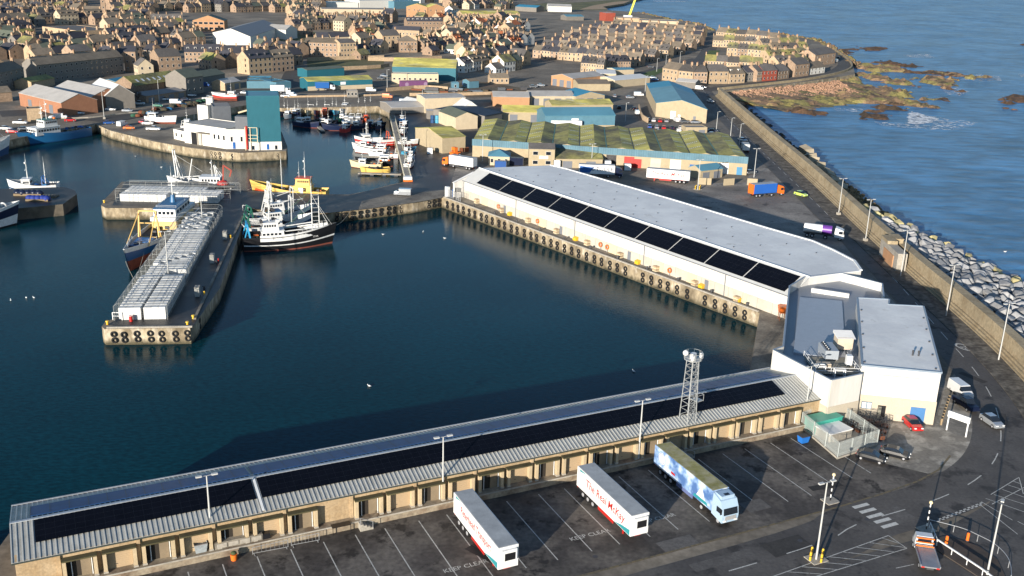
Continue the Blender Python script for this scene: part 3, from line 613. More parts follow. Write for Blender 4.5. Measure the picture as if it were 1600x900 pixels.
for xx in (.4, 26.2, 51.5, 77, 102.2): MB().box(xx-.07, -.22, 0, xx+.07, -.11, 4.9).build('downpipe', TRIM, hall)
for j, xx in enumerate((11, 21, 31.5, 38, 46, 57, 66, 72, 83, 92.5, 97, 108)):
    mb = MB(); w = .55 if j % 3 else 1.5; h = 2.05 if j % 3 else 2.2
    mb.box(xx-w, -.16, 0, xx+w, -.11, h); mb.build('door', [TRIM if j % 3 == 1 else CREAM], hall)
# gable side of the small left annexe
an = thing('hall_annexe', 'small white annexe lower than the market hall at its quay end', 'annexe', MO, ma)
A0 = Mloc(708, 284.7, 4.6); A1 = Mloc(727.5, 266, 7.0)
mb = MB(); q = [(A0[0], A0[1]), (-.05, A0[1]), (-.05, A1[1]+1), (A0[0], A1[1]+1)]
f = lambda p: 4.5 if p[1] < A0[1]+1 else 6.9
mb.prism(q, 0, f, bottom=False); mb.build('wall', CLAD, an)
mb = MB(); mb.add([(A0[0]-.2, A0[1]-.2, 4.55), (-.02, A0[1]-.2, 4.55), (-.02, A1[1]+1, 6.98), (A0[0]-.2, A1[1]+1, 6.98), (A0[0]-.2, A0[1]-.2, 4.45), (-.02, A0[1]-.2, 4.45)], [(0, 1, 2, 3), (4, 5, 1, 0)]); mb.build('roof', MEMB, an)
MB().box(A0[0]+1.2, A0[1]-.05, 2.0, A0[0]+1.9, A0[1]-.01, 3.3).build('window', GLASS, an)
MB().box(A0[0]-.9, A0[1]+.3, 0, A0[0]-.1, A0[1]+1.5, 2.3).build('blue_cabinet', BLUEP, an)
# quay things along the hall : yellow and orange gear
def hq(xx, yy=-.6): p = V2(MO)+MU*xx+MN*yy; return Vector((p.x, p.y, .012))
for i, (xx, kind) in enumerate(((24, 'y'), (36.5, 'o'), (52.5, 'y'), (62, 'o'), (64.5, 'o'), (75.5, 'y'), (86, 'o'), (96, 'y'), (106.5, 'y'), (18.5, 'o'))):
    if kind == 'y':
        t = thing('grit_bin', 'yellow grit bin by the hall wall, %s from the white annexe' % ['first', '', 'second', '', '', 'third', '', 'fourth', 'fifth', ''][i], 'grit bin', hq(xx), ma, 'yellow bins along the market hall')
        MB().box(-.6, -.4, 0, .6, .4, .7).build('bin', YELP, t); mb = MB(); mb.add([(-.65, -.45, .7), (.65, -.45, .7), (.65, .45, .95), (-.65, .45, .95), (-.65, .45, .7), (.65, .45, .7)], [(0, 1, 2, 3), (3, 2, 5, 4), (0, 3, 4), (1, 5, 2)]); mb.build('lid', YELP, t)
    else:
        t = thing('lifebuoy_stand', 'orange lifebuoy on a post by the hall wall, %s from the white annexe' % ['', 'second', '', 'third', 'fourth', '', 'fifth', '', '', 'first'][i], 'lifebuoy', hq(xx, -.5), ma, 'lifebuoys along the market hall')
        MB().box(-.05, -.05, 0, .05, .05, 1.7).build('post', STEEL, t); MB().torus((0, -.12, 1.3), (0, 1, 0), .5, .13, 14, 6).build('ring', ORANGEP, t)
# fence and pillar at the quay end of the hall
t = thing('quay_fence', 'grey mesh fence with a white pillar closing the quay at the hall end', 'fence', QP(.8, 1), ma)
MB().box(-.6, 0, 0, .6, 1.0, 3.0).build('pillar', WHITE, t)
for i in range(7): MB().box(1.2+i*1.0, .3, 0, 1.28+i*1.0, .38, 2.4).build('post', STEEL, t)
mb = MB()
for z in (.3, 1.3, 2.3): mb.bar((.6, .34, z), (7.3, .34, z), .04)
for i in range(60): mb.bar((.7+i*.11, .34, .1), (.7+i*.11, .34, 2.35), .012)
mb.build('mesh', STEEL, t)

# ================================================================== WHITE BLOCK AND GREY-ROOFED WING
BLOCKW = mat('pale_blockwork', (0.46, 0.40, 0.31), .85, var=.06, fine=.1, fscale=6)
GREYROOF = mat('grey_sheet_roof', (.24, .26, .29), .5, .1, var=.08, scale=.1)
H1z = 8.9
wb = [V2(G(*q, H1z)) for q in ((1347, 570), (1471, 582), (1443, 478.5), (1388.5, 475.7), (1389.5, 467.7), (1339.4, 465.2))]
o3 = Vector((wb[0].x, wb[0].y, 0)); wa = ang(wb[0], wb[1])
def loc2(p, o, a): d = V2(p)-V2(o); return (d.x*math.cos(a)+d.y*math.sin(a), -d.x*math.sin(a)+d.y*math.cos(a))
W = [loc2(p, o3, wa) for p in wb]
blk = thing('port_block', 'tall white-clad building with a pale flat roof and blue door beside the harbour road bend', 'building', o3, wa)
mb = MB(); mb.prism(W, 0, H1z-.25, bottom=False); mb.build('wall', CLAD, blk)
cx = sum(p[0] for p in W)/len(W); cy = sum(p[1] for p in W)/len(W)
mb = MB(); L_ = W[1][0]
for a, b in ((W[0], W[1]), (W[1], W[2])):
    d = (V2(b)-V2(a)); Ld = d.length; d.normalize(); nn = Vector((d.y, -d.x))
    p = [V2(a)+nn*.1-d*.0, V2(b)+nn*.1+d*.1, V2(b)+nn*.003+d*.0, V2(a)+nn*.003]; mb.prism([tuple(x) for x in p], 0, 3.9)
mb.build('block_base', BLOCKW, blk)
mb = MB(); mb.prism(W, H1z-.24, H1z-.02, bottom=False); rf = mb.build('roof', MEMB, blk)
mb = MB()
for a, b in zip(W, W[1:]+W[:1]): mb.bar((a[0], a[1], H1z-.05), (b[0], b[1], H1z-.05), .3, .3)
mb.build('roof_trim', paint('blue_grey_trim', (.22, .27, .33), .5), rf)
for i in range(5):
    for (x, y) in ((W[0][0]+.5 + (W[5][0]-W[0][0])*i/5, 1.2+i*(W[5][1]-2)/5), (W[1][0]-.6+(W[2][0]-W[1][0])*i/5, 1.2+i*(W[2][1]-2)/5)):
        mb = MB(); mb.box(x-.13, y-.13, H1z-.02, x+.13, y+.13, H1z+.15); mb.build('roof_anchor', DSTEEL, rf)
for dx in (8.6, 9.5):
    mb = MB(); mb.cyl((dx, 6.3, H1z-.02), (dx, 6.3, H1z+.7), .14, .14, 8); mb.sphere((dx, 6.3, H1z+.72), .2, 8, 4); mb.build('roof_vent', DSTEEL, rf)
mb = MB()
for i in range(1, 12): mb.box(i*L_/12-.015, -.02, 3.95, i*L_/12+.015, -.002, H1z-.3)
mb.build('cladding_joints', mat('joint_grey', (.38, .37, .34), .7), blk)
MB().box(L_*.22, -.05, 7.45, L_*.74, -.01, 7.6).build('sign_strip', mat('pale_sign_metal', (.40, .38, .34), .5, fine=0), blk)
wn = MB(); wn.box(.75, -.14, 1.6, 2.35, -.1, 2.8); wn = wn.build('window', paint('window_frame_blue', (.05, .1, .16)), blk)
for x in (.85, 1.62): MB().box(x, -.17, 1.7, x+.65, -.141, 2.7).build('pane', paint('pale_blind', (.55, .6, .62), .3), wn)
d = MB().box(3.3, -.16, 0.05, 4.5, -.1, 2.4).build('doorway', BLACK, blk); MB().box(3.35, -.2, .05, 3.85, -.161, 2.2).build('door_leaf', mat('open_grey_door', (.2, .19, .15), .6), d)
MB().box(8.2, -.16, .05, 10.4, -.1, 2.7).build('blue_door', paint('mid_blue_door', (.06, .17, .36)), blk)
for x, z in ((1.6, 4.6), (10.0, 4.6)): MB().box(x-.9, -.06, z, x+.9, -.01, z+1.9).build('louvre', paint('off_white_louvre', (.52, .51, .48)), blk)
# grey-roofed wing
H2 = 8.0
wg = [V2(G(*q, H2)) for q in ((1299, 594), (1347, 584), (1338.5, 465), (1381, 464), (1378.5, 443), (1313.7, 426.5), (1258.5, 432), (1233.5, 447), (1224, 541), (1208.5, 546.5))]
og = Vector((wg[0].x, wg[0].y, 0)); W2 = [loc2(p, og, 0) for p in wg]
wing = thing('office_wing', 'low grey-roofed wing with white parapets and rooftop plant joining the hall to the white block', 'building', og, 0)
DZ = 6.3
mb = MB(); mb.prism(W2, 0, DZ, bottom=False); mb.build('wall', CLAD, wing)
mb = MB(); mb.prism(W2, DZ+.01, DZ+.05, bottom=False); dk = mb.build('roof_deck', GREYROOF, wing)
def inset_parapet(mb, a, b, z0, z1, w=.22):
    a = V2(a); b = V2(b); mb.bar((a.x, a.y, (z0+z1)/2), (b.x, b.y, (z0+z1)/2), w, z1-z0)
mb = MB()
n = len(W2)
for i in range(n):
    if i in (1, 2): continue
    a, b = W2[i], W2[(i+1) % n]; inset_parapet(mb, a, b, 3.4, H2)
mb.build('parapet', CLAD, wing)
mb = MB()
for i_, j_ in ((9, 0), (0, 1)):
    a, b = V2(W2[i_]), V2(W2[j_]); dd = (b-a).normalized(); q = Vector((dd.y, -dd.x))*.14; inset_parapet(mb, a+q, b+q, 0, 3.5, .05)
mb.build('block_base', BLOCKW, wing)
mb = MB()
for i in range(n):
    if i in (1, 2): continue
    a, b = W2[i], W2[(i+1) % n]; mb.bar((a[0], a[1], H2+.04), (b[0], b[1], H2+.04), .3, .07)
mb.build('parapet_cap', paint('blue_grey_trim', (.22, .27, .33)), wing)
mb = MB(); q = [loc2(G(*p, DZ+.6), og, 0) for p in ((1268, 452), (1327, 461))]; inset_parapet(mb, q[0], q[1], DZ, DZ+.9, .5); mb.build('inner_parapet', CLAD, wing)
mb = MB(); q = [loc2(G(*p, DZ+.6), og, 0) for p in ((1250, 462), (1316, 468), (1322, 560), (1240, 548))]; mb.prism(q, DZ+.05, DZ+.35); mb.build('raised_roof', mat('blue_grey_sheet', (.34, .37, .41), .42, .15, var=.06), wing)
mb = MB(); mb.prism([W2[9], W2[8], (W2[8][0]+.8, W2[8][1]-1.2), (W2[0][0]-.5, W2[0][1]+1.2)], 0, 3.4, bottom=False)
# rooftop plant
def RP(x, y, z): p = G(x, y, z); return Vector((p.x, p.y, z))
def plant(name, label, px, size, z, m, rz=0, extra=None, cat='air handler'):
    p = RP(px[0], px[1], z); t = thing(name, label, cat, p, rz)
    MB().box(-size[0]/2, -size[1]/2, .3, size[0]/2, size[1]/2, size[2]).build('casing', m, t)
    for sx in (-1, 1):
        for sy in (-1, 1): MB().box(sx*(size[0]/2-.15)-.06, sy*(size[1]/2-.15)-.06, 0, sx*(size[0]/2-.15)+.06, sy*(size[1]/2-.15)+.06, .3).build('leg', STEEL, t)
    if extra: extra(t)
    return t
pz = DZ+.36
def fans(t):
    for i in range(5):
        f = MB().cyl((-.5, -1.5+i*.75, 1.8), (-.5, -1.5+i*.75, 1.95), .34, .34, 12).build('fan_housing', BLACK, t); MB().sphere((-.5, -1.5+i*.75, 1.96), .1, 8, 4).build('fan_hub', WHITE, f)
plant('chiller', 'grey chiller with five black fans on the grey roof', (1293, 557), (2.2, 4.0, 1.8), pz, paint('plant_grey', (.3, .33, .36)), 0, fans, 'chiller')
plant('air_handler', 'large cream air handling unit with a sloping grey top on the grey roof', (1316, 545), (2.6, 2.2, 2.4), pz, mat('plant_cream', (.5, .42, .32), .7), 0,
      lambda t: MB().add([(-1.5, -1.4, 2.3), (1.6, -1.4, 2.3), (1.6, 1.3, 2.9), (-1.5, 1.3, 2.9), (-1.5, 1.3, 2.45), (1.6, 1.3, 2.45)], [(0, 1, 2, 3), (3, 2, 5, 4), (0, 3, 4), (1, 5, 2)]).build('sloping_top', MEMB, t))
plant('plant_cabinet', 'small upright white cabinet in front of the rooftop plant', (1325, 572), (.9, .9, 1.9), pz, WHITE, 0, None, 'cabinet')
plant('plant_box', 'low tan duct box beside the chiller on the grey roof', (1286, 575), (2.2, 1.0, .9), pz, mat('plant_cream', (.5, .42, .32)), 0, None, 'duct box')
t = thing('roof_walkway', 'white railed steel platform around the rooftop plant', 'platform', RP(1300, 575, pz), 0)
mb = MB(); mb.box(-3.4, -2.6, .02, 3.6, 4.4, .1); mb.build('grating', mat('grating', (.25, .23, .18), .8, var=.2), t)
mb = MB(); 
for z in (.6, 1.1): mb.path([(-3.4, 4.4, z), (-3.4, -2.6, z), (3.6, -2.6, z), (3.6, 4.4, z)], .06)
for x, y in [(-3.4, 4.4), (-3.4, 2), (-3.4, -.3), (-3.4, -2.6), (-1, -2.6), (1.3, -2.6), (3.6, -2.6), (3.6, 0), (3.6, 2.4)]: mb.bar((x, y, .1), (x, y, 1.1), .06)
mb.build('railing', WHITE, t)
for i, (px, lb) in enumerate((((1281, 584), 'left'), ((1312, 590), 'right'))):
    t = thing('pipe_frame', 'white pipe frame at the %s front of the rooftop platform' % lb, 'frame', RP(px[0], px[1], DZ+.1), 0, 'white frames on the grey roof')
    mb = MB(); mb.path([(-.8, 0, 0), (-.8, 0, 1.3), (.8, 0, 1.3), (.8, 0, 0)], .12); mb.path([(-.8, .8, 0), (-.8, .8, 1.3), (.8, .8, 1.3), (.8, .8, 0)], .12); mb.bar((-.8, 0, 1.3), (-.8, .8, 1.3), .12); mb.bar((.8, 0, 1.3), (.8, .8, 1.3), .12); mb.build('frame', WHITE, t)
# orange fish hopper on the corner quay
c = G(1226, 500); t = thing('ice_hopper', 'orange hopper on legs against the grey-roofed wing above the corner quay', 'hopper', (c.x-.6, c.y, 0), 0)
mb = MB(); mb.add([(-.7, -.7, 1.6), (.7, -.7, 1.6), (.7, .7, 1.6), (-.7, .7, 1.6), (-.9, -.9, 3.0), (.9, -.9, 3.0), (.9, .9, 3.0), (-.9, .9, 3.0)], [(0, 3, 2, 1), (0, 1, 5, 4), (1, 2, 6, 5), (2, 3, 7, 6), (3, 0, 4, 7), (4, 5, 6, 7)]); mb.build('bucket', ORANGEP, t)
for x in (-.6, .6):
    for y in (-.6, .6): MB().box(x-.06, y-.06, 0, x+.06, y+.06, 1.6).build('leg', RUST, t)

# ================================================================== GENERIC BUILDING
ROOFS = dict(slate=mat('slate_roof', (.11, .10, .092), .75, var=.2, scale=.15, fine=.15, fscale=1.2, objvar=.3), dark=mat('dark_slate_roof', (.055, .055, .065), .7, var=.15, objvar=.25),
  brown=mat('brown_slate_roof', (.19, .155, .115), .85, var=.2, scale=.2, fine=.15, fscale=1, objvar=.25), moss=mat('mossy_roof', (.30, .275, .09), .95, var=.3, scale=.12, fine=.3, fscale=.9, alt=(.11, .105, .07), altscale=.1, objvar=.15),
  olive=mat('olive_roof', (.60, .53, .13), .95, stretch=(.3, 1, 1), var=.3, scale=.15, fine=.3, fscale=.9, alt=(.27, .25, .10), altscale=.13, alt2=(.45, .43, .30), alt2scale=.3, alt2pos=.62), orange=mat('orange_tile_roof', (.36, .12, .05), .85, var=.15), pale=mat('pale_sheet_roof', (.42, .40, .37), .7, var=.15, scale=.2, objvar=.1),
  white=mat('white_sheet_roof', (.62, .62, .60), .55, var=.08), grey=mat('grey_flat_roof', (.22, .21, .20), .85, var=.2, scale=.1), teal=mat('teal_sheet_roof', (.09, .24, .32), .6, var=.15, scale=.1), blue=mat('blue_sheet_roof', (.04, .22, .34), .55, var=.1), green=mat('green_sheet_roof', (.12, .135, .10), .7, var=.15))
WALLS = dict(stone=mat('brown_stone', (.315, .22, .15), .9, var=.15, scale=.4, fine=.25, fscale=1.6, objvar=.22), tan=mat('tan_stone', (.41, .30, .19), .9, var=.12, fine=.2, fscale=1.6, objvar=.15), cream=mat('cream_render', (.50, .41, .28), .9, var=.08, fine=.08, objvar=.08),
  white=mat('white_render', (.66, .63, .57), .85, var=.06, fine=.05), grey=mat('grey_render', (.21, .19, .165), .9, var=.12, fine=.12, objvar=.15), brick=mat('red_brown_brick', (.32, .15, .085), .9, var=.1, fine=.15), orange=mat('orange_brick', (.42, .23, .12), .9, var=.08, fine=.12),
  teal=mat('teal_cladding', (.020, .125, .165), .55, var=.06, scale=.3), blue=mat('pale_blue_cladding', (.09, .20, .26), .6, var=.1), red=mat('red_render', (.30, .065, .04), .8), clad=CLAD, beige=mat('beige_block', (.38, .31, .20), .9, var=.1, fine=.12), rust=mat('weathered_brown_sheet', (.26, .16, .09), .85, var=.25, scale=.5))
WFR = paint('window_frame', (.55, .53, .48)); CHIM = mat('chimney_stone', (.38, .26, .165), .9, var=.2, objvar=.2)
_wm = {}
def window_mesh(w, h, frame=True):
    k = (round(w, 1), round(h, 1), frame)
    if k not in _wm:
        mb = MB()
        mb.box(-w/2, -.07, 0, w/2, -.0, h, mi=0); mb.box(-w/2+.1, -.09, .1, w/2-.1, -.071, h-.1, mi=1)
        _wm[k] = mb.mesh('window', [WFR, GLASS])
    return _wm[k]
def bld(name, label, cat, A, B, d, h, rise=2.5, roof='gable', wall='stone', rm='slate', wins=(0, 0), side=(0, 0), chim=0, group=None, doors=0, axis='x', eave=.25, wsz=(1.0, 1.4), world=False, dorm=0, chh=1.3, C=None):
    """house or shed: A, B the foot of the wall facing the camera (left, right); d its depth"""
    if not world: A = G(*A); B = G(*B)
    w = (V2(B)-V2(A)).length; a = ang(A, B); t = thing(name, label, cat, (A[0], A[1], 0), a, group)
    SK = None
    if C is not None:
        c_ = V2(G(*C))-V2(A); lx, ly = c_.x*math.cos(a)+c_.y*math.sin(a), -c_.x*math.sin(a)+c_.y*math.cos(a); d = ly
        SK = Matrix(((1, lx/ly, 0, 0), (0, 1, 0, 0), (0, 0, 1, 0), (0, 0, 0, 1)))
    def MB(_M=None): return globals()['MB'](SK)
    wm = WALLS[wall] if isinstance(wall, str) else wall; rmm = ROOFS[rm] if isinstance(rm, str) else rm
    mb = MB(); mb.prism([(0, 0), (w, 0), (w, d), (0, d)], -.3, h, bottom=False, top=(roof == 'flat'))
    if roof == 'gable':
        if axis == 'x': mb.add([(0, 0, h), (0, d, h), (0, d/2, h+rise), (w, 0, h), (w, d, h), (w, d/2, h+rise)], [(0, 2, 1), (3, 4, 5)])
        else: mb.add([(0, 0, h), (w, 0, h), (w/2, 0, h+rise), (0, d, h), (w, d, h), (w/2, d, h+rise)], [(0, 1, 2), (3, 5, 4)])
    mb.build('wall', wm, t)
    mb = MB(); e = eave; T = .14
    if roof == 'gable':
        if axis == 'x':
            k = rise/(d/2); z0 = h-e*k
            prof = [(-e, z0), (d/2, h+rise), (d+e, z0)]; P = [(-e*.4, w+e*.4)]
            vs = []; 
            for x in (-e*.4, w+e*.4):
                for y, z in prof: vs += [(x, y, z+T), (x, y, z)]
            mb.add(vs, [(0, 6, 8, 2), (2, 8, 10, 4), (1, 3, 9, 7), (3, 5, 11, 9), (0, 1, 7, 6), (4, 10, 11, 5), (0, 2, 3, 1), (2, 4, 5, 3), (6, 7, 9, 8), (8, 9, 11, 10)])
        else:
            k = rise/(w/2); z0 = h-e*k; prof = [(-e, z0), (w/2, h+rise), (w+e, z0)]; vs = []
            for y in (-e*.4, d+e*.4):
                for x, z in prof: vs += [(x, y, z+T), (x, y, z)]
            mb.add(vs, [(0, 2, 8, 6), (2, 4, 10, 8), (1, 7, 9, 3), (3, 9, 11, 5), (0, 6, 7, 1), (4, 5, 11, 10), (0, 1, 3, 2), (2, 3, 5, 4), (6, 8, 9, 7), (8, 10, 11, 9)])
    elif roof == 'hip':
        r = min(w, d)/2
        if w >= d: rd = [(r, d/2), (w-r, d/2)]
        else: rd = [(w/2, r), (w/2, d-r)]
        vs = [(-e, -e, h), (w+e, -e, h), (w+e, d+e, h), (-e, d+e, h), (*rd[0], h+rise), (*rd[1], h+rise)]
        fs = [(0, 1, 5, 4), (1, 2, 5), (2, 3, 4, 5), (3, 0, 4)] if w >= d else [(0, 1, 4), (1, 2, 5, 4), (2, 3, 5), (3, 0, 4, 5)]
        mb.add(vs, fs + [(3, 2, 1, 0)])
    elif roof == 'mono': mb.add([(-e, -e, h+.05), (w+e, -e, h+.05), (w+e, d+e, h+rise), (-e, d+e, h+rise)], [(0, 1, 2, 3)]); mb.prism([(0, 0), (w, 0), (w, d), (0, d)], h, lambda p: h+.0 if p[1] < d/2 else h+rise-.08, bottom=False)
    else: mb.box(.25, .25, h+.005, w-.25, d-.25, h+.06); mb.bar((0, .1, h+.12), (w, .1, h+.12), .22, .24, mi=1); mb.bar((0, d-.1, h+.12), (w, d-.1, h+.12), .22, .24, mi=1); mb.bar((.1, .22, h+.118), (.1, d-.22, h+.118), .22, .24, mi=1); mb.bar((w-.1, .22, h+.118), (w-.1, d-.22, h+.118), .22, .24, mi=1)
    rf = mb.build('roof', [rmm, wm], t)
    for i in range(chim):
        if axis == 'x': cx_ = [.35, w-.35, w/2, w/4, 3*w/4][i]; cy_, zz = d/2, h+rise
        else: cx_, cy_, zz = w/2, [.4, d-.4, d/2][i % 3], h+rise
        mb = MB(); mb.cbox((cx_, cy_, zz-.9), (.75, 1.3, .9+chh)); mb.cbox((cx_, cy_, zz+chh), (.9, 1.45, .15))
        for s in (-.35, .35): mb.cyl((cx_, cy_+s, zz+chh+.15), (cx_, cy_+s, zz+chh+.55), .14, .12, 6, mi=1)
        mb.build('chimney', [CHIM, WALLS['brick']], rf)
    def put(nm, x, y, z, rz, ww, hh):
        o = bpy.data.objects.new(nm, window_mesh(ww, hh)); COL.objects.link(o); o.parent = t; o.location = (x, y, z); o.rotation_euler = (0, 0, rz)
    def grid(n, r, L_, fn):
        for j in range(r):
            for i in range(n):
                x = L_*(i+.5)/n; z = h*(j+.5)/r - wsz[1]/2 + .1
                fn(x, z)
    if wins[0]: grid(wins[0], wins[1], w, lambda x, z: put('window', x, -.01, z, 0, *wsz))
    if side[0]:
        grid(side[0], side[1], d, lambda x, z: put('window', w+.01, x, z, R(90), *wsz)); grid(side[0], side[1], d, lambda x, z: put('window', -.01, x, z, R(-90), *wsz))
    for i in range(doors):
        mb = MB(); x = w*(i+.5)/doors; dw = min(3.2, w/doors*.6)/2; mb.box(x-dw, -.06, 0, x+dw, -.005, min(h*.75, 3.6)); mb.build('door', TRIM, t)
    for i in range(dorm):
        x = w*(i+.5)/dorm; k = rise/(d/2); y0 = .35*d/2; z0 = h+y0*k
        mb = MB(); mb.prism([(x-.7, y0), (x+.7, y0), (x+.7, d*.42), (x-.7, d*.42)], h, z0+1.1, bottom=False); mb.box(x-.5, y0-.03, z0+.15, x+.5, y0-.005, z0+.95, mi=1); mb.build('dormer', [WALLS['white'], GLASS], rf)
    return t
# ================================================================== VEHICLES
TYRE = RUBBER; HUB = paint('wheel_hub', (.35, .35, .36), .4)
def wheel(t, x, y, r, w, s, name='wheel'):
    a = MB().cyl((x, y-w/2, r), (x, y+w/2, r), r, r, 14).build(name, TYRE, t)
    MB().cyl((x, y+s*(w/2+.002), r), (x, y+s*(w/2+.03), r), r*.55, r*.5, 10).build('rim', HUB, a)
def section_body(mb, secs, wtop, wbot, mi=0):
    """secs: list of (x, z_bottom, z_top, halfwidth_bottom, halfwidth_top)"""
    vs = []
    for x, z0, z1, a, b in secs: vs += [(x, -a, z0), (x, a, z0), (x, a, z0+(z1-z0)*.55), (x, b, z1), (x, -b, z1), (x, -a, z0+(z1-z0)*.55)]
    n = len(secs); fs = []
    for i in range(n-1):
        for j in range(6): fs.append((i*6+j, (i+1)*6+j, (i+1)*6+(j+1) % 6, i*6+(j+1) % 6))
    fs += [tuple(range(5, -1, -1)), tuple((n-1)*6+j for j in range(6))]
    mb.add(vs, fs, False, mi)
def make_car(name, label, cat, m, kind='car'):
    t = thing(name, label, cat)
    mb = MB()
    if kind == 'car':
        section_body(mb, [(-2.1, .35, .75, .78, .70), (-2.0, .25, .98, .86, .78), (-1.2, .22, 1.0, .88, .80), (.75, .22, .98, .88, .80), (1.75, .25, .82, .86, .74), (2.1, .32, .62, .76, .62)], 0, 0)
        cab = [(-1.75, .96, 1.0, .76, .72), (-1.25, .96, 1.42, .77, .62), (.0, .96, 1.48, .78, .64), (.45, .96, 1.4, .78, .62), (1.05, .94, .98, .76, .7)]; roofz = (-1.15, .1, 1.43)
    elif kind == 'van':
        section_body(mb, [(-2.5, .3, 1.9, .92, .86), (-2.45, .25, 2.0, .94, .88), (1.0, .25, 2.0, .94, .86), (1.65, .25, 1.3, .94, .84), (2.4, .3, 1.05, .9, .74), (2.5, .35, .7, .82, .7)], 0, 0)
        cab = [(.95, 1.25, 1.3, .95, .95), (1.0, 1.2, 1.95, .955, .87), (1.1, 1.2, 1.9, .95, .86), (1.72, 1.2, 1.24, .9, .84)]; roofz = None
    elif kind == 'pickup':
        section_body(mb, [(-2.6, .4, .95, .86, .86), (-2.5, .35, 1.1, .9, .9), (.8, .35, 1.1, .92, .88), (2.2, .38, 1.0, .9, .8), (2.6, .42, .75, .82, .7)], 0, 0)
        cab = [(-.6, 1.05, 1.1, .8, .78), (-.5, 1.05, 1.75, .82, .7), (.8, 1.05, 1.75, .82, .7), (1.4, 1.05, 1.1, .8, .76)]; roofz = (-.45, .75, 1.76)
    body = mb.build('body', m, t)
    g = MB(); section_body(g, cab, 0, 0); gl = g.build('windows', GLASS, t)
    if roofz: x0, x1, z = roofz; MB().box(x0, -.62, z-.02, x1, .62, z+.05).build('roof_panel', m, body)
    if kind == 'pickup': MB().box(-2.4, -.75, 1.08, -.7, .75, 1.12).build('load_bed', BLACK, body)
    L_ = 2.1 if kind == 'car' else 2.5; r = .32 if kind == 'car' else .36
    for x in (-L_*.63, L_*.62):
        for s in (-1, 1): wheel(t, x, s*.8, r, .22, s)
    for s in (-1, 1):
        MB().box(L_-.12, s*.55-.16, .62, L_+.02, s*.55+.16, .78).build('headlight', paint('lamp_glass', (.7, .7, .68), .2), t)
        MB().box(-L_-.02, s*.62-.1, .7, -L_+.08, s*.62+.1, .88).build('tail_light', REDP, t)
    return t
def vehicle_from(px, rz, name, label, cat, m, kind='car', group=None, world=None):
    p = world or G(*px, .012); t = make_car(name, label, cat, m, kind); t.location = (p[0], p[1], .035 if not world else p[2]); t.rotation_euler = (0, 0, rz)
    if group: t['group'] = group
    return t
CP = dict(white=paint('car_white', (.68, .68, .67), .25, coat=.5), silver=paint('car_silver', (.42, .44, .46), .25, .5, coat=.5), black=paint('car_black', (.006, .007, .01), .3, spec=.3, coat=.0), red=paint('car_red', (.45, .02, .02), .25, coat=.5),
   blue=paint('car_blue', (.03, .09, .28), .25, coat=.5), navy=paint('car_navy', (.01, .016, .04), .3, spec=.3, coat=.0), grey=paint('car_grey', (.13, .14, .15), .25, .3, coat=.5), lime=paint('car_lime', (.45, .62, .12), .3, coat=.4), orange=ORANGEP, green=GREENP)
vehicle_from((1361, 719), R(-30), 'parked_car', 'black saloon parked nearest the fenced compound corner', 'car', CP['black'])
vehicle_from((1398, 713), R(-28), 'parked_car', 'black saloon parked to the right of its twin beside the compound', 'car', CP['black'])
vehicle_from((1425, 667), R(-84), 'parked_car', 'red hatchback parked facing out below the pale building', 'car', CP['red'])
vehicle_from((1500, 616), R(-80), 'delivery_van', 'white van at the head of the short row beside the pale building', 'van', CP['white'], 'van')
vehicle_from((1508, 636), R(-78), 'parked_car', 'black pickup behind the white van beside the height bar', 'pickup', CP['navy'], 'pickup')
vehicle_from((1549, 663), R(-78), 'moving_car', 'silver blue car driving round the harbour road bend', 'car', CP['silver'])
vehicle_from((1251, 306), R(-55), 'moving_car', 'lime green car on the harbour road by the blue curtain lorry', 'car', CP['lime'])
vehicle_from((629, 305), R(178), 'people_carrier', 'silver van driving across the causeway', 'van', CP['silver'], 'van')
# ---- lorries
def trailer(t, L_=13.6, w=2.55, z0=1.15, z1=4.0, side=WHITE, roof=None, frame=REDP, axles=(1.6, 2.9, 4.2), rearx=0.0, ext=True):
    """box body from x=0 (rear) to x=L_ (front)"""
    mb = MB(); mb.box(0, -w/2, z0, L_, w/2, z1); body = mb.build('box_body', side, t)
    MB().box(.08, -w/2+.08, z1+.002, L_-.08, w/2-.08, z1+.03).build('roof_sheet', roof or mat('trailer_roof', (.36, .37, .37), .6, var=.2, scale=.6), body)
    MB().box(1.0, -.45, .85, L_-.3, .45, z0-.01).build('chassis', frame, t)
    for s in (-1, 1):
        for x in axles: wheel(t, x, s*(w/2-.3), .5, .4, s)
        MB().box(5.6, s*(w/2-.12)-.04, .55, 9.4, s*(w/2-.12)+.04, 1.05).build('side_guard', frame, t)
        MB().box(L_-2.6, s*.7-.08, .02, L_-2.4, s*.7+.08, .85).build('landing_leg', frame, t)
        MB().box(-.03, s*(w/2-.3)-.15, .75, .0, s*(w/2-.3)+.15, .95).build('tail_light', REDP, t)
    for y in (-.62, .62): MB().box(-.05, y-.58, z0+.1, -.002, y+.58, z1-.1).build('rear_door', side, t)
    return body
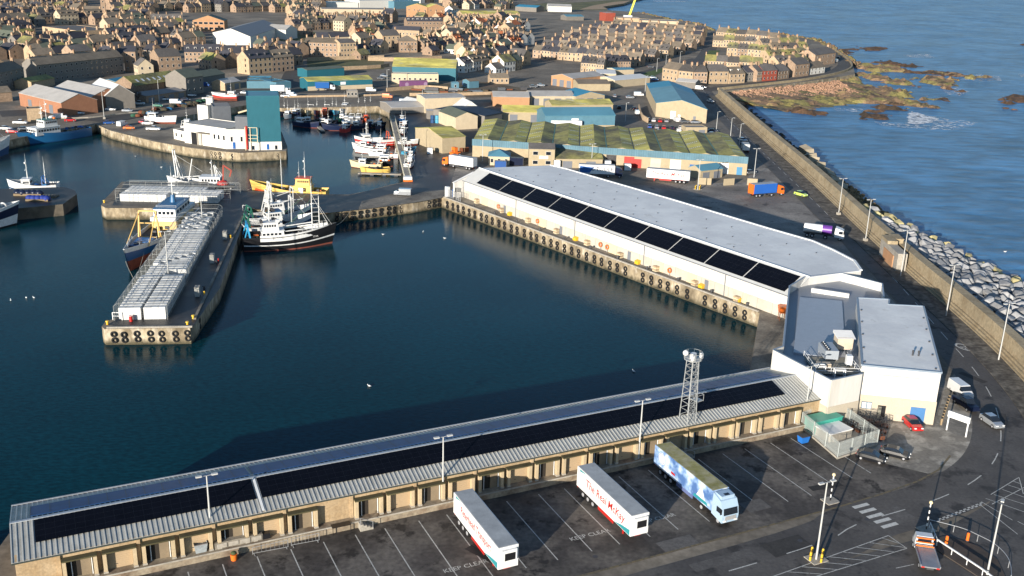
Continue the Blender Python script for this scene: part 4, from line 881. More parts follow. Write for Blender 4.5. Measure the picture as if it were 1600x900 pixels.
def tractor(t, x0, m, roofm=None, light=None, w=2.5, h=3.75, drop=0):
    """cab in front of x0"""
    mb = MB(); vs = [(x0+.5, .9), (x0+2.75, .55), (x0+2.85, 1.4), (x0+2.65, 2.6), (x0+2.2, h-.45), (x0+.6, h), (x0+.5, 2.4)]
    n = len(vs); V = [(x, -w/2, z) for x, z in vs] + [(x, w/2, z) for x, z in vs]
    mb.add(V, [tuple(range(n)), tuple(range(2*n-1, n-1, -1))] + [(i, n+i, n+(i+1) % n, (i+1) % n) for i in range(n)]); cab = mb.build('cab', m, t)
    g = MB(); g.add([(x0+2.875, -1.08, 1.65), (x0+2.875, 1.08, 1.65), (x0+2.71, 1.05, 2.55), (x0+2.71, -1.05, 2.55)], [(0, 1, 2, 3)])
    g.build('windscreen', GLASS, cab)
    for s in (-1, 1):
        MB().box(x0+1.5, s*(w/2+.005)-.01, 1.75, x0+2.5, s*(w/2+.005)+.01, 2.5).build('side_window', GLASS, cab)
        MB().box(x0+2.6, s*(w/2+.15)-.1, 1.8, x0+2.72, s*(w/2+.15)+.1, 2.5).build('mirror', BLACK, cab)
        MB().box(x0+2.8, s*.85-.22, .72, x0+2.9, s*.85+.22, .95).build('headlight', paint('lamp_glass', (.7, .7, .68), .2), cab)
        wheel(t, x0+1.9, s*(w/2-.22), .5, .34, s); wheel(t, x0-1.7, s*(w/2-.3), .5, .55, s)
    MB().box(x0+2.84, -.85, .95, x0+2.9, .85, 1.5).build('grille', light or WHITE, cab)
    MB().box(x0-2.4, -.4, .7, x0+.8, .4, .95).build('tractor_chassis', DSTEEL, t)
    return cab
TEALP = paint('teal_paint', (.03, .25, .28))
def side_text(t, body, y, zc, xc, size, m, s=-1, sx=1.0, shear=.15, name='side_lettering'):
    # letters on the side facing -y, reading rear (x small) to front
    M = Matrix.Translation((xc, y-.006, zc)) @ Matrix.Rotation(R(90), 4, 'X')
    return text_obj(name, t, size, m, body, M, .006, shear=shear, bold=.012, sx=sx)
REDL = paint('red_lettering', (.50, .03, .025))
# near trailers: rear against the dock, u along the dock; their long lit side faces left
def near_trailer(u, label, body_col=WHITE, **k):
    t = thing('articulated_trailer', label, 'trailer', NP(u, -9.1, .02), near_a - R(90) + k.pop('da', 0), k.pop('group', None)); return t
# trailer local +x points away from the dock (front); its right side (-y) faces left in the photograph
T1 = near_trailer(51.1, 'white refrigerated trailer lettered Peterhead Transport backed onto the dock')
b = trailer(T1); side_text('Peterhead Transport', b, -1.275, 2.75, 6.9, 1.5, REDL, sx=.72, shear=.12)
T2 = near_trailer(68.9, 'white refrigerated trailer lettered The Real McKay between its two neighbours'); b2 = trailer(T2); side_text('The Real McKay', b2, -1.275, 2.7, 7.2, 1.6, REDL, sx=.92, shear=.12)
for t, b_ in ((T1, b), (T2, b2)):
    mb = MB(); mb.box(13.6, -.95, 2.2, 13.95, .95, 3.7); u = mb.build('fridge_unit', WHITE, t); MB().box(13.951, -.6, 2.35, 13.97, .75, 3.3).build('fridge_grille', BLACK, u)
    mb = MB(); mb.add([(9.8, -1.279, 1.2), (13.4, -1.279, 1.2), (13.4, -1.279, 2.0), (11.5, -1.279, 1.65)], [(0, 1, 2, 3)]); mb.build('teal_flash', TEALP, b_)
    mb = MB(); mb.add([(.7, -1.279, 3.55), (2.6, -1.279, 3.9), (.7, -1.279, 3.9)], [(0, 1, 2)]); mb.build('teal_flash', TEALP, b_)
# painted lorry with seascape livery
def livery():
    m = bpy.data.materials.new('sea_scene_livery'); m.use_nodes = True; t = m.node_tree; n = t.nodes; L = t.links.new; b = n['Principled BSDF']; b.inputs['Roughness'].default_value = .35
    tc = n.new('ShaderNodeTexCoord'); nz = n.new('ShaderNodeTexNoise'); nz.inputs['Scale'].default_value = .55; nz.inputs['Detail'].default_value = 4; L(tc.outputs['Object'], nz.inputs[0])
    r = n.new('ShaderNodeValToRGB'); L(nz.outputs[0], r.inputs[0]); e = r.color_ramp; e.elements[0].position = .38; e.elements[0].color = (.08, .16, .36, 1); e.elements[1].position = .6; e.elements[1].color = (.62, .68, .74, 1)
    x = e.elements.new(.48); x.color = (.25, .38, .60, 1)
    L(r.outputs[0], b.inputs['Base Color']); return m
LIV = livery(); MOSSR = mat('moss_stained_roof', (.27, .25, .09), .85, var=.25, scale=.8, alt=(.36, .33, .2), altscale=.9)
T3 = thing('articulated_lorry', 'pale blue articulated lorry painted with a sea scene, its cab facing the road', 'lorry', NP(81.9, -7.9, .02), near_a - R(90.5))
b3 = trailer(T3, side=LIV, roof=MOSSR, frame=paint('lorry_blue_frame', (.12, .15, .3)))
tractor(T3, 13.2, paint('lorry_pale_blue', (.36, .48, .60), .3), light=paint('chrome', (.5, .5, .5), .3, .4), h=3.9)
mb = MB(); mb.box(13.8, -1.0, 3.3, 15.2, 1.0, 3.95); mb.build('wind_deflector', paint('lorry_pale_blue', (.36, .48, .60)), T3); MB().box(14.6, -.35, 3.951, 15.1, .35, 3.97).build('roof_hatch', BLACK, T3)
mb = MB(); mb.cyl((1.9, -1.281, 2.75), (1.9, -1.29, 2.75), .85, .85, 24); mb.build('round_emblem', WHITE, b3); MB().torus((1.9, -1.292, 2.75), (0, 1, 0), .72, .035, 22, 4).build('emblem_ring', BLUEP, b3)
mb = MB(); mb.add([(10.2, -1.282, 1.6), (12.3, -1.282, 1.6), (11.3, -1.282, 3.5)], [(0, 1, 2)]); mb.build('painted_sail', WHITE, b3); mb = MB(); mb.add([(9.6, -1.284, 1.3), (12.9, -1.284, 1.3), (12.6, -1.284, 1.75), (9.9, -1.284, 1.75)], [(0, 1, 2, 3)]); mb.build('painted_hull', TEALP, b3)
mb = MB(); mb.add([(4.3, -1.282, 1.75), (5.3, -1.282, 1.75), (5.2, -1.282, 2.05), (4.3, -1.282, 2.1)], [(0, 1, 2, 3)]); mb.build('painted_boat', REDP, b3)
# far lorries
def lorry_at(A, B, label, z=.03, **k):
    a = G(*A); b = G(*B); t = thing(k.pop('name', 'articulated_lorry'), label, k.pop('cat', 'lorry'), (a.x, a.y, z), ang(a, b)); return t
# The Real McKay (far): rear at right px 1077, front at left
t = lorry_at((1077, 287), (1007, 281), 'white trailer with red lettering parked along the mossy warehouse', name='articulated_trailer', cat='trailer'); b_ = trailer(t, frame=REDP)
M = Matrix.Translation((6.8, 1.281, 2.7)) @ Matrix.Rotation(R(180), 4, 'Z') @ Matrix.Rotation(R(90), 4, 'X')
text_obj('side_lettering', 'The Real McKay', 1.6, REDL, b_, M, .005, shear=.12, bold=.012)
t = lorry_at((904, 275), (958, 277), 'white and blue lorry lettered C TOOLE half hidden behind the hall roof'); b_ = trailer(t, L_=11.5, side=WHITE, frame=DSTEEL)
side_text('C TOOLE', b_, -1.275, 2.7, 7.4, 1.7, paint('dark_lettering', (.02, .03, .06)), shear=0); mb = MB(); mb.add([(.3, -1.28, 1.4), (3.4, -1.28, 1.4), (4.8, -1.28, 3.2), (.3, -1.28, 3.6)], [(0, 1, 2, 3)]); mb.build('blue_flash', BLUEP, b_); tractor(t, 11.2, CP['navy'], h=3.5)
t = lorry_at((1172, 308), (1224, 304), 'orange lorry with blue curtain sides in the market yard'); b_ = trailer(t, L_=8.6, side=paint('curtain_blue', (.02, .11, .42)), frame=DSTEEL, axles=(1.4, 2.6)); tractor(t, 8.6, ORANGEP, h=3.4)
MB().box(-.06, -1.3, 1.1, .25, 1.3, 4.02).build('orange_end', ORANGEP, t)
t = lorry_at((742, 266), (686, 257), 'orange cabbed lorry with a white box body and open rear doors'); b_ = trailer(t, L_=9.5, side=WHITE, frame=DSTEEL, axles=(1.4, 2.6)); tractor(t, 9.5, ORANGEP, h=3.3)
t = lorry_at((1255, 368), (1304, 374), 'milk tanker lorry with white and purple tank and white cab behind the hall', cat='tanker', name='tanker_lorry')
mb = MB(); mb.cyl((0, 0, 2.3), (4.6, 0, 2.3), 1.15, 1.15, 16); tk = mb.build('tank', WHITE, t); MB().cyl((4.6, 0, 2.3), (7.0, 0, 2.3), 1.16, 1.16, 16).build('purple_tank_band', paint('purple_paint', (.13, .04, .26)), tk)
MB().box(0, -.45, .85, 7.2, .45, 1.2).build('chassis', DSTEEL, t); tractor(t, 7.3, WHITE, h=3.3)
for s in (-1, 1):
    for x in (1.0, 2.3): wheel(t, x, s*.95, .5, .4, s)
t = lorry_at((856, 203), (920, 204), 'long white lorry parked below the pale blue warehouse'); trailer(t, side=WHITE, frame=DSTEEL)
t = lorry_at((423, 146), (440, 146), 'small white box lorry at the head of the inner quay'); trailer(t, L_=6.5, side=WHITE, frame=DSTEEL, axles=(1.4,)); tractor(t, 6.5, WHITE, h=2.9)
t = lorry_at((492, 141), (506, 141), 'small lorry with a blue box body beside the long teal shed'); trailer(t, L_=7, side=BLUEP, frame=DSTEEL, axles=(1.4,)); tractor(t, 7, WHITE, h=2.9)
t = lorry_at((1165, 240), (1158, 226), 'white and blue rigid lorry on the harbour road past the mossy warehouse'); trailer(t, L_=5.5, side=WHITE, frame=DSTEEL, axles=(1.4,), z1=3.3); tractor(t, 5.5, CP['blue'], h=2.8)
# flatbed recovery truck
c = G(1452, 898); t = thing('flatbed_truck', 'grey flatbed recovery truck with orange rails at the road junction', 'truck', (c.x, c.y, .04), ang(G(1452, 898), G(1438, 852)))
mb = MB(); mb.box(0, -1.1, .85, 4.4, 1.1, 1.0); mb.box(0, -1.15, 1.0, 4.4, -1.05, 1.18); mb.box(0, 1.05, 1.0, 4.4, 1.15, 1.18); mb.build('flat_bed', mat('worn_bed', (.3, .31, .33), .5, .4, var=.2), t)
MB().box(.1, -.4, .55, 6.0, .4, .84).build('chassis', DSTEEL, t)
mb = MB(); section_body(mb, [(4.75, .55, 2.0, 1.0, .95), (4.8, .5, 2.2, 1.05, .98), (5.9, .5, 2.15, 1.05, .95), (6.5, .5, 1.4, 1.03, .9), (6.9, .55, 1.1, .95, .85)], 0, 0); cb = mb.build('cab', CP['white'], t)
g = MB(); g.box(4.735, -.8, 1.35, 4.748, .8, 1.9); g.build('rear_window', GLASS, cb); g = MB(); g.add([(5.98, -.9, 2.1), (5.98, .9, 2.1), (6.53, .88, 1.47), (6.53, -.88, 1.47)], [(0, 3, 2, 1)]); g.build('windscreen', GLASS, cb)
for x, z in ((4.45, 1.5), (4.5, 2.05), (4.2, 1.15)): MB().box(x-.06, -1.05, z, x+.06, 1.05, z+.14).build('orange_rail', ORANGEP, t)
for x in (1.1, 5.6):
    for s in (-1, 1): wheel(t, x, s*.92, .4, .3, s)
for s in (-1, 1): MB().box(-.03, s*.85-.18, .8, .0, s*.85+.18, .98).build('tail_light', REDP, t)
# ---- many small vehicles
protos = {}
def small_vehicle(px, rz, col, kind, where, n=[0]):
    k = kind
    p = G(*px)
    names = {'car': 'parked_car', 'van': 'parked_van', 'pickup': 'parked_pickup'}
    if k not in protos:
        protos[k] = make_car(names[k], '', k, CP['white'], k); protos[k].location = (p.x, p.y, .09); t = protos[k]; first = True
    else: t = copy_tree(protos[k]); t.location = (p.x, p.y, .09)
    t.rotation_euler = (0, 0, rz); t['label'] = '%s %s %s' % (col, {'car': 'car', 'van': 'van', 'pickup': 'pickup'}[k], where); t['category'] = k
    remat(t, 'body', CP[col]); remat(t, 'roof_panel', CP[col]); t['group'] = 'small parked vehicles around the harbour'; return t
_sv = [  # px, heading, colour, kind, place
 ((9, 203), 10, 'white', 'car', 'at the far left of the quay behind the blue boat'), ((20, 208), 5, 'red', 'car', 'on the quay at the left edge'), ((38, 204), 12, 'grey', 'car', 'on the quay above the blue boat stern'), ((32, 194), 5, 'white', 'pickup', 'with an open bed on the left quay'), ((110, 190), 20, 'red', 'car', 'behind the wheelhouse of the blue boat'), ((95, 185), 15, 'white', 'van', 'right behind the blue boat mast'),
 ((124, 179), 12, 'silver', 'car', 'in front of the long brick sheds'), ((173, 173), 8, 'white', 'car', 'outside the dark stone gable with a low door'), ((201, 167), 8, 'white', 'van', 'on the quay street, before the bare bushes'), ((217, 164), 8, 'white', 'pickup', 'next to the white van on the quay street'), ((199, 175), 8, 'silver', 'car', 'facing the white van on the quay street'), ((170, 194), 25, 'blue', 'car', 'at the corner of the peninsula quay'), ((191, 197), 80, 'white', 'van', 'seen from behind on the peninsula quay'),
 ((202, 202), 10, 'orange', 'car', 'low on the peninsula quay edge'), ((226, 193), 5, 'red', 'car', 'beside the white workboat ashore'), ((231, 195), 5, 'white', 'car', 'in front of the red car by the workboat ashore'), ((240, 204), 3, 'white', 'pickup', 'on the peninsula in front of the workboat ashore'), ((257, 157), 3, 'white', 'car', 'below the shed with a grey lean-to roof'), ((275, 162), 5, 'white', 'van', 'opposite the grey lean-to shed'), ((290, 158), 5, 'navy', 'car', 'dark, opposite the grey lean-to shed'),
 ((247, 167), 5, 'green', 'car', 'among the nets on the channel quay'), ((300, 151), 5, 'silver', 'car', 'before the tall harbour store'), ((325, 156), 12, 'white', 'pickup', 'pulled up to the red hulled boat ashore'), ((320, 135), 0, 'blue', 'van', 'before the small stone store left of the red boat ashore'), ((392, 107), 0, 'white', 'van', 'on the street under the big white shed'), ((383, 147), 0, 'silver', 'car', 'just left of the teal tower top'),
 ((446, 152), 0, 'white', 'car', 'behind the teal tower on the upper quay'), ((456, 151), 0, 'white', 'van', 'behind the teal tower, right of a white car'), ((580, 143), 0, 'white', 'van', 'at the middle of the upper quay street'), ((595, 124), -30, 'grey', 'car', 'at the end of the long teal shed'), ((600, 120), -30, 'silver', 'car', 'behind the long teal shed'),
 ((960, 152), 90, 'silver', 'car', 'on the estate lane left of the big blue roof'), ((984, 154), 5, 'silver', 'car', 'at the estate crossroads'), ((998, 150), 5, 'white', 'van', 'at the estate crossroads'), ((967, 170), 90, 'black', 'car', 'on the shaded estate lane'), ((990, 172), 100, 'black', 'car', 'beyond the white van on the estate lane'), ((995, 179), 90, 'white', 'van', 'parked at the estate lane corner'),
 ((1012, 189), 85, 'silver', 'car', 'first of the back row before the big blue roof'), ((1021, 190), 85, 'white', 'car', 'second of the back row before the big blue roof'), ((1031, 191), 85, 'red', 'car', 'third of the back row before the big blue roof'), ((1041, 191), 85, 'silver', 'car', 'fourth of the back row before the big blue roof'), ((1057, 190), 100, 'white', 'van', 'in the back row before the white door'), ((1069, 192), 10, 'grey', 'car', 'near the right of the back row before the big blue roof'), ((1086, 193), 10, 'silver', 'car', 'at the right end of the back row before the big blue roof'),
 ((1015, 200), 85, 'blue', 'car', 'first of the front row before the big blue roof'), ((1026, 201), 85, 'silver', 'car', 'second of the front row before the big blue roof'), ((1037, 202), 85, 'red', 'car', 'third of the front row before the big blue roof'), ((1050, 202), 85, 'navy', 'car', 'fourth of the front row before the big blue roof'), ((1063, 202), 85, 'white', 'car', 'fifth of the front row before the big blue roof'), ((1029, 208), 85, 'silver', 'car', 'just behind the mossy roofs, left one'), ((1041, 209), 10, 'grey', 'car', 'just behind the mossy roofs, middle one'), ((1060, 209), 85, 'white', 'van', 'just behind the mossy roofs'),
 ((1113, 207), 5, 'navy', 'car', 'right of the small two-door block store'), ((1113, 212), 5, 'silver', 'car', 'nearest car right of the small two-door block store'), ((1110, 160), -65, 'white', 'car', 'on the sea wall road beside the big blue roof'), ((1160, 221), -62, 'silver', 'car', 'on the sea wall road beyond the mossy warehouse'), ((1172, 272), 30, 'grey', 'car', 'dark, inside the walled yard by the road'),
 ((1016, 106), 10, 'grey', 'car', 'on the road at the foot of the stone terraces'), ((1020, 123), -10, 'silver', 'car', 'beside the long white roof'), ((1023, 126), -10, 'blue', 'car', 'left of the stone crescent on the coast road'), ((1092, 140), -20, 'white', 'van', 'at the top of the sea wall road'), ((1098, 138), -20, 'silver', 'car', 'at the top of the sea wall road'), ((1160, 126), 5, 'white', 'car', 'outside the coast road cottages'), ((1184, 122), 5, 'silver', 'car', 'outside the red coast road house'), ((1307, 97), 60, 'white', 'van', 'at the far bend of the coast road'), ((1310, 92), 60, 'black', 'car', 'at the far bend of the coast road'),
 ((730, 133), 0, 'blue', 'van', 'beside the blue kiosk on the bare ground'), ((833, 137), 0, 'grey', 'car', 'outside the orange shed'), ((845, 135), 0, 'silver', 'car', 'left of the orange shed doors'), ((918, 163), 5, 'white', 'van', 'below the teal gabled store'), ((606, 153), -10, 'orange', 'van', 'at the top of the inner pier'), ((642, 165), -40, 'white', 'van', 'at the turn of the inner quay road'), ((632, 162), -40, 'white', 'van', 'behind the other van at the inner quay road turn')]
for px, a, c, k, w in _sv: small_vehicle(px, R(a), c, k, w)
# ================================================================== STREET FURNITURE
def lamp(px, H, rz=0, label='', z0=0.0, pt=None, base='plain', heads=2, group='lighting columns'):
    p = pt or G(px[0], px[1], z0); t = thing('lighting_column', label, 'lamp post', (p[0], p[1], z0), rz, group)
    mb = MB(); mb.cyl((0, 0, 0), (0, 0, H), .14, .08, 8); mb.build('column', paint('lamp_column_grey', (.45, .45, .43), .5), t)
    if base == 'block': MB().cbox((0, 0, 0), (.9, .9, .8)).build('base_block', CONCL, t)
    for s in ((-1, 1) if heads == 2 else (1,)):
        a = MB().bar((0, 0, H), (s*.7, 0, H+.05), .07).build('arm', STEEL, t); MB().box(s*.9-.35, -.18, H-.02, s*.9+.35, .18, H+.14).build('lantern', paint('lantern', (.5, .5, .48)), a)
    return t
for i, (px, lb) in enumerate((((331, 848), 'twin headed lamp post on the dock beside the long bench'), ((692, 780), 'twin headed lamp post on the dock left of the Peterhead trailer'), ((997.5, 716), 'twin headed lamp post on the dock between the last two lorries'), ((1257, 656), 'twin headed lamp post on the dock end beside the fenced compound'))):
    p = G(px[0], px[1], 1.0); lamp(px, 9.0, near_a, lb, 1.0, p)
lamp((1275, 875), 10.6, near_a, 'tall lamp post with four yellow bollards beside the hatched road edge')
lamp((1542, 899), 9.6, R(60), 'tall bare lamp post inside the railed traffic island', heads=1)
sea_l = [((1155, 226), 8, 'farthest lamp post on the harbour road by the mossy warehouse'), ((1141, 216), 8, 'lamp post behind the walled corner by the mossy warehouse'), ((1119, 205), 8, 'lamp post beside the small block store'), ((1310, 336), 10.5, 'lamp post on a white block by the sea wall, nearest the lime car'), ((1352, 377), 11, 'lamp post on a white block by the sea wall, above the brick buttress'), ((1407, 432), 11, 'lamp post by the sea wall in the hall shadow'), ((1478, 494), 11, 'lamp post by the sea wall behind the white block'), ((1560, 563), 11, 'lamp post by the sea wall nearest the road bend'), ((1090, 297), 9.5, 'lamp post with yellow guards in the market yard'), ((1178, 277), 9.5, 'lamp post at the walled yard corner by the road'), ((754, 252), 9, 'lamp post before the tan shed wall'), ((924, 262), 8, 'lamp post before the mossy warehouse, left of the blue doors'),
  ((163, 186), 11, 'lamp post on a white base at the head of the peninsula'), ((249, 160), 10, 'lamp post before the long mossy shed'), ((977, 190), 8, 'wooden toned post in the estate yard'), ((660, 172), 9, 'lamp post before the white estate shed'), ((317, 356), 9.5, 'lamp post at the head of the caged jetty'), ((264, 440), 11, 'lamp post halfway along the caged jetty'), ((632, 240), 9, 'lamp post standing among the moored boats by the quay road'), ((1008, 143), 8, 'post left of the big blue roof'), ((1040, 106), 8, 'lamp post on the green verge'), ((1026, 112), 8, 'second lamp post on the green verge'), ((605, 137), 9, 'lamp post by the small grey kiosk'), ((1062, 100), 8, 'lamp post at the foot of the stone terraces')]
for px, H, lb in sea_l: lamp(px, H, R(20), lb, heads=1 if px[1] < 250 else 2, base='block' if px in ((1310, 336), (1352, 377), (163, 186)) else 'plain')
# yellow bollards
def bollard_set(px, off, lb, h=1.0):
    c = G(*px)
    pad = MB().cbox((0, 0, .03), (2.2, 1.9, .1), near_a)
    q = thing('lamp_plinth', 'square concrete plinth under the %s' % lb, 'plinth', (c.x, c.y, 0)); pad.build('plinth', CONCL, q)
    for i, (dx, dy, w) in enumerate(((-1, 0, 'left'), (0, -.9, 'front'), (0, .9, 'back'), (1, 0, 'right'))):
        d = Vector((dx*math.cos(near_a)-dy*math.sin(near_a), dx*math.sin(near_a)+dy*math.cos(near_a)))*.95
        t = thing('bollard', '%s yellow bollard round the %s' % (w, lb), 'bollard', (c.x+d.x, c.y+d.y, .13), 0, 'yellow bollards'); MB().cyl((0, 0, 0), (0, 0, h), .14, .14, 10).build('post', YELP, t); MB().sphere((0, 0, h), .15, 10, 5).build('cap', YELP, t); MB().cyl((0, 0, h*.55), (0, 0, h*.65), .145, .145, 10).build('band', BLACK, t)
bollard_set((1275, 874), 1, 'tall lamp post by the hatched edge'); bollard_set((1090, 296), 1, 'market yard lamp post')
# belisha beacons
for px, lb in (((1297, 783), 'striped beacon with pale globe at the near kerb of the crossing'), ((1447, 828), 'striped beacon with pale globe at the island end of the crossing')):
    c = G(*px); t = thing('crossing_beacon', lb, 'beacon', (c.x, c.y, 0), near_a, 'crossing beacons')
    MB().cbox((0, 0, .03), (2.0, 1.7, .1)).build('plinth', CONCL, t)
    for i in range(8): MB().cyl((0, 0, .13+i*.46), (0, 0, .13+(i+1)*.46), .085, .085, 10).build('stripe', BLACK if (i % 2 == 0) else WHITE, t)
    MB().sphere((0, 0, 4.0), .24, 12, 8).build('globe', paint('pale_globe', (.75, .62, .36), .3), t)
# railings
def railing(name, label, P, h, post, m=STEEL, rail=(1.0,), pw=.08, z=0.02, rw=.07, cat='railing'):
    P = [V2(p) for p in P]; o = Vector((P[0].x, P[0].y, z)); t = thing(name, label, cat, o)
    mb = MB()
    for f in rail:
        for a, b in zip(P, P[1:]): mb.bar((a.x-o.x, a.y-o.y, h*f), (b.x-o.x, b.y-o.y, h*f), rw)
    mb.build('rail', m, t); d = 0
    k = MB().box(-pw/2, -pw/2, 0, pw/2, pw/2, h).mesh('post', m); R_ = arc_points(P, post)
    for p in R_[:100]: q = bpy.data.objects.new('post', k); COL.objects.link(q); q.parent = t; q.location = (p.x-o.x, p.y-o.y, 0)
    return t
railing('guard_rail', 'straight white guard rail along the traffic island', pts((1463, 853), (1532, 899), (1560, 920)), .9, 2.3, WHITE, rw=.16)
railing('guard_rail', 'curved white guard rail around the traffic island', smooth_pts(pts((1450, 822), (1475, 828), (1505, 836), (1530, 848), (1550, 858), (1568, 874), (1577, 890), (1578, 910)), 2), .95, 3.0, STEEL, rw=.06, pw=.07)
railing('guard_rail', 'short white rail across the end of the traffic island', pts((1452, 826), (1463, 853)), .9, 1.3, WHITE)
mb = MB(); isl = pts((1462, 842), (1480, 838), (1530, 855), (1558, 875), (1572, 905), (1530, 903), (1466, 862)); mb.prism([tuple(p) for p in isl], 0, .13, bottom=False); struct('traffic_island', mb, mat('island_surface', (.07, .055, .045), .9, var=.3))
for px, lb in (((1478, 851), 'left'), ((1511, 846), 'right')):
    c = G(*px); t = thing('marker_post', '%s orange marker cylinder on the traffic island' % lb, 'marker', (c.x, c.y, .135), 0, 'orange markers'); MB().cyl((0, 0, 0), (0, 0, 1.05), .2, .18, 12).build('body', ORANGEP, t); MB().cyl((0, 0, 0), (0, 0, .08), .3, .3, 12).build('base', DSTEEL, t); MB().cyl((0, 0, 1.05), (0, 0, 1.12), .17, .12, 12).build('cap', ORANGEP, t)
# height bar
a, b = G(1479, 672), G(1509, 683); t = thing('height_bar', 'white sign beam on two posts across the forecourt lane', 'height bar', (a.x, a.y, 0), ang(a, b)); L_ = (b-a).length
for x in (0, L_): MB().box(x-.09, -.09, 0, x+.09, .09, 2.6).build('post', WHITE, t)
MB().box(-.2, -.12, 2.3, L_+.2, .12, 3.3).build('sign_beam', WHITE, t)
for i in range(9):
    c = G(1470+ i*1.5, 664 - i*4.6); t = thing('bollard', 'short timber bollard in the row beside the pale building', 'bollard', (c.x, c.y, .02), 0, 'timber bollards beside the pale building'); MB().box(-.12, -.12, 0, .12, .12, 1.1).build('post', mat('weathered_timber', (.3, .22, .13), .9), t); MB().box(-.1, -.1, 1.1, .1, .1, 1.16).build('cap', DSTEEL, t)
# fenced compound
CPt = [(1250, 668), (1308, 718), (1371, 697), (1305, 650)]
c0 = [V2(G(*p)) for p in CPt]; o = Vector((c0[0].x, c0[0].y, 0))
mb = MB(); mb.prism([tuple(p) for p in c0], 0, .3, bottom=False); struct('compound_plinth', mb, CONCL)
def palisade(P, label, h=2.4, closed=True, m=None, gap=.23, z=.3):
    m = m or paint('palisade_grey', (.42, .45, .43), .5, .2); P = [V2(p) for p in P]; o = Vector((P[0].x, P[0].y, z)); t = thing('palisade_fence', label, 'fence', o)
    S = P + [P[0]] if closed else P
    pm = MB().box(-.06, -.06, 0, .06, .06, h).mesh('post', m)
    for a, b in zip(S, S[1:]):
        mb = MB(); L_ = (b-a).length; d = (b-a)/L_; n = int(L_/gap)
        for f in (.2, .85): mb.bar((a.x-o.x, a.y-o.y, h*f), (b.x-o.x, b.y-o.y, h*f), .05)
        for i in range(n): p = a+d*(i+.5)*gap; mb.bar((p.x-o.x, p.y-o.y, .1), (p.x-o.x, p.y-o.y, h+.05), .055, .02)
        mb.build('fence_panel', m, t)
        for p in resample([a, b], 2.8)[:-1]: q = bpy.data.objects.new('post', pm); COL.objects.link(q); q.parent = t; q.location = (p.x-o.x, p.y-o.y, 0)
    return t
palisade([p + (sum(c0, Vector((0, 0)))/4 - p)*.02 for p in c0], 'tall pale palisade fence enclosing the green generator')
def cabinet(name, label, A, B, d, h, m, rm, cat, z=.3):
    a, b = G(*A, z), G(*B, z); t = thing(name, label, cat, a, ang(a, b)); w = (b-a).length
    mb = MB(); mb.box(0, 0, 0, w, d, h); bd = mb.build('housing', m, t)
    MB().box(-.08, -.08, h+.001, w+.08, d+.08, h+.16).build('lid', rm, t)
    for i in range(3): MB().box(w*(.12+i*.3), -.04, .3, w*(.34+i*.3), -.002, h-.3).build('access_door', m, bd)
    return t
cabinet('generator', 'green generator housing inside the palisade compound', (1273, 679), (1314, 669), 2.4, 1.9, paint('generator_green', (.05, .33, .25)), paint('generator_green', (.05, .33, .25)), 'generator')
cabinet('transformer_kiosk', 'grey lidded kiosk in front of the green generator', (1296, 692), (1330, 683), 3.0, 1.3, mat('kiosk_beige', (.38, .34, .28), .8), MEMB, 'kiosk')
c = G(1254.5, 692); t = thing('waste_container', 'blue wheeled waste container against the compound fence', 'container', (c.x, c.y, .02), near_a)
mb = MB(); mb.add([(-.6, -.45, .15), (.6, -.45, .15), (.6, .45, .15), (-.6, .45, .15), (-.75, -.6, 1.15), (.75, -.6, 1.15), (.75, .6, 1.15), (-.75, .6, 1.15)], [(0, 3, 2, 1), (0, 1, 5, 4), (1, 2, 6, 5), (2, 3, 7, 6), (3, 0, 4, 7), (4, 5, 6, 7)]); mb.build('tub', paint('bright_blue', (.02, .15, .5)), t)
MB().box(-.7, -.5, 1.16, .7, .55, 1.25).build('lid', DSTEEL, t)
for x in (-.5, .5):
    for y in (-.4, .4): MB().cyl((x-.04, y, .1), (x+.04, y, .1), .1, .1, 8).build('castor', BLACK, t)
# stack of brown cages / trolleys near the building
k = 0
for i in range(5):
    for j in range(3):
        c = G(1336+i*11.5-j*3, 656+i*3.2+j*9); k += 1
        t = thing('net_cage', 'brown wire cage in the block stacked before the pale building', 'cage', (c.x, c.y, .03), R(10+j*3), 'brown wire cages'); mb = MB()
        for z in (.05, .8, 1.55): mb.path([(-.5, -.45, z), (.5, -.45, z), (.5, .45, z), (-.5, .45, z), (-.5, -.45, z)], .05)
        for x, y in ((-.5, -.45), (.5, -.45), (.5, .45), (-.5, .45), (0, -.45), (0, .45)): mb.bar((x, y, 0), (x, y, 1.6), .05)
        mb.build('cage', DSTEEL, t); MB().box(-.4, -.35, .08, .4, .35, .7).build('contents', RUST, t)
# lattice tower
c = G(1070, 700); t = thing('lattice_tower', 'slim galvanised lattice tower with round railed top and white radome beside the dock', 'tower', (c.x, c.y, 1.0), near_a+R(10))
Hh = 13.2; LS = paint('tower_steel', (.40, .41, .40), .5, .2)
for sx in (-1, 1):
    for sy in (-1, 1):
        MB().bar((sx*.95, sy*.95, 0), (sx*.6, sy*.6, Hh), .09).build('leg', LS, t)
mb = MB(); N = 12
for i in range(N):
    z0, z1 = Hh*i/N, Hh*(i+1)/N; w0, w1 = .95-.35*i/N, .95-.35*(i+1)/N
    C0 = [(-w0, -w0), (w0, -w0), (w0, w0), (-w0, w0)]; C1 = [(-w1, -w1), (w1, -w1), (w1, w1), (-w1, w1)]
    for j in range(4):
        a, b = C0[j], C1[(j+1) % 4]; mb.bar((*a, z0), (*b, z1), .035); mb.bar((*C0[j], z0), (*C0[(j+1) % 4], z0), .04)
mb.build('bracing', LS, t)
mb = MB(); mb.bar((.95, 0, 0), (.75, 0, Hh), .05); mb.bar((1.3, 0, 0), (1.1, 0, Hh), .05)
for i in range(30): z = i*.44; mb.bar((.95-.2*z/Hh, 0, z), (1.3-.2*z/Hh, 0, z), .04)
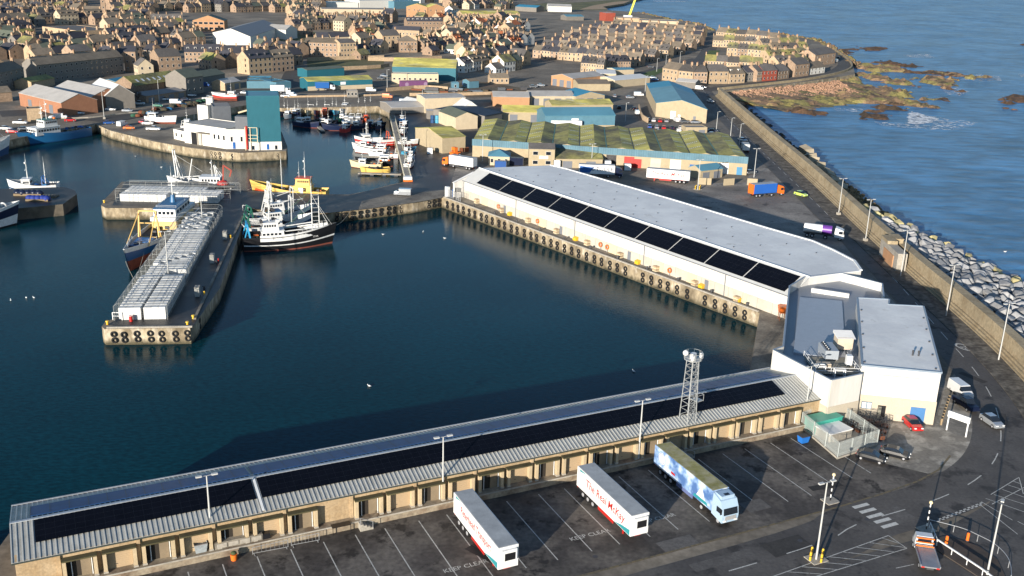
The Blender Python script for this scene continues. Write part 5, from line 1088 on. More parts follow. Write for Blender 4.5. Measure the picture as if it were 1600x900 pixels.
for i in range(9): z = 2+i*1.25; mb.torus((1.15-.2*z/Hh, 0, z), (0, 0, 1), .42, .03, 10, 4)
mb.build('caged_ladder', LS, t)
MB().box(.9, -.7, 6.4, 2.2, .7, 6.48).build('rest_platform', LS, t); mb = MB(); mb.path([(.9, -.7, 7.4), (2.2, -.7, 7.4), (2.2, .7, 7.4), (.9, .7, 7.4)], .05); 
for x, y in ((2.2, -.7), (2.2, .7)): mb.bar((x, y, 6.4), (x, y, 7.4), .05)
mb.build('rest_railing', LS, t)
pf = MB().cyl((0, 0, Hh), (0, 0, Hh+.1), 1.3, 1.3, 16).build('top_platform', LS, t)
mb = MB()
for z in (.5, 1.05): mb.torus((0, 0, Hh+z), (0, 0, 1), 1.3, .035, 18, 4)
for i in range(9): a = 2*math.pi*i/9; mb.bar((1.3*math.cos(a), 1.3*math.sin(a), Hh), (1.3*math.cos(a), 1.3*math.sin(a), Hh+1.05), .05)
mb.build('top_railing', LS, pf)
MB().cyl((0, 0, Hh+.1), (0, 0, Hh+.9), .45, .45, 12).build('equipment_drum', WHITE, pf)
for x, y in ((-.9, -.8), (.95, -.7)): MB().cbox((x, y, Hh+.2), (.4, .35, .75)).build('antenna_box', WHITE, pf)
mb = MB(); mb.bar((-1.3, -.2, Hh+.9), (-1.7, -.2, Hh+1.2), .08); mb.build('radome_arm', LS, pf); MB().sphere((-1.8, -.2, Hh+1.4), .42, 14, 9).build('radome', WHITE, pf)
# brick buttress on the sea wall
a, b = G(1372, 398), G(1398, 424); t = thing('wall_buttress', 'stepped brick and concrete buttress built against the sea wall', 'buttress', (a.x, a.y, 0), ang(a, b)); L_ = (b-a).length
mb = MB(); mb.box(0, .2, 0, L_, 2.4, 4.3); mb.box(L_*.25, .0, 0, L_*.8, .2, 3.0, mi=1); mb.build('body', [CONCL, WALLS['orange']], t); MB().box(-.15, .1, 4.3, L_*.4, 2.5, 5.1).build('raised_block', SWM, t)
t = thing('sea_wall_hut', 'small flat topped concrete block on top of the sea wall by the armour stones', 'block', G(1388, 372, 3.9), ang(a, b)); mb = MB(); mb.box(0, 0, 0, 4.6, 2.2, 1.0); mb.box(-.1, -.1, 1.0, 4.7, 2.3, 1.15); mb.build('block', SWM, t)
for i, (q0, q1) in enumerate(((.05, .4), (.45, .95))): pass
# ================================================================== JETTY GEAR
JNV = Vector((-JD.y, JD.x)); ja = math.atan2(JD.y, JD.x)
def JP(a, b, z=0.0): p = JR0 + JD*a + JNV*b; return Vector((p.x, p.y, z))     # a: out from the jetty head, b: left of its east edge
TM = MB().torus((0, 0, 0), (0, 1, 0), .43, .18, 14, 7).mesh('tyre_fender', RUBBER)
def tyre(p, rz, label, group):
    o = bpy.data.objects.new('tyre_fender', TM); COL.objects.link(o); o.location = p; o.rotation_euler = (R(rnd.uniform(-6, 6)), rnd.uniform(0, 1), rz); tag(o, label, 'tyre', group); return o
def tyre_row(A, B, n, out, where, group, skip=(), z1=-1.0, z2=-2.15):
    A, B = V2(A), V2(B); a = ang(A, B); d = (B-A).normalized(); nn = Vector((d.y, -d.x))*out
    for i in range(n):
        if i in skip: continue
        p = A.lerp(B, (i+.5)/n) + nn*.24 + d*rnd.uniform(-.25, .25)
        tyre((p.x, p.y, z1+rnd.uniform(-.1, .1)), a, 'upper black tyre fender hung on %s' % where, group); tyre((p.x+d.x*.08, p.y+d.y*.08, z2+rnd.uniform(-.08, .1)), a, 'lower black tyre fender hung on %s' % where, group)
tyre_row(QP(2, 0), QP(115, 0), 41, 1, 'the quay wall below the market hall', 'tyre fenders along the market quay', skip=(28, 35))
tyre_row(V2(G(690, 307.5)), V2(G(612, 320)), 9, -1, 'the curved wall of the causeway', 'tyre fenders along the causeway')
tyre_row(V2(G(612, 320)), V2(G(520, 331)), 8, -1, 'the curved wall of the causeway', 'tyre fenders along the causeway')
tyre_row(JP(2, 0), JP(80, 0), 20, 1, 'the shaded side of the caged jetty', 'tyre fenders along the shaded jetty side')
tyre_row(V2(G(166, 514)), V2(G(300, 512)), 7, 1, 'the lit head of the caged jetty', 'tyre fenders on the jetty head')
tyre_row(V2(G(310, 232)), V2(G(347, 236.5)), 6, 1, 'the peninsula wall below the white building', 'tyre fenders on the peninsula wall')
tyre_row(V2(G(352, 238)), V2(G(444, 236)), 4, 1, 'the peninsula wall below the teal tower', 'tyre fenders on the peninsula wall')
tyre_row(V2(G(1187, 489)), V2(G(1176, 560)), 3, -1, 'the short wall at the quay corner', 'tyre fenders at the quay corner')
# bollards and kerb of the quays
def kerb(name, P, w=.5, h=.28, m=CONCL, inset=.3):
    mb = MB(); Pl = offset_line(P, inset); loft(mb, Pl, [(-w/2, .01), (-w/2, h), (w/2, h), (w/2, .01)], closed=True); return struct(name, mb, m)
kerb('quay_kerb', [QP(1, 0), QP(116.5, 0)]); kerb('quay_kerb', [JP(2, .0), JP(80, .0)], m=CONC)
kerb('quay_kerb', pts((300, 512.3), (166, 513.8)), inset=-.4)
def mooring(p, lb, grp='mooring bollards', z=.02):
    t = thing('mooring_bollard', lb, 'bollard', (p[0], p[1], z), 0, grp); MB().cyl((0, 0, 0), (0, 0, .55), .22, .2, 10).build('post', YELP if 'yellow' in lb else DSTEEL, t); MB().cyl((0, 0, .55), (0, 0, .75), .34, .3, 10).build('head', YELP if 'yellow' in lb else DSTEEL, t)
for i in range(12): mooring(QP(5+i*9.8, 1.1), 'dark mooring bollard on the quay edge below the market hall')
for q, w in (((168, 507), 'left front'), ((293, 508), 'right front'), ((302, 498), 'right corner')): mooring(G(*q), 'pale yellow mooring bollard at the %s of the caged jetty' % w, 'yellow mooring bollards')
for a, w in ((20, 'first'), (38, 'second'), (60, 'third')): mooring(JP(a, 1.2), '%s dark mooring bollard along the shaded jetty side' % w)
for q in ((163, 317), (302, 322), (312, 321)): mooring(G(*q), 'pale yellow mooring bollard on the container pier front', 'yellow mooring bollards')
# fish box stacks
BOXW = mat('white_fish_boxes', (.58, .58, .56), .6, var=.12, scale=.9, fine=.12, fscale=3, objvar=.08)
def stack_mesh(w, d, h, n):
    mb = MB(); s = h/n
    for i in range(n): mb.box(-w/2, -d/2, i*s, w/2, d/2, i*s+s*.88); mb.box(-w/2+.04, -d/2+.04, i*s+s*.88, w/2-.04, d/2-.04, i*s+s)
    return mb.mesh('box_stack', BOXW)
SMs = [stack_mesh(1.22, 1.5, 2.4, 6), stack_mesh(1.22, 1.5, 2.05, 5), stack_mesh(1.22, 1.5, 1.5, 4)]
def boxstack(p, rz, lb, grp, v=0, sc=1):
    o = bpy.data.objects.new('box_stack', SMs[v]); COL.objects.link(o); o.location = p; o.rotation_euler = (0, 0, rz+R(rnd.uniform(-1.5, 1.5))); tag(o, lb, 'box stack', grp)
def Jl(x, y, z=0): d = V2(G(x, y, z)) - JR0; return (d.dot(JD), d.dot(JNV))
bl, br = Jl(198, 497), Jl(260, 497)
b0 = br[1] + .7
for i in range(48):
    a = 3.2 + i*1.56
    row = ['head row', 'near rows', 'near rows', 'middle rows', 'far rows'][min(4, 0 if i == 0 else 1+i//13)]
    for j in range(6):
        bb = b0 + j*1.27 + (.75 if j >= 3 else 0)
        lane = 'right' if j < 3 else 'left'
        v = 0 if i < 13 else (1 if (i+j) % 23 else 2)
        if 14 <= i <= 15 and j < 3: continue
        if i > 13: bb = b0 + .3 + j*1.27
        if i > 36 and (j < 1 or (i*7+j*3) % 5 < 2): continue
        boxstack(JP(a, bb, .01), ja, 'white fish box stack in the %s lane of the caged jetty, %s' % (lane, row), 'fish box stacks on the caged jetty', v)
# cage : portal frames along the jetty
CG = paint('cage_steel', (.30, .31, .30), .5, .3)
def cage(name, label, P, a0, a1, b0, b1, step, H, ang_, mesh=True):
    t = thing(name, label, 'cage', P(a0, b0), ang_); L_ = a1-a0; W_ = b1-b0; n = int(L_/step)
    for i in range(n+1):
        x = L_*i/n; mb = MB(); mb.path([(x, 0, 0), (x, 0, H-.5), (x, .6, H), (x, W_-.6, H), (x, W_, H-.5), (x, W_, 0)], .06); mb.bar((x, 0, H*.5), (x, .0, H*.5+.05), .09); mb.build('portal_frame', CG, t)
    mb = MB()
    for y, z in ((0, 1.2), (0, H-.5), (W_, 1.2), (W_, H-.5), (.6, H), (W_-.6, H), (W_/2, H)): mb.bar((0, y, z), (L_, y, z), .06)
    mb.build('rails', CG, t)
    if mesh:
        mb = MB()
        for y in (0, W_):
            for i in range(int(L_/.5)): mb.bar((i*.5, y, 0), (i*.5, y, H-.5), .016)
            for k in range(5): mb.bar((0, y, .5*k+.3), (L_, y, .5*k+.3), .016)
        for i in range(int(L_/1.0)): mb.bar((i, .6, H), (i, W_-.6, H), .016)
        for k in range(6): mb.bar((0, .6+(W_-1.2)*k/5, H), (L_, .6+(W_-1.2)*k/5, H), .014)
        mb.build('netting', CG, t)
    return t
cage('storage_cage', 'long netted steel cage frame over the white box stacks on the jetty', JP, 2.2, 79, b0-1.1, b0+8.6, 4.0, 3.4, ja)
# container pier
PA0, PA1 = V2(G(163, 321)), V2(G(303, 324)); PD = (PA1-PA0).normalized(); PN = Vector((-PD.y, PD.x)); pa = math.atan2(PD.y, PD.x)
def PP(a, b, z=0.0): p = PA0 + PD*a + PN*b; return Vector((p.x, p.y, z))
d_ = V2(G(186, 315)) - PA0; pa0, pb0 = d_.dot(PD), d_.dot(PN); Lp = (PA1-PA0).length
for i in range(21):
    for j in range(6):
        if j < 2 and 9 < i < 12: continue
        if i > 16 and j > 3: continue
        boxstack(PP(pa0+.8+i*1.27, pb0+1.2+j*1.62 + (.9 if j > 1 else 0), .01), pa + 0, 'white box stack on the container pier, %s' % (['front row', 'second row', 'third row', 'fourth row', 'fifth row', 'back row'][j]), 'box stacks on the container pier', 1)
cage('storage_cage', 'wide netted steel cage frame over the white stacks on the small pier', PP, pa0-.8, pa0+30.5, pb0, pb0+11.8, 4.2, 3.5, pa)
# jetty odds
c = G(184, 500); t = thing('bench_frame', 'white pipe frame at the left head of the caged jetty', 'frame', (c.x, c.y, 0), R(0)); mb = MB(); mb.path([(-.9, 0, 0), (-.9, 0, 1.5), (.9, 0, 1.5), (.9, 0, 0)], .12); mb.bar((-.9, 0, .8), (.9, 0, .8), .1); mb.build('frame', WHITE, t)
c = G(205, 502); t = thing('fuel_can', 'small red drum at the head of the caged jetty', 'drum', (c.x, c.y, .01)); MB().cyl((0, 0, 0), (0, 0, 1.1), .35, .35, 12).build('drum', REDP, t); MB().torus((0, 0, 1.1), (0, 0, 1), .33, .04, 12, 4).build('rim', WHITE, t)
for q, w in (((352, 373), 'top'), ((332, 410), 'middle'), ((309, 462), 'nearest')):
    c = G(*q); t = thing('service_cabinet', '%s grey service cabinet along the dark jetty roadway' % w, 'cabinet', (c.x, c.y, .01), ja, 'service cabinets on the jetty'); MB().box(-.8, -.45, 0, .8, .45, 1.9).build('housing', mat('cabinet_grey', (.34, .34, .31), .7), t); MB().box(-.86, -.5, 1.9, .86, .5, 2.0).build('lid', CONCL, t)
    MB().cyl((.2, -1.3, 0), (.2, -1.3, .9), .18, .18, 8).build('hose_post', REDP if w == 'middle' else YELP, t)
mb = MB(); 
c = G(389, 328); t = thing('boarding_frame', 'white square pipe frame where the jetty meets the causeway', 'frame', (c.x-.8, c.y-.5, 0)); mb.path([(-.7, 0, 0), (-.7, 0, 1.4), (.7, 0, 1.4), (.7, 0, 0)], .1); mb.build('frame', WHITE, t)
# left small pier
pl = pts((-80, 297), (0, 295), (100, 292), (117, 297.5), (120, 303), (98, 319), (32, 325), (-80, 331))
land('old_pier', pl, -.02, WETQ, mat('dark_stone_wall', (.16, .135, .10), .9, var=.3, scale=.4, alt=(.07, .06, .045), altscale=.4))
c = G(84, 322, -.6); t = thing('warning_board', 'orange edged white board fixed to the old pier wall', 'sign', (c.x, c.y-.15, -2.3), ang(G(32, 325), G(98, 319))); MB().box(-1.2, -.06, 0, 1.2, .05, 1.9).build('board', ORANGEP, t); MB().box(-.85, -.08, .35, .85, -.06, 1.5).build('panel', WHITE, t)
for q, w, m_, s in (((45, 305), 'dark blue covered', CP['navy'], (7.5, 2.2, 1.7)), ((60, 313), 'bright blue covered', paint('tarp_blue', (.01, .03, .22), .7), (6, 2.4, 1.5)), ((78, 307), 'grey weathered', CONC, (4, 3, .6))):
    c = G(*q); t = thing('covered_gear', '%s heap of gear on the old pier' % w, 'gear', (c.x, c.y, 0), R(3), 'gear heaps on the old pier')
    mb = MB(); 
    for i in range(5): mb.sphere((-s[0]/2+s[0]*(i+.5)/5, rnd.uniform(-.3, .3), s[2]*.4), s[2]*.62, 8, 5, sq=(1.2, s[1]/s[2]*.75, .9))
    mb.build('cover', m_, t); MB().box(-s[0]/2, -s[1]/2, 0, s[0]/2, s[1]/2, s[2]*.35).build('pallets', mat('pallet_wood', (.2, .15, .09), .9), t)

# ================================================================== BOATS
DECKM = mat('boat_deck', (.10, .085, .07), .85, var=.3, scale=1.2, fine=.3, fscale=4); NETG = mat('net_heap', (.03, .05, .035), .95, var=.5, scale=3, fine=.4, alt=(.09, .05, .03), altscale=1.3); NETB = mat('blue_rope', (.02, .12, .25), .9, var=.4, scale=3)
MASTW = paint('mast_white', (.6, .6, .58), .5); BOOT = mat('antifouling', (.20, .055, .035), .8, var=.25)
def hull(t, L_, B, D, mats, bow=1.6, bul=.9, stern=.78, band=.0):
    """mats: below waterline, lower side, stripe, upper side, bulwark"""
    N = 18; S = []
    for i in range(N+1):
        s = i/N; x = -L_/2 + L_*s
        f = stern + (1-stern)*min(1, s/.35)**.7 if s < .35 else (1 - ((s-.35)/.65)**2.6)
        fw = f*(.93 if s < .5 else .93-.28*((s-.5)/.5)**1.5)
        sh = D + bow*max(0, (s-.35)/.65)**2 + .25*max(0, (.3-s)/.3)**2
        S.append((x, max(.02, f)*B/2, max(.02, fw)*B/2, sh, s))
    lv = [(-1.2, .35), (0.02, .94), (.12, .955), (.55, .98), (.66, .985), (1.0, 1.0)]
    rows = []
    for k, (zf, bf) in enumerate(lv):
        r = []
        for x, bt, bw, sh, s in S:
            z = -1.2 if k == 0 else (zf*sh if k > 1 else .0)
            w = bw*.5 if k == 0 else bw + (bt-bw)*max(0, min(1, z/sh))
            rake = 0 if s < .6 else (z/sh)*L_*.045*((s-.6)/.4)**2
            r.append((x+rake, w, z))
        rows.append(r)
    r = [(x+L_*.055*max(0, (s-.6)/.4)**2, bt*1.01, sh+bul*(.85+.3*s)) for x, bt, bw, sh, s in S]; rows.append(r)
    mb = MB()
    for side in (1, -1):
        for k in range(len(rows)-1):
            vs = [(x, side*y, z) for x, y, z in rows[k]] + [(x, side*y, z) for x, y, z in rows[k+1]]; n = N+1
            fs = [(i, i+1, n+i+1, n+i) if side < 0 else (i, n+i, n+i+1, i+1) for i in range(N)]
            mi = [0, 0, 1, 2, 3, 4][k] if k < 6 else 4
            mb.add(vs, fs, True, mi)
    for k in range(len(rows)-1):                      # transom
        a, b = rows[k][0], rows[k+1][0]; mb.add([(a[0], a[1], a[2]), (a[0], -a[1], a[2]), (b[0], -b[1], b[2]), (b[0], b[1], b[2])], [(0, 1, 2, 3)], False, [0, 0, 1, 2, 3, 4][k])
    h = mb.build('hull', list(mats), t)
    mb = MB(); n = N+1; vs = [(x, y*.97, z) for x, y, z in rows[5]] + [(x, -y*.97, z) for x, y, z in rows[5]]
    mb.add(vs, [(i, n+i, n+i+1, i+1) for i in range(N)]); mb.build('deck', DECKM, t)
    mb = MB()
    for side in (1, -1): mb.path([(x, side*y, z) for x, y, z in rows[6]], .14)
    mb.build('gunwale', mats[4], h)
    def dz(x): s = (x+L_/2)/L_; return D + bow*max(0, (s-.35)/.65)**2
    def hb(x): s = max(0, min(1, (x+L_/2)/L_)); return ((stern + (1-stern)*min(1, s/.35)**.7) if s < .35 else max(.02, 1-((s-.35)/.65)**2.6))*B/2
    return dz, hb, rows
def house(t, x0, x1, w, z0, h, m, wins=True, rake=.25, name='wheelhouse', roofm=None, nwin=5):
    mb = MB(); vs = [(x0, -w/2, z0), (x1, -w/2, z0), (x1, w/2, z0), (x0, w/2, z0), (x0+.1, -w/2+.1, z0+h), (x1-rake, -w/2+.1, z0+h), (x1-rake, w/2-.1, z0+h), (x0+.1, w/2-.1, z0+h)]
    mb.add(vs, [(0, 3, 2, 1), (4, 5, 6, 7), (0, 1, 5, 4), (1, 2, 6, 5), (2, 3, 7, 6), (3, 0, 4, 7)]); o = mb.build(name, m, t)
    MB().box(x0-.1, -w/2-.1, z0+h, x1-rake+.25, w/2+.1, z0+h+.12).build('house_roof', roofm or m, o)
    if wins:
        n = nwin; zz = z0+h*.5; hh = h*.28
        for s in (-1, 1):
            for i in range(n): 
                xa = x0+.35+(x1-x0-.9)*i/n; yy = s*(w/2-.03); mb = MB(); mb.box(xa, yy-.04, zz, xa+(x1-x0-.9)/n*.62, yy+.04, zz+hh); mb.build('side_window', GLASS, o)
        mb = MB(); k = max(3, int(w/1.0))
        for i in range(k): ya = -w/2+.25+(w-.5)*i/k; xx = x1-rake*.6; mb.box(xx-.06, ya, zz, xx+.05, ya+(w-.5)/k*.72, zz+hh)
        mb.build('front_windows', GLASS, o)
        mb = MB()
        for i in range(3): ya = -w/2+.4+(w-.8)*i/3; mb.box(x0-.02, ya, zz, x0+.1, ya+.5, zz+hh)
        mb.build('rear_windows', GLASS, o)
    return o
def mast(t, x, z0, H, m=MASTW, spreaders=True, radar=True, y=0):
    mb = MB(); mb.cyl((x, y, z0), (x, y, z0+H), .16 if H > 4 else .07, .08 if H > 4 else .04, 8)
    if spreaders and H > 4.1:
        for f in (.55, .8): mb.bar((x, y-1.0, z0+H*f), (x, y+1.0, z0+H*f), .08)
    mb.cyl((x, y, z0+H), (x, y, z0+H+1.8), .03, .02, 5); o = mb.build('mast', m, t)
    if radar:
        q = .35 if H < 4.1 else 1; MB().box(x+.1, y-.9*q, z0+H*.45, x+.3, y+.9*q, z0+H*.45+.14).build('radar', WHITE, o); MB().sphere((x, y+.8*q, z0+H*.8+.3*q), .3*q, 10, 6).build('dome', WHITE, o)
    return o
def gantry(t, x, w, z0, H, m, lean=0.0, thick=.22, name='gantry', legs2=True):
    mb = MB(); mb.path([(x, -w/2, z0), (x+lean, -w/2*.8, z0+H), (x+lean, w/2*.8, z0+H), (x, w/2, z0)], thick); mb.bar((x+lean*.6, -w/2*.87, z0+H*.6), (x+lean*.6, w/2*.87, z0+H*.6), thick*.7)
    if legs2:
        for s in (-1, 1): mb.bar((x-1.6, s*w/2, z0), (x+lean*.9, s*w/2*.82, z0+H*.9), thick*.6)
    return mb.build(name, m, t)
def clutter(t, x0, x1, hw, z, n=6, mats=None):
    mats = mats or [NETG, NETB, ORANGEP, DSTEEL]
    for i in range(n):
        x = rnd.uniform(x0, x1); y = rnd.uniform(-hw, hw); k = rnd.random(); m_ = rnd.choice(mats)
        if k < .4: MB().sphere((x, y, z+.15), rnd.uniform(.4, .9), 9, 5, sq=(1.2, 1, .6)).build('net_pile', m_, t)
        elif k < .7: MB().cyl((x, y-.5, z+.45), (x, y+.5, z+.45), .42, .42, 10).build('winch_drum', DSTEEL, t)
        else: MB().cbox((x, y, z), (rnd.uniform(.6, 1.2), rnd.uniform(.5, 1), rnd.uniform(.4, .8)), rnd.random()).build('deck_box', m_, t)
def boat_thing(name, label, cat, S, Bw, group=None, z=WZ):
    a, b = G(*S, z), G(*Bw, z); L_ = (b-a).length; c = (a+b)/2; return thing(name, label, cat, (c.x, c.y, z), ang(a, b), group), L_
def rail_around(t, pts_, h=1.0, m=MASTW):
    mb = MB()
    for f in (.55, 1): mb.path([(x, y, z+h*f) for x, y, z in pts_], .045)
    for x, y, z in pts_: mb.bar((x, y, z), (x, y, z+h), .045)
    return mb.build('guard_rail', m, t)
BLKH = paint('hull_black', (.012, .012, .014), .35); BLUH = paint('hull_blue', (.012, .06, .16), .35); NAVH = paint('hull_navy', (.008, .016, .05), .35); REDH = paint('hull_red', (.5, .04, .03), .4); YELH = paint('hull_yellow', (.66, .44, .11), .4); ORH = paint('hull_orange', (.62, .09, .025), .45); GRNH = paint('hull_green', (.02, .12, .08), .4); TEAH = paint('hull_light_blue', (.06, .28, .42), .4); CRH = paint('hull_cream', (.6, .5, .3), .5)
# 1 black and white trawler in front
t, L_ = boat_thing('fishing_trawler', 'black and white fishing trawler nearest in the raft beside the causeway', 'trawler', (380, 389), (519, 380))
dz, hb, rows = hull(t, L_, 7.4, 2.3, [BOOT, BLKH, WHITEB, BLKH, BLKH], 1.7, 1.15)
mb = MB()                                             # white shelter side running most of her length
for s in (-1, 1):
    xs = [-L_*.32+L_*.78*i/14 for i in range(15)]
    vs = [(x, s*(hb(x)+.06), dz(x)+.15) for x in xs] + [(x, s*(hb(x)+.02), dz(x)+1.75-.25*abs(i-3)/12) for i, x in enumerate(xs)]
    mb.add(vs, [(i, i+1, 16+i, 15+i) if s < 0 else (i, 15+i, 16+i, i+1) for i in range(14)], True)
mb.build('shelter_side', WHITEB, t)
for s in (-1,):
    text_obj('registration', 'INS 251', .9, BLKH, t, Matrix.Translation((-L_*.12, s*(hb(0)+.10), dz(0)+.85)) @ Matrix.Rotation(R(90), 4, 'X'), .01)
    text_obj('boat_name', 'STAR', .6, WHITEB, t, Matrix.Translation((L_*.30, s*(hb(L_*.3)+.10), dz(L_*.3)-.35)) @ Matrix.Rotation(R(17), 4, 'Z') @ Matrix.Rotation(R(90), 4, 'X'), .01)
house(t, -L_*.30, -L_*.04, 3.6, 2.4, 2.1, WHITEB, name='deckhouse'); house(t, -L_*.28, -L_*.10, 3.2, 4.6, 2.0, WHITEB, roofm=WHITEB)
mast(t, -L_*.2, 6.7, 5.5); mast(t, L_*.28, 3.3, 12.5, radar=False); mast(t, L_*.36, 3.6, 8.8, radar=False, spreaders=False)
mb = MB()
for i in range(9): z = 4+i*1.1; mb.bar((L_*.28, 0, z), (L_*.36, 0, z), .07)
mb.path([(L_*.28, 0, 13), (L_*.46, 0, 5)], .08); mb.path([(L_*.36, 0, 10), (L_*.5, 0, 5)], .06); mb.build('mast_lattice', MASTW, t)
mb = MB(); mb.bar((-L_*.05, .6, 5.0), (L_*.28, .3, 5.8), .22); mb.bar((-L_*.05, -1.2, 4.2), (L_*.28, -.9, 4.6), .22); mb.build('derrick', MASTW, t)
mb = MB()
for a, b in (((L_*.28, 0, 14), (-L_*.1, 1, 7)), ((L_*.28, 0, 12), (0, -1, 5)), ((L_*.28, 0, 10), (-L_*.02, 1.4, 5))): mb.bar(a, b, .04)
mb.build('rigging', paint('green_rope', (.08, .2, .12), .8), t)
gantry(t, -L_*.42, 5.2, 2.5, 4.0, paint('gantry_blue', (.03, .28, .5), .5), -.6, .4)
clutter(t, -L_*.48, -L_*.34, 2.2, 2.5, 8); clutter(t, 0, L_*.25, 2.0, 2.4, 10, [WHITEB, NETG, BLUEP, WHITEB]); clutter(t, -L_*.3, -L_*.1, 1.5, 6.6, 5, [WHITEB, DSTEEL])
rail_around(t, [(x, -hb(x), dz(x)+1.2) for x in [L_*(.1+.05*i) for i in range(8)]] + [(x, hb(x), dz(x)+1.2) for x in [L_*(.45-.05*i) for i in range(8)]], .9)
# 2, 3 rafted trawlers behind
for S, Bw, lb, hm, sm in (((382, 373), (484, 362), 'white wheelhouse trawler in the middle of the raft beside the causeway', BLUH, WHITEB), ((386, 358), (486, 346), 'trawler with a tall white A-frame mast at the back of the raft', NAVH, WHITEB)):
    t, L_ = boat_thing('fishing_trawler', lb, 'trawler', S, Bw, None)
    dz, hb, rows = hull(t, L_, 6.6, 2.3, [BOOT, hm, WHITEB, hm, sm], 1.5, 1.1)
    house(t, -L_*.22, L_*.06, 3.8, 2.4, 2.1, sm, name='deckhouse'); house(t, -L_*.18, L_*.06, 3.4, 4.6, 2.0, sm, roofm=paint('wheelhouse_blue', (.03, .12, .25)))
    mast(t, -L_*.1, 6.7, 4.6); gantry(t, -L_*.12, 2.0, 6.6, 5.5, MASTW, -.4, .3, legs2=True, name='mast_frame'); gantry(t, L_*.2, 2.6, 2.6, 7.5, MASTW, .2, .2, legs2=False)
    mb = MB(); mb.bar((L_*.2, 0, 9), (-L_*.05, 0, 8), .15); mb.bar((L_*.2, 0, 10), (L_*.46, 0, 4.5), .06); mb.bar((-L_*.2, 0, 8.8), (L_*.42, .2, 9.0), .12); mb.build('derrick', MASTW, t)
    gantry(t, -L_*.43, 4.8, 2.5, 3.6, GRNH, -.5, .3); clutter(t, -L_*.46, -L_*.25, 2.2, 2.5, 10); clutter(t, L_*.08, L_*.3, 1.8, 2.5, 7); clutter(t, -L_*.18, 0, 1.3, 6.7, 7, [WHITEB, DSTEEL, NETG])
# 4 blue trawler at the caged jetty, bow towards the viewer
t, L_ = boat_thing('beam_trawler', 'blue hulled beam trawler with yellow gantries moored left of the caged jetty', 'trawler', (292, 344), (203, 424))
BRB = paint('hull_bright_blue', (.015, .10, .27), .35); dz, hb, rows = hull(t, L_, 8.2, 2.6, [BOOT, BOOT, BRB, BRB, WHITEB], 2.3, .9, stern=.85)
house(t, -L_*.42, -L_*.08, 6.2, 2.6, 2.3, paint('house_yellow', (.68, .45, .12)), wins=False, name='deckhouse'); house(t, -L_*.38, -L_*.10, 5.6, 4.9, 2.7, WHITEB, roofm=paint('wheelhouse_blue', (.03, .12, .25))); 
mb = MB(); mb.box(-L_*.45, -3.2, 4.85, -L_*.07, 3.2, 5.8); mb.build('bridge_deck', WHITEB, t)
rail_around(t, [(-L_*.44, -2.6, 7.4), (-L_*.3, -2.6, 7.4), (-L_*.14, -2.5, 7.4), (-L_*.14, 2.5, 7.4), (-L_*.3, 2.6, 7.4), (-L_*.44, 2.6, 7.4)], .8)
mb = MB(); mb.cyl((-L_*.27, 0, 7.4), (-L_*.27, 0, 9.6), .9, .5, 10); mb.build('funnel', paint('wheelhouse_blue', (.03, .12, .25)), t); mast(t, -L_*.27, 9.4, 6.0)
YG = paint('gantry_yellow', (.66, .42, .13), .5)
gantry(t, L_*.18, 5.0, 3.0, 7.4, YG, -.4, .3); mb = MB(); mb.bar((L_*.16, -2.0, 10.2), (L_*.36, -2.6, 4.2), .18); mb.bar((L_*.16, 2.0, 10.2), (L_*.36, 2.6, 4.2), .18); mb.bar((L_*.12, -3.0, 3.2), (L_*.12, 3.0, 3.2), .2); mb.build('derrick', YG, t)
MB().box(L_*.22, -2.3, 3.2, L_*.34, 2.3, 4.0).build('hatch_cover', paint('hatch_blue', (.02, .13, .36)), t); house(t, L_*.22, L_*.31, 3.6, 3.1, 1.2, WHITEB, wins=False, name='foredeck_locker', roofm=paint('hatch_blue', (.02, .13, .36)))
clutter(t, L_*.28, L_*.42, 1.2, 3.8, 8, [BLACK, DSTEEL, WHITEB, CP['silver']]); clutter(t, -L_*.1, L_*.12, 2.4, 2.7, 9, [RUST, NETG, DSTEEL])
rail_around(t, [(x, s*hb(x)*.98, dz(x)+.9) for s in (-1,) for x in (L_*.25, L_*.33, L_*.41, L_*.48)] + [(x, hb(x)*.98, dz(x)+.9) for x in (L_*.41, L_*.33, L_*.25)], .8, WHITEB)
mb = MB()
for s in (-1, 1):
    vs = []; xs = [L_*(.12+.04*i) for i in range(10)]
    vs = [(x+.02*L_, s*(hb(x)+.05), dz(x)+.25) for x in xs] + [(x+.03*L_, s*(hb(x)+.05), dz(x)+.95) for x in xs]; mb.add(vs, [(i, i+1, 11+i, 10+i) if s < 0 else (i, 10+i, 11+i, i+1) for i in range(9)], True)
mb.build('white_bow_band', WHITEB, t)
mb = MB(); 
# mooring ropes
def rope(p, q, lb, sag=.8):
    mb = MB(); p = Vector(p); q = Vector(q); P = [p.lerp(q, i/8) - Vector((0, 0, sag*4*(i/8)*(1-i/8))) for i in range(9)]; mb.path(P, .07); tag(mb.build('mooring_rope', paint('rope', (.4, .36, .28), .9)), lb, 'rope', 'mooring ropes')
p0 = G(196, 408, WZ+3.2); rope(p0, JP(22, 14.6, .3), 'mooring rope from the blue trawler bow to the jetty'); rope(G(225, 395, WZ+3), JP(9, 14.8, .3), 'long slack mooring rope from the blue trawler side to the jetty'); rope(G(397, 292, WZ+3.5), G(350, 300, .3), 'mooring rope from the orange bow of the guard vessel'); rope(G(524, 352, WZ+3.6), G(548, 328, .3), 'mooring rope from the black trawler bow to the causeway')
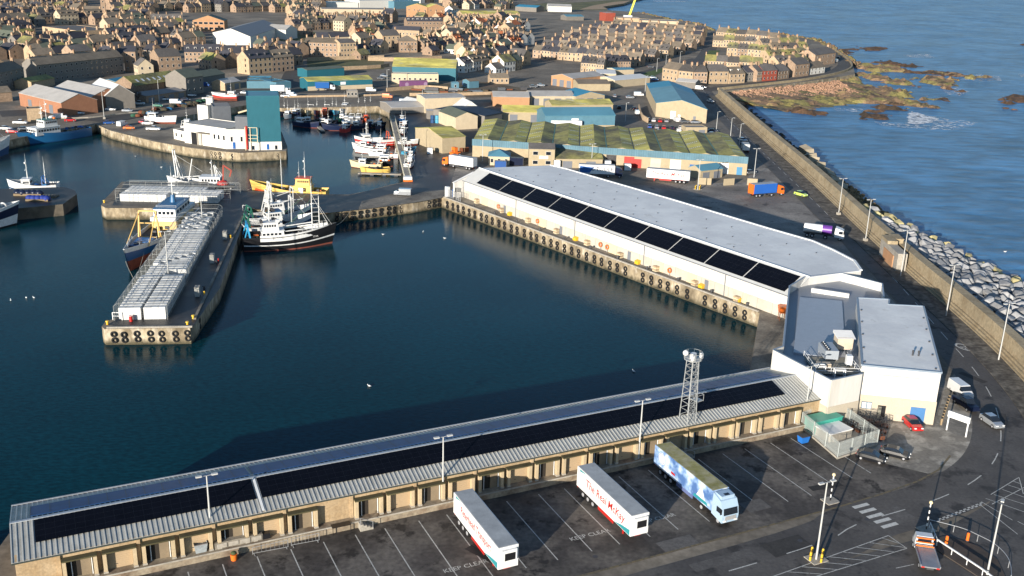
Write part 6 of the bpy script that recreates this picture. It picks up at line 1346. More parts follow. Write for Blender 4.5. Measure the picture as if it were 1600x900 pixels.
# 5 orange and yellow guard vessel
t, L_ = boat_thing('guard_vessel', 'orange and yellow vessel moored on the far side of the causeway', 'ship', (512, 313), (398, 309))
dz, hb, rows = hull(t, L_, 6.2, 2.2, [BOOT, YELH, YELH, YELH, YELH], 2.2, .9); 
mb = MB()
for s in (-1, 1):
    xs = [L_*(.16+.034*i) for i in range(11)]; vs = [(x, s*(hb(x)*.93+.07), .15) for x in xs] + [(x+L_*.02, s*(hb(x)+.05), dz(x)*.8) for x in xs]; mb.add(vs, [(i, i+1, 12+i, 11+i) if s < 0 else (i, 11+i, 12+i, i+1) for i in range(10)], True)
mb.build('orange_bow', ORH, t)
house(t, -L_*.3, -L_*.06, 3.8, 2.2, 2.2, YELH, wins=False, name='deckhouse'); house(t, -L_*.28, -L_*.08, 3.6, 4.4, 2.2, paint('house_yellow', (.68, .45, .12)), roofm=ORH, nwin=6); mast(t, -L_*.2, 6.6, 6); mast(t, -L_*.12, 6.6, 3); mast(t, L_*.12, 2.4, 9.5, radar=False)
clutter(t, 0, L_*.38, 1.8, 2.5, 14, [NETG, DSTEEL, BLACK, YELH]); clutter(t, -L_*.45, -L_*.3, 2, 2.4, 8); MB().box(-L_*.2, 3.0, 2.4, -L_*.14, 3.1, 4.2).build('white_board', WHITE, t)
# 6 white trawler behind the container pier
t, L_ = boat_thing('fishing_trawler', 'pale trawler with white A-frame lying behind the container pier', 'trawler', (352, 299), (267, 297))
dz, hb, rows = hull(t, L_, 6.0, 2.0, [BOOT, WHITEB, WHITEB, WHITEB, WHITEB], 1.4, .9); house(t, -L_*.45, -L_*.06, 4.0, 2.2, 2.4, WHITEB, nwin=6); mast(t, -L_*.28, 4.6, 5); gantry(t, -L_*.36, 1.6, 4.6, 3.4, MASTW, .5, .2); gantry(t, L_*.36, 2.2, 2.8, 9.5, MASTW, .6, .25); mb = MB(); mb.bar((L_*.36, 0, 4), (-L_*.05, 0, 4.6), .2); mb.bar((L_*.15, 1, 2.5), (L_*.05, 1, 10), .22); mb.bar((L_*.38, 0, 11), (-L_*.1, 0, 6), .05); mb.build('derrick', MASTW, t); clutter(t, -.0, L_*.3, 1.8, 2.2, 9)
# red knuckle crane on the causeway
c = G(349, 296); t = thing('knuckle_crane', 'red knuckle boom crane on a dark base behind the container pier', 'crane', (c.x, c.y, .01), R(10))
MB().box(-2.2, -1.2, .4, 3.2, 1.2, 1.5).build('base', BLACK, t); MB().sphere((0, 0, 1.7), 1.5, 10, 6, sq=(1.2, .9, .7)).build('red_body', REDP, t); mb = MB(); mb.path([(0, 0, 2), (.4, 0, 7.2), (2.6, 0, 5.6), (2.0, 0, 3.8)], .38); mb.build('boom', paint('boom_red', (.32, .06, .04)), t)
for x in (-1.5, 2.2):
    for s in (-1, 1): wheel(t, x, s*1.1, .5, .4, s)
# 7 blue ship top left
t, L_ = boat_thing('survey_ship', 'blue hulled ship with white superstructure at the north-west quay', 'ship', (137, 211), (34, 227))
dz, hb, rows = hull(t, L_, 7.6, 2.4, [BLUH, TEAH if False else paint('hull_mid_blue', (.015, .12, .28), .4), paint('hull_mid_blue', (.015, .12, .28)), paint('hull_mid_blue', (.015, .12, .28)), paint('hull_mid_blue', (.015, .12, .28))], 1.5, .8)
house(t, -L_*.02, L_*.34, 5.8, 3.0, 2.6, WHITEB, name='deckhouse', nwin=8); house(t, L_*.0, L_*.2, 4.6, 5.7, 2.4, WHITEB, nwin=6, roofm=GRNH); mast(t, L_*.1, 8.2, 6.5); mast(t, L_*.17, 8.2, 5); mb = MB(); mb.cyl((L_*.02, 1.4, 5.7), (L_*.02, 1.4, 8.8), .6, .5, 10); mb.build('funnel', ORANGEP, t); MB().sphere((-.5, -1.2, 8.3), .9, 10, 6, sq=(1.8, 1, .8)).build('rescue_boat', WHITEB, t)
clutter(t, -L_*.45, -L_*.08, 2.6, 3.2, 10, [BLUEP, DSTEEL, BLACK]); clutter(t, L_*.25, L_*.4, 1.6, 3.6, 4, [WHITEB, GRNH])
# 8, 9 ships entering at the left edge
t, L_ = boat_thing('fishing_trawler', 'white and blue bow of a trawler entering at the left edge, the upper one', 'trawler', (-110, 270), (13, 240))
dz, hb, rows = hull(t, L_, 7.5, 2.6, [BLUH, BLUH, WHITEB, WHITEB, WHITEB], 2.4, 1.0); house(t, -L_*.1, L_*.1, 5, 3, 3, WHITEB); gantry(t, L_*.26, 2.6, 3.6, 8.5, MASTW, .4, .3); mb = MB(); mb.bar((L_*.28, 0, 12), (L_*.47, 0, 6), .12); mb.build('stay', MASTW, t); clutter(t, L_*.2, L_*.4, 1.6, 3.6, 8, [WHITEB, NETG])
t, L_ = boat_thing('ship', 'dark navy ship bow with bundled white gear at the left edge, the lower one', 'ship', (-150, 375), (26, 352))
dz, hb, rows = hull(t, L_, 9, 3.4, [BLKH, WHITEB, NAVH, NAVH, WHITEB], 2.2, .7, stern=.85); clutter(t, L_*.2, L_*.42, 1.8, 5.0, 6, [WHITEB]); house(t, -L_*.1, L_*.12, 6, 3.4, 4, WHITEB)
mb = MB(); 
for i in range(4): mb.torus((L_*(.28+.04*i), rnd.uniform(-.8, .8), 5.6), (.3, 1, .2), .7, .28, 12, 6)
mb.build('white_hose_coils', WHITEB, t)
t, L_ = boat_thing('fishing_boat', 'white and blue netted boat lying behind the old pier', 'fishing boat', (92, 303), (18, 304), None)
dz, hb, rows = hull(t, L_, 5.6, 2.2, [BLUH, WHITEB, BLUH, WHITEB, WHITEB], 1.4, .9); house(t, L_*.05, L_*.25, 3.2, 2.4, 2.3, WHITEB); mast(t, L_*.12, 4.8, 5.5); mast(t, -L_*.25, 2.4, 7, radar=False); clutter(t, -L_*.45, 0, 2, 2.6, 12, [NETB, NETG, BLUEP, DSTEEL]); gantry(t, -L_*.2, 3.4, 2.4, 3, BLUEP, 0, .2)
# small boats : two prototypes, copied
def small_boat(name, L_, B, D, hullm, housem, x0, x1, mastH=3.0, gant=False):
    t = thing(name, '', 'fishing boat'); hull(t, L_, B, D, [BOOT, hullm, hullm, hullm, hullm], .9, .45); 
    h = house(t, x0*L_, x1*L_, B*.5, D, 1.9, housem, wins=False)
    mb = MB(); w = B*.5; mb.box(x1*L_-.22, -w/2+.2, D+1.0, x1*L_-.05, w/2-.2, D+1.55)
    for s in (-1, 1): mb.box(x0*L_+.3, s*w/2*.98-.04, D+1.0, x1*L_-.5, s*w/2*.98+.04, D+1.55)
    mb.build('windows', GLASS, h)
    mast(t, (x0+x1)/2*L_, D+1.9, mastH, radar=True)
    if gant: gantry(t, -L_*.38, B*.7, D, 2.4, MASTW, -.3, .14, legs2=False)
    clutter(t, -L_*.42, x0*L_ if x0 > -.2 else L_*.1, B*.3, D+.1, 5); return t
SB = [small_boat('fishing_boat', 10.5, 3.9, 1.1, WHITEB, WHITEB, .02, .26, 3.2, True), small_boat('fishing_boat', 9.0, 3.4, 1.0, NAVH, WHITEB, -.3, -.05, 2.6), small_boat('fishing_boat', 12.5, 4.4, 1.4, BLUH, WHITEB, -.38, -.12, 4.0, True)]
HM = dict(white=WHITEB, navy=NAVH, blue=BLUH, red=REDH, yellow=YELH, orange=ORH, green=GRNH, teal=TEAH, black=BLKH, cream=CRH)
usedp = set()
def place_boat(k, px, deg, col, where, hcol='white', z=None, sc=1.0):
    z = WZ if z is None else z; p = G(px[0], px[1], z)
    if k in usedp: t = copy_tree(SB[k])
    else: t = SB[k]; usedp.add(k); KIDS(t); [KIDS(x) for x in KIDS(t)]
    t.location = (p.x, p.y, z); t.rotation_euler = (0, 0, R(deg)); t.scale = (sc, sc, sc)
    for s_ in (1, 2, 3, 4):
        for ch in KIDS(t):
            if ch.name.split('.')[0] == 'hull': ch.material_slots[s_].link = 'OBJECT'; ch.material_slots[s_].material = HM[col]
    remat(t, 'gunwale', HM[col]); remat(t, 'wheelhouse', HM[hcol]); remat(t, 'house_roof', HM[hcol])
    hb = '' if hcol == 'white' else ' and a %s wheelhouse' % hcol
    t['label'] = 'small %s hulled boat%s %s' % (col, hb, where); t['category'] = 'fishing boat'; t['group'] = 'small boats in the inner harbour'; return t
for s in SB:
    _kc.clear()
_bl = [(0, (452, 184), -100, 'white', 'bow-on by the teal tower, leftmost of the back row'), (1, (443, 180), -95, 'navy', 'squeezed between the tower and the white boats'), (1, (466, 181), -80, 'navy', 'second from the tower in the back row'), (1, (459, 183), -100, 'black', 'tucked beside the leftmost white boat'),
 (0, (483, 178), -92, 'cream', 'bow-on in the middle left of the back row'), (1, (495, 178), -85, 'navy', 'right of the cream boat in the back row'), (0, (509, 178), -88, 'orange', 'bow-on at the centre of the back row', 'orange'), (1, (519, 177), -88, 'navy', 'between the orange and pale blue boats'), (1, (525, 178), -88, 'teal', 'pale blue, next to the largest white boat'),
 (2, (537, 176), -90, 'white', 'largest in the back row, bow-on'), (1, (560, 173), -85, 'blue', 'near the right end of the back row'), (1, (570, 172), -85, 'green', 'second from the right in the back row'), (1, (579, 171), -80, 'navy', 'last on the right of the back row'),
 (2, (479, 198), -30, 'navy', 'leftmost in the middle of the basin'), (1, (487, 194), 20, 'black', 'alongside the leftmost mid-basin boat'), (1, (510, 196), 10, 'black', 'at the pontoon head in mid basin'), (1, (517, 197), 60, 'navy', 'with red gear in mid basin'), (1, (533, 190), -100, 'green', 'in the shade left of mid basin'), (2, (529, 203), -160, 'navy', 'low with a white stripe in mid basin'),
 (1, (541, 205), 80, 'red', 'dull red, beside the striped mid-basin boat'), (1, (540, 193), -90, 'blue', 'in front of the largest white boat'), (0, (549, 193), -85, 'white', 'first of the two white boats right of mid basin'), (0, (560, 193), -85, 'white', 'second of the two white boats right of mid basin'), (1, (562, 201), 20, 'navy', 'just left of the red hulled trawler wheelhouse'), (1, (572, 191), -80, 'orange', 'with orange gear near the basin right side', 'orange'), (1, (585, 199), 5, 'black', 'dark, near the pier steps'), (1, (594, 200), 90, 'navy', 'tied along the inner pier'),
 (0, (573, 262), 178, 'cream', 'grey cream, against the nearest pontoon', 'white'), (2, (586, 258), 182, 'black', 'just beyond the yellow hull'), (2, (582, 239), 180, 'white', 'just below the red hulled trawler'), (0, (574, 234), 175, 'white', 'with its bow under the red hull'), (0, (600, 246), 180, 'white', 'against the quay right of the white pair')]
for e in _bl: place_boat(e[0], e[1], e[2], e[3], e[4], *(e[5:]))
t, L_ = boat_thing('fishing_trawler', 'red hulled trawler with white wheelhouse at the inner pier', 'trawler', (617, 226), (557, 229))
dz, hb, rows = hull(t, L_, 5.2, 1.6, [BOOT, REDH, WHITEB, REDH, WHITEB], 1.5, .9); house(t, L_*.16, L_*.36, 3.2, 2.2, 2.2, WHITEB); mast(t, L_*.24, 4.6, 4.5); mast(t, L_*.2, 4.6, 3); gantry(t, -L_*.3, 3.6, 1.8, 3.4, ORH, -.2, .18); MB().box(-L_*.08, 2.55, 1.6, L_*.16, 2.75, 3.6).build('white_side_board', WHITE, t); clutter(t, -L_*.42, 0, 1.8, 1.8, 9)
t, L_ = boat_thing('work_boat', 'yellow hulled boat at the nearest pontoon', 'fishing boat', (609, 270), (565, 271)); hull(t, L_, 3.6, 1.3, [BOOT, YELH, YELH, YELH, YELH], .6, .3); clutter(t, -L_*.3, L_*.3, 1.2, 1.3, 6, [BLACK, DSTEEL, NETG]); MB().box(-1, -.6, 1.3, 1.2, .6, 1.9).build('engine_box', BLACK, t)
# pontoons
def pontoon(A, B, w, lb, z=WZ):
    a, b = G(*A, z), G(*B, z); t = thing('pontoon', lb, 'pontoon', (a.x, a.y, z), ang(a, b), 'pontoons'); L_ = (b-a).length; MB().box(0, -w/2, .45, L_, w/2, .7).build('deck', CONCL, t)
    for i in range(int(L_/4)+1): MB().box(min(L_-1, i*4), -w/2-.05, -.4, min(L_, i*4+1.2), w/2+.05, .44).build('float', DSTEEL, t)
pontoon((560, 273), (627, 275), 2.0, 'nearest pontoon beneath the yellow boat'); pontoon((568, 247), (612, 248), 1.6, 'middle pontoon beyond the cream boat'); pontoon((494, 196), (505, 207), 1.6, 'dark finger pontoon in mid basin'); pontoon((595, 186), (578, 200), 1.4, 'short pontoon near the pier steps')
# boats and gear ashore along the inner pier
for i, (k, px, dg, c, w) in enumerate(((0, (629, 207), -80, 'white', 'largest ashore on the quay road side'), (1, (637, 225), 10, 'white', 'low ashore at the quay road edge'), (0, (632, 199), 80, 'navy', 'ashore behind the largest white one'), (1, (642, 248), -80, 'white', 'ashore by the walkway foot'), (1, (629, 190), -70, 'blue', 'ashore at the top of the walkway'), (0, (640, 258), 85, 'white', 'nearest ashore beside the walkway'), (1, (640, 240), 60, 'teal', 'ashore between the walkway and the quay road'))):
    place_boat(k, px, dg, c, w, z=.4, sc=.8)
c = G(338, 158); t = place_boat(2, (352, 153), 178, 'red', 'with white upper works propped ashore above the channel', z=1.2, sc=.9)
for ch in bpy.data.objects:
    if ch.parent is t and ch.name.split('.')[0] == 'hull':
        for k in (3, 4): ch.material_slots[k].material = WHITEB
remat(t, 'gunwale', WHITEB)
t = place_boat(2, (252, 190), -12, 'white', 'with red mast, standing ashore on the peninsula', z=.6, sc=1.0); t = place_boat(0, (292, 200), 100, 'white', 'ashore against the white market office end', z=.5)
for q, w in (((345, 156), 'left'), ((357, 155), 'right')):
    c = G(*q); t = thing('boat_cradle', '%s steel cradle under the red hulled boat ashore' % w, 'cradle', (c.x, c.y, 0)); mb = MB(); 
    for y in (-1.8, 1.8): mb.bar((0, y, 0), (0, y*.6, 2.0), .25)
    mb.bar((0, -1.8, .1), (0, 1.8, .1), .2); mb.build('frame', DSTEEL, t)
# long walkway / truss
a, b = G(637, 282), G(613, 188); t = thing('link_walkway', 'long pale truss walkway along the inner quay edge', 'walkway', (a.x, a.y, .02), ang(a, b)); L_ = (b-a).length
mb = MB(); mb.box(0, -.9, .5, L_, .9, .62); mb.build('deck', CONCL, t); TB = paint('truss_cream', (.48, .44, .34), .6)
for s in (-1, 1):
    mb = MB(); y = s*1.0; mb.bar((0, y, .6), (L_, y, .6), .14); mb.bar((0, y, 1.9), (L_, y, 1.9), .14); n = int(L_/2.5)
    for i in range(n): mb.bar((L_*i/n, y, .6), (L_*(i+1)/n, y, 1.9), .09); mb.bar((L_*i/n, y, .6), (L_*i/n, y, 1.9), .09)
    mb.build('truss', TB, t)
MB().cbox((0, 0, 0), (2.2, 2.6, 1.3)).build('end_block', WHITE, t); MB().box(-1.8, -1.4, 0, -1.1, 1.4, .45).build('orange_step', ORANGEP, t)
# net and creel heaps on the channel quay
for i in range(22):
    x = 212 + i*5.2 + rnd.uniform(-2, 2); y = 181 - i*.9 + rnd.uniform(-4, 2)
    c = G(x, y); m_ = rnd.choice([NETG, NETG, mat('green_net', (.03, .10, .06), .95, var=.4, scale=2), NETB, RUST])
    mb = MB()
    for k in range(3): mb.sphere((rnd.uniform(-1, 1), rnd.uniform(-.8, .8), .5), rnd.uniform(.8, 1.3), 8, 5, sq=(1.2, 1, .7))
    o = mb.build('net_heap', m_); o.location = (c.x, c.y, 0); tag(o, 'tangled heap of nets and creels on the channel quay', 'net heap', 'net heaps on the channel quay')
# gulls
GM = MB(); GM.sphere((0, 0, .12), .16, 8, 5, sq=(1.9, .8, .7)); GM.sphere((.3, 0, .26), .08, 6, 4); GM.add([(-.3, -.08, .14), (-.3, .08, .14), (-.5, 0, .16)], [(0, 1, 2)]); gm = GM.mesh('gull', WHITE)
for x, y, w in ((17, 470, 'far left open water'), (41, 466, 'open water left of the jetty, first of a pair'), (53, 466, 'open water left of the jetty, second of a pair'), (212, 245, 'open water off the peninsula'), (252, 262, 'open water above the container pier'), (599, 367, 'the middle basin, left of the pair'), (661, 363, 'the middle basin, brighter one'), (695, 373, 'the middle basin, right of the pair'), (990, 581, 'the near basin left of the lattice tower'), (1570, 394, 'the sea beyond the armour stones'), (577, 604, 'the near basin')):
    o = bpy.data.objects.new('gull', gm); COL.objects.link(o); p = G(x, y, WZ); o.location = (p.x, p.y, WZ+.03); o.scale = (1.15, 1.15, 1.15); o.rotation_euler = (0, 0, rnd.uniform(0, 6)); tag(o, 'white gull resting on %s' % w, 'gull', 'gulls on the water')
# ================================================================== PENINSULA MARKET OFFICE AND TEAL TOWER
def box_between(name, label, cat, A, B, d, h, **k): return bld(name, label, cat, A, B, d, h, **k)
t = bld('harbour_office', 'long white flat roofed market building on the peninsula quay', 'building', (289, 223), (355, 233), 13, 6.9, roof='flat', wall='white', rm='pale')
a, b = G(289, 223), G(355, 233); Lw = (b-a).length
MB().box(Lw*.17, -.06, .0, Lw*.30, -.01, 4.2).build('doorway', BLACK, t); MB().box(Lw*.31, -.2, 0, Lw*.42, -.02, 4.0).build('sliding_door', PRECAST, t)
mb = MB(); mb.box(Lw*.38, -2.2, 4.6, Lw*.62, -.02, 4.8); mb.bar((Lw*.42, -2.0, 0), (Lw*.42, -2.0, 4.6), .2); mb.build('canopy', CONC, t)
for f in (.7, .8, .92): MB().box(Lw*f, -.05, 3, Lw*f+.8, -.01, 4.6).build('window', GLASS, t)
t2 = bld('harbour_office', 'white flat roofed office block joined to the teal tower', 'building', (355, 233), (386, 232.5), 12, 6.7, roof='flat', wall='white', rm='pale', wins=(2, 1), wsz=(.8, 1.8))
MB().box(2, -.05, .1, 2.9, -.01, 2.4).build('door', BLUEP, t2)
t = bld('rooftop_store', 'dark grey metal plant room rising behind the white market office', 'building', (336, 214), (363, 213), 9, 11.0, roof='flat', wall=mat('dark_grey_cladding', (.10, .11, .125), .6, var=.1), rm='grey')
t = bld('rooftop_store', 'small white lift room on the white market building roof', 'building', (311, 206), (327, 208), 5, 10.0, roof='flat', wall='white', rm='grey')
t = bld('rooftop_store', 'tall white roof cabinet beside the dark plant room', 'building', (325, 205), (335, 205), 4, 12.5, roof='flat', wall='white', rm='grey')
t = bld('gatehouse', 'small white annexe at the left end of the market building', 'building', (272, 217), (289, 221), 6, 3.4, roof='flat', wall='white', rm='grey', wins=(2, 1))
t = bld('ice_tower', 'tall windowless teal clad tower with a white base on the peninsula', 'tower', (389, 235), (440, 234), 12.5, 18.6, roof='flat', wall='teal', rm='teal')
w_ = (G(389, 235)-G(440, 234)).length
mb = MB(); mb.box(-.12, -.12, 0, w_+.12, 12.6, 2.9); bs = mb.build('white_base', WALLS['white'], t)
mb = MB()
for i in range(28): mb.box(w_*i/28, -.05, 2.9, w_*i/28+.12, 0.0, 18.5)
mb.build('cladding_ribs', WALLS['teal'], t)
for f in (.1, .55, .8): MB().box(w_*f, -.2, .2, w_*f+.8, -.121, 2.1 if f > .5 and f < .7 else 1.6).build('door' if .5 < f < .7 else 'window', BLUEP if .5 < f < .7 else GLASS, bs)
c = G(383, 236); t = thing('ice_chute', 'rusty cream chute frame with a red pipe left of the teal tower', 'chute', (c.x, c.y+1.2, 0)); mb = MB()
for x in (0, 1.8, 4.2): mb.bar((x, 0, 0), (x, 0, 8), .2); mb.bar((x, 2, 0), (x, 2, 8), .2)
for z in (3, 4.2, 5.4, 8): mb.bar((0, 0, z), (4.2, 0, z), .15)
mb.bar((-2, 0, 13), (1.5, 1, 14.0), .5); mb.build('frame', CREAM, t); MB().cyl((.6, -.3, .5), (.6, -.3, 8.5), .35, .35, 10).build('red_pipe', REDP, t)
MB().box(-3.5, 1.0, 7.2, 1.6, 4.5, 11.5).build('hopper', mat('dark_grey_cladding', (.1, .11, .125)), t)
# ================================================================== MOSSY WAREHOUSE (multi-bay)
WA, WB = G(738, 244.5), G(1166, 274); wa_ = ang(WA, WB); WL = (WB-WA).length; fr = G(1166, 253, 6.3); rr = G(1139, 214.5, 6.3)
WD = (V2(rr)-V2(fr)).length
t = thing('mossy_warehouse', 'wide many-gabled warehouse with moss green roofs and a teal fascia', 'warehouse', WA, wa_)
def wl(x, y, z): d = V2(G(x, y, z))-V2(WA); return (d.x*math.cos(wa_)+d.y*math.sin(wa_), -d.x*math.sin(wa_)+d.y*math.cos(wa_))
sk = (wl(1139, 214.5, 6.3)[0] - WL)/WD                    # the bays run back slightly askew
def sx(x, y): return (x + sk*y, y)
FH = 5.2; BH = 5.6
mb = MB(); mb.prism([(0, 0), (WL, 0), sx(WL, WD), sx(0, WD)], 0, FH, bottom=False); mb.build('wall', WALLS['beige'], t)
nb = 10; bw = WL/nb
for i in range(nb):
    x0, x1 = i*bw, (i+1)*bw; xm = x0 + bw*.56; up = .85
    m1, m2 = (ROOFS['olive'], ROOFS['moss'])  # light and dark greens alternate: sun and shade of the slopes as colour
    mb = MB(); A_ = [(*sx(x0, .3), BH), (*sx(xm, .3), BH+up), (*sx(x1, .3), BH)]; B_ = [(*sx(x0, WD), BH), (*sx(xm, WD), BH+up), (*sx(x1, WD), BH)]
    mb.add(A_+B_, [(0, 1, 4, 3)], mi=i % 2); mb.add(A_+B_, [(1, 2, 5, 4)], mi=1-i % 2); mb.add(A_+B_, [(0, 2, 1), (3, 4, 5)], mi=2)
    rf = mb.build('roof_bay', [m1, m2, WALLS['beige']], t)
    mb = MB()
    for r in (.22, .42, .62, .8):
        y = WD*r
        for s, (xa, xb, za, zb) in enumerate(((x0, xm, BH, BH+up), (xm, x1, BH+up, BH))):
            if (i+s) % 2 == 0:
                for q in range(6):
                    f0, f1 = .12+q*.13, .12+q*.13+.075; yy = y + q*.5
                    P = lambda f, y_: (*sx(xa+(xb-xa)*f, y_), za+(zb-za)*f+.03)
                    mb.quad(P(f0, yy), P(f1, yy), P(f1, yy+1.1), P(f0, yy+1.1))
    if mb.v: mb.build('rooflights', mat('milky_rooflight', (.62, .62, .52), .6, var=.15), rf)
    MB().bar((*sx(x1, .3), BH+.05), (*sx(x1, WD), BH+.05), .25, .12).build('valley_gutter', DSTEEL if i % 2 else GRNH, rf)
mb = MB(); mb.box(-.1, -.25, 3.9, WL+.1, -.01, 6.2); fc = mb.build('fascia', mat('teal_fascia', (.09, .18, .23), .65, var=.2, scale=.4), t)
mb = MB()
for i in range(int(WL/.8)): mb.box(i*.8, -.29, 3.95, i*.8+.1, -.251, 6.15)
mb.build('fascia_ribs', mat('teal_fascia_rib', (.07, .15, .19)), fc)
for f, w, m_, h_ in ((.565, 3.4, REDP, 3.6), (.60, 2.6, REDP, 3.0), (.66, 3.5, PRECAST, 3.6), (.73, 3.6, WHITEB, 3.6), (.80, 2.0, BLUEP, 2.4), (.90, 3.4, WHITEB, 3.6), (.965, 1.8, paint('door_blue', (.05, .2, .35)), 2.6), (.50, 3.4, BLACK, 3.8)):
    MB().box(WL*f, -.06, 0, WL*f+w, -.005, h_).build('door', m_, t)
bld('tan_shed', 'tan blockwork shed with moss roof at the left end of the mossy warehouse', 'shed', (691, 240), (727, 237), 22, 5.5, 1.8, wall='beige', rm='olive', axis='x')
bld('teal_roofed_store', 'small store with a teal hipped roof before the tan sheds', 'store', (763, 258), (796, 259), 8, 3.0, 1.8, roof='hip', wall='cream', rm='teal', wins=(3, 1))
t = bld('yard_office', 'two-storey tan office with white windows before the mossy roofs', 'office', (826, 261), (866, 262), 8, 6.2, 1.2, wall='beige', rm='slate', wins=(2, 2), wsz=(1.8, 1.3))
MB().box(3.4, -.1, 2.9, 6.4, -.01, 3.9).build('sign_board', WHITE, t)
bld('lean_to', 'low lean-to with dark moss roof right of the tan office', 'shed', (868, 262), (941, 263), 9, 3.0, 2.2, roof='mono', wall='beige', rm='moss', doors=2)
bld('yard_hut', 'tan hut with pale teal roof and red door in the walled yard', 'hut', (1094, 281), (1128, 277), 6, 3.0, 1.2, wall='beige', rm='teal', doors=2)
for i, (A, B, w) in enumerate((((1090, 288), (1111, 289), 'left'), ((1131, 290), (1147, 289), 'middle'), ((1167, 289), (1183, 290), 'right'))):
    t = bld('yard_wall', '%s short tan block wall closing the yard before the mossy warehouse' % w, 'wall', A, B, .35, 1.9, roof='flat', wall='beige', rm='grey')
# ================================================================== ESTATE SHEDS
d_ = (G(1024, 182)-G(1009, 149)).length
t = bld('blue_roofed_factory', 'large tan factory with a two-tone pale blue gabled roof', 'factory', (1024, 182), (1103, 193), d_, 6.0, 2.6, axis='y', wall='beige', rm='blue', doors=0, side=(0, 0), C=(1009, 149))
w_ = (G(1024, 182)-G(1103, 193)).length; rf = [x for x in bpy.data.objects if x.parent is t and x.name.startswith('roof')][0]
c_ = V2(G(1009, 149))-V2(G(1024, 182)); a_ = ang(G(1024, 182), G(1103, 193)); lx, d_ = c_.x*math.cos(a_)+c_.y*math.sin(a_), -c_.x*math.sin(a_)+c_.y*math.cos(a_)
mb = MB(Matrix(((1, lx/d_, 0, 0), (0, 1, 0, 0), (0, 0, 1, 0), (0, 0, 0, 1))))
for s, (xa, xb, za, zb) in enumerate(((-.2, w_/2, 5.97, 8.66), (w_/2, w_+.2, 8.66, 5.97))): mb.add([(xa, -.15, za+.2), (xb, -.15, zb+.2), (xb, d_*(.62 if s else .7), zb+.2), (xa, d_*.7, za+.2)], [(0, 1, 2, 3)])
mb.build('faded_sheets', mat('faded_blue_sheet', (.13, .27, .33), .6, var=.12, scale=.2), rf)
for f, h_, m_ in ((.3, 3.4, WHITE), (.45, 2.2, WHITE), (.75, 2.4, TRIM)): MB().box(w_*f, -.08, .0, w_*f+(2.6 if h_ > 3 else 1.2), -.01, h_).build('door', m_, t)
bld('block_store', 'small flat tan block store with two white doors in the car park', 'store', (1071, 213), (1104, 213), 6, 3.4, roof='flat', wall='beige', rm='grey', doors=2)
t = bld('pale_blue_warehouse', 'pale blue clad warehouse with teal roof behind the mossy roofs', 'warehouse', (851, 204), (960, 203), 14, 6.0, 2.2, wall='blue', rm='teal', eave=.4); MB().box(11, -.1, 3, 14, -.01, 4.8).build('sign_board', WHITE, t); MB().box(0, -.08, 0, (G(851, 204)-G(960, 203)).length, -.01, 2.0).build('tan_base', WALLS['beige'], t)
bld('mossy_shed', 'long tan shed with a mossy roof beside the pale blue warehouse', 'shed', (786, 191), (851, 192), 13, 4.4, 1.8, wall='beige', rm='olive', doors=2)
bld('mossy_shed', 'long mossy roofed shed just behind the pale blue warehouse', 'shed', (862, 181), (957, 179), 10, 4.6, 1.6, wall='beige', rm='olive')
bld('brick_unit', 'orange brick half of the long pale roofed workshop row', 'workshop', (770, 166), (827, 167), 13, 4.4, 1.6, wall='orange', rm='pale')
bld('workshop_row', 'cream half of the long pale roofed workshop row with four brown doors', 'workshop', (828, 165), (897, 165), 13, 4.4, 1.6, wall='cream', rm='pale', doors=4)
bld('blue_gabled_store', 'tan store with a bright blue gabled roof at the workshop row end', 'store', (899, 166), (944, 164), 15, 4.6, 1.8, axis='y', wall='beige', rm='blue', doors=3)
bld('brown_shed', 'low brown roofed shed beside the orange workshop', 'shed', (903, 142), (953, 142), 14, 3.6, 1.4, wall='beige', rm='brown')
t = bld('orange_workshop', 'orange walled workshop with pale ribbed roof and three dark openings', 'workshop', (861, 133), (894, 138), 26, 5.0, 1.6, axis='y', wall='orange', rm='pale', doors=3)
bld('white_roofed_unit', 'long low unit with a bright white roof by the coast road', 'unit', (960, 137), (1015, 132), 15, 3.8, 1.2, wall='cream', rm='white')
bld('white_roofed_unit', 'white roofed link building left of the long white roof', 'unit', (932, 126), (962, 127), 22, 4.0, .8, wall='cream', rm='white')
bld('teal_roofed_unit', 'small unit with a pale teal roof above the long white roof', 'unit', (962, 122), (990, 121), 10, 4.6, .6, wall='cream', rm='teal')
bld('grey_roofed_store', 'grey roofed store between the blue factory and the stone crescent', 'store', (1055, 137), (1086, 140), 8, 3.6, 1.2, wall='grey', rm='pale')
bld('white_estate_shed', 'big cream shed with a flat pale roof beside the inner quay road', 'shed', (664, 177), (727, 175), 13, 6.4, .5, wall='cream', rm='pale')
bld('marquee_shed', 'white peaked marquee shed behind the grey gabled store', 'shed', (720, 187), (752, 186), 12, 4.0, 3.4, axis='y', wall='white', rm='white')
bld('grey_gabled_store', 'tan store with a broad grey green gable roof', 'store', (712, 203), (746, 201), 17, 5.0, 1.8, axis='y', wall='cream', rm='green')
bld('shaded_net_store', 'net store with shade-dark roof right of the grey gabled store', 'store', (757, 200), (784, 194), 26, 4.8, 1.2, wall='grey', rm=paint('shade_dark_roof', (.01, .017, .035), .6))  # near-black blue roof colour stands in for a side in shade
for i, (px, c_, w) in enumerate((((676, 192), 'blue', 'first'), ((683, 192), 'teal', 'second'), ((690, 192), 'orange', 'third'), ((698, 192), 'red', 'fourth'), ((704, 192), 'red', 'fifth'))):
    c = G(*px); t = thing('storage_drum', '%s coloured drum stack from the left under the estate lean-to, %s' % (c_, w), 'drum', (c.x, c.y, 0), 0, 'coloured drum stacks'); m_ = HM.get(c_, BLUEP)
    for k in range(2): MB().cyl((0, 0, k*1.6), (0, 0, k*1.6+1.5), .9, .9, 12).build('drum', m_, t)
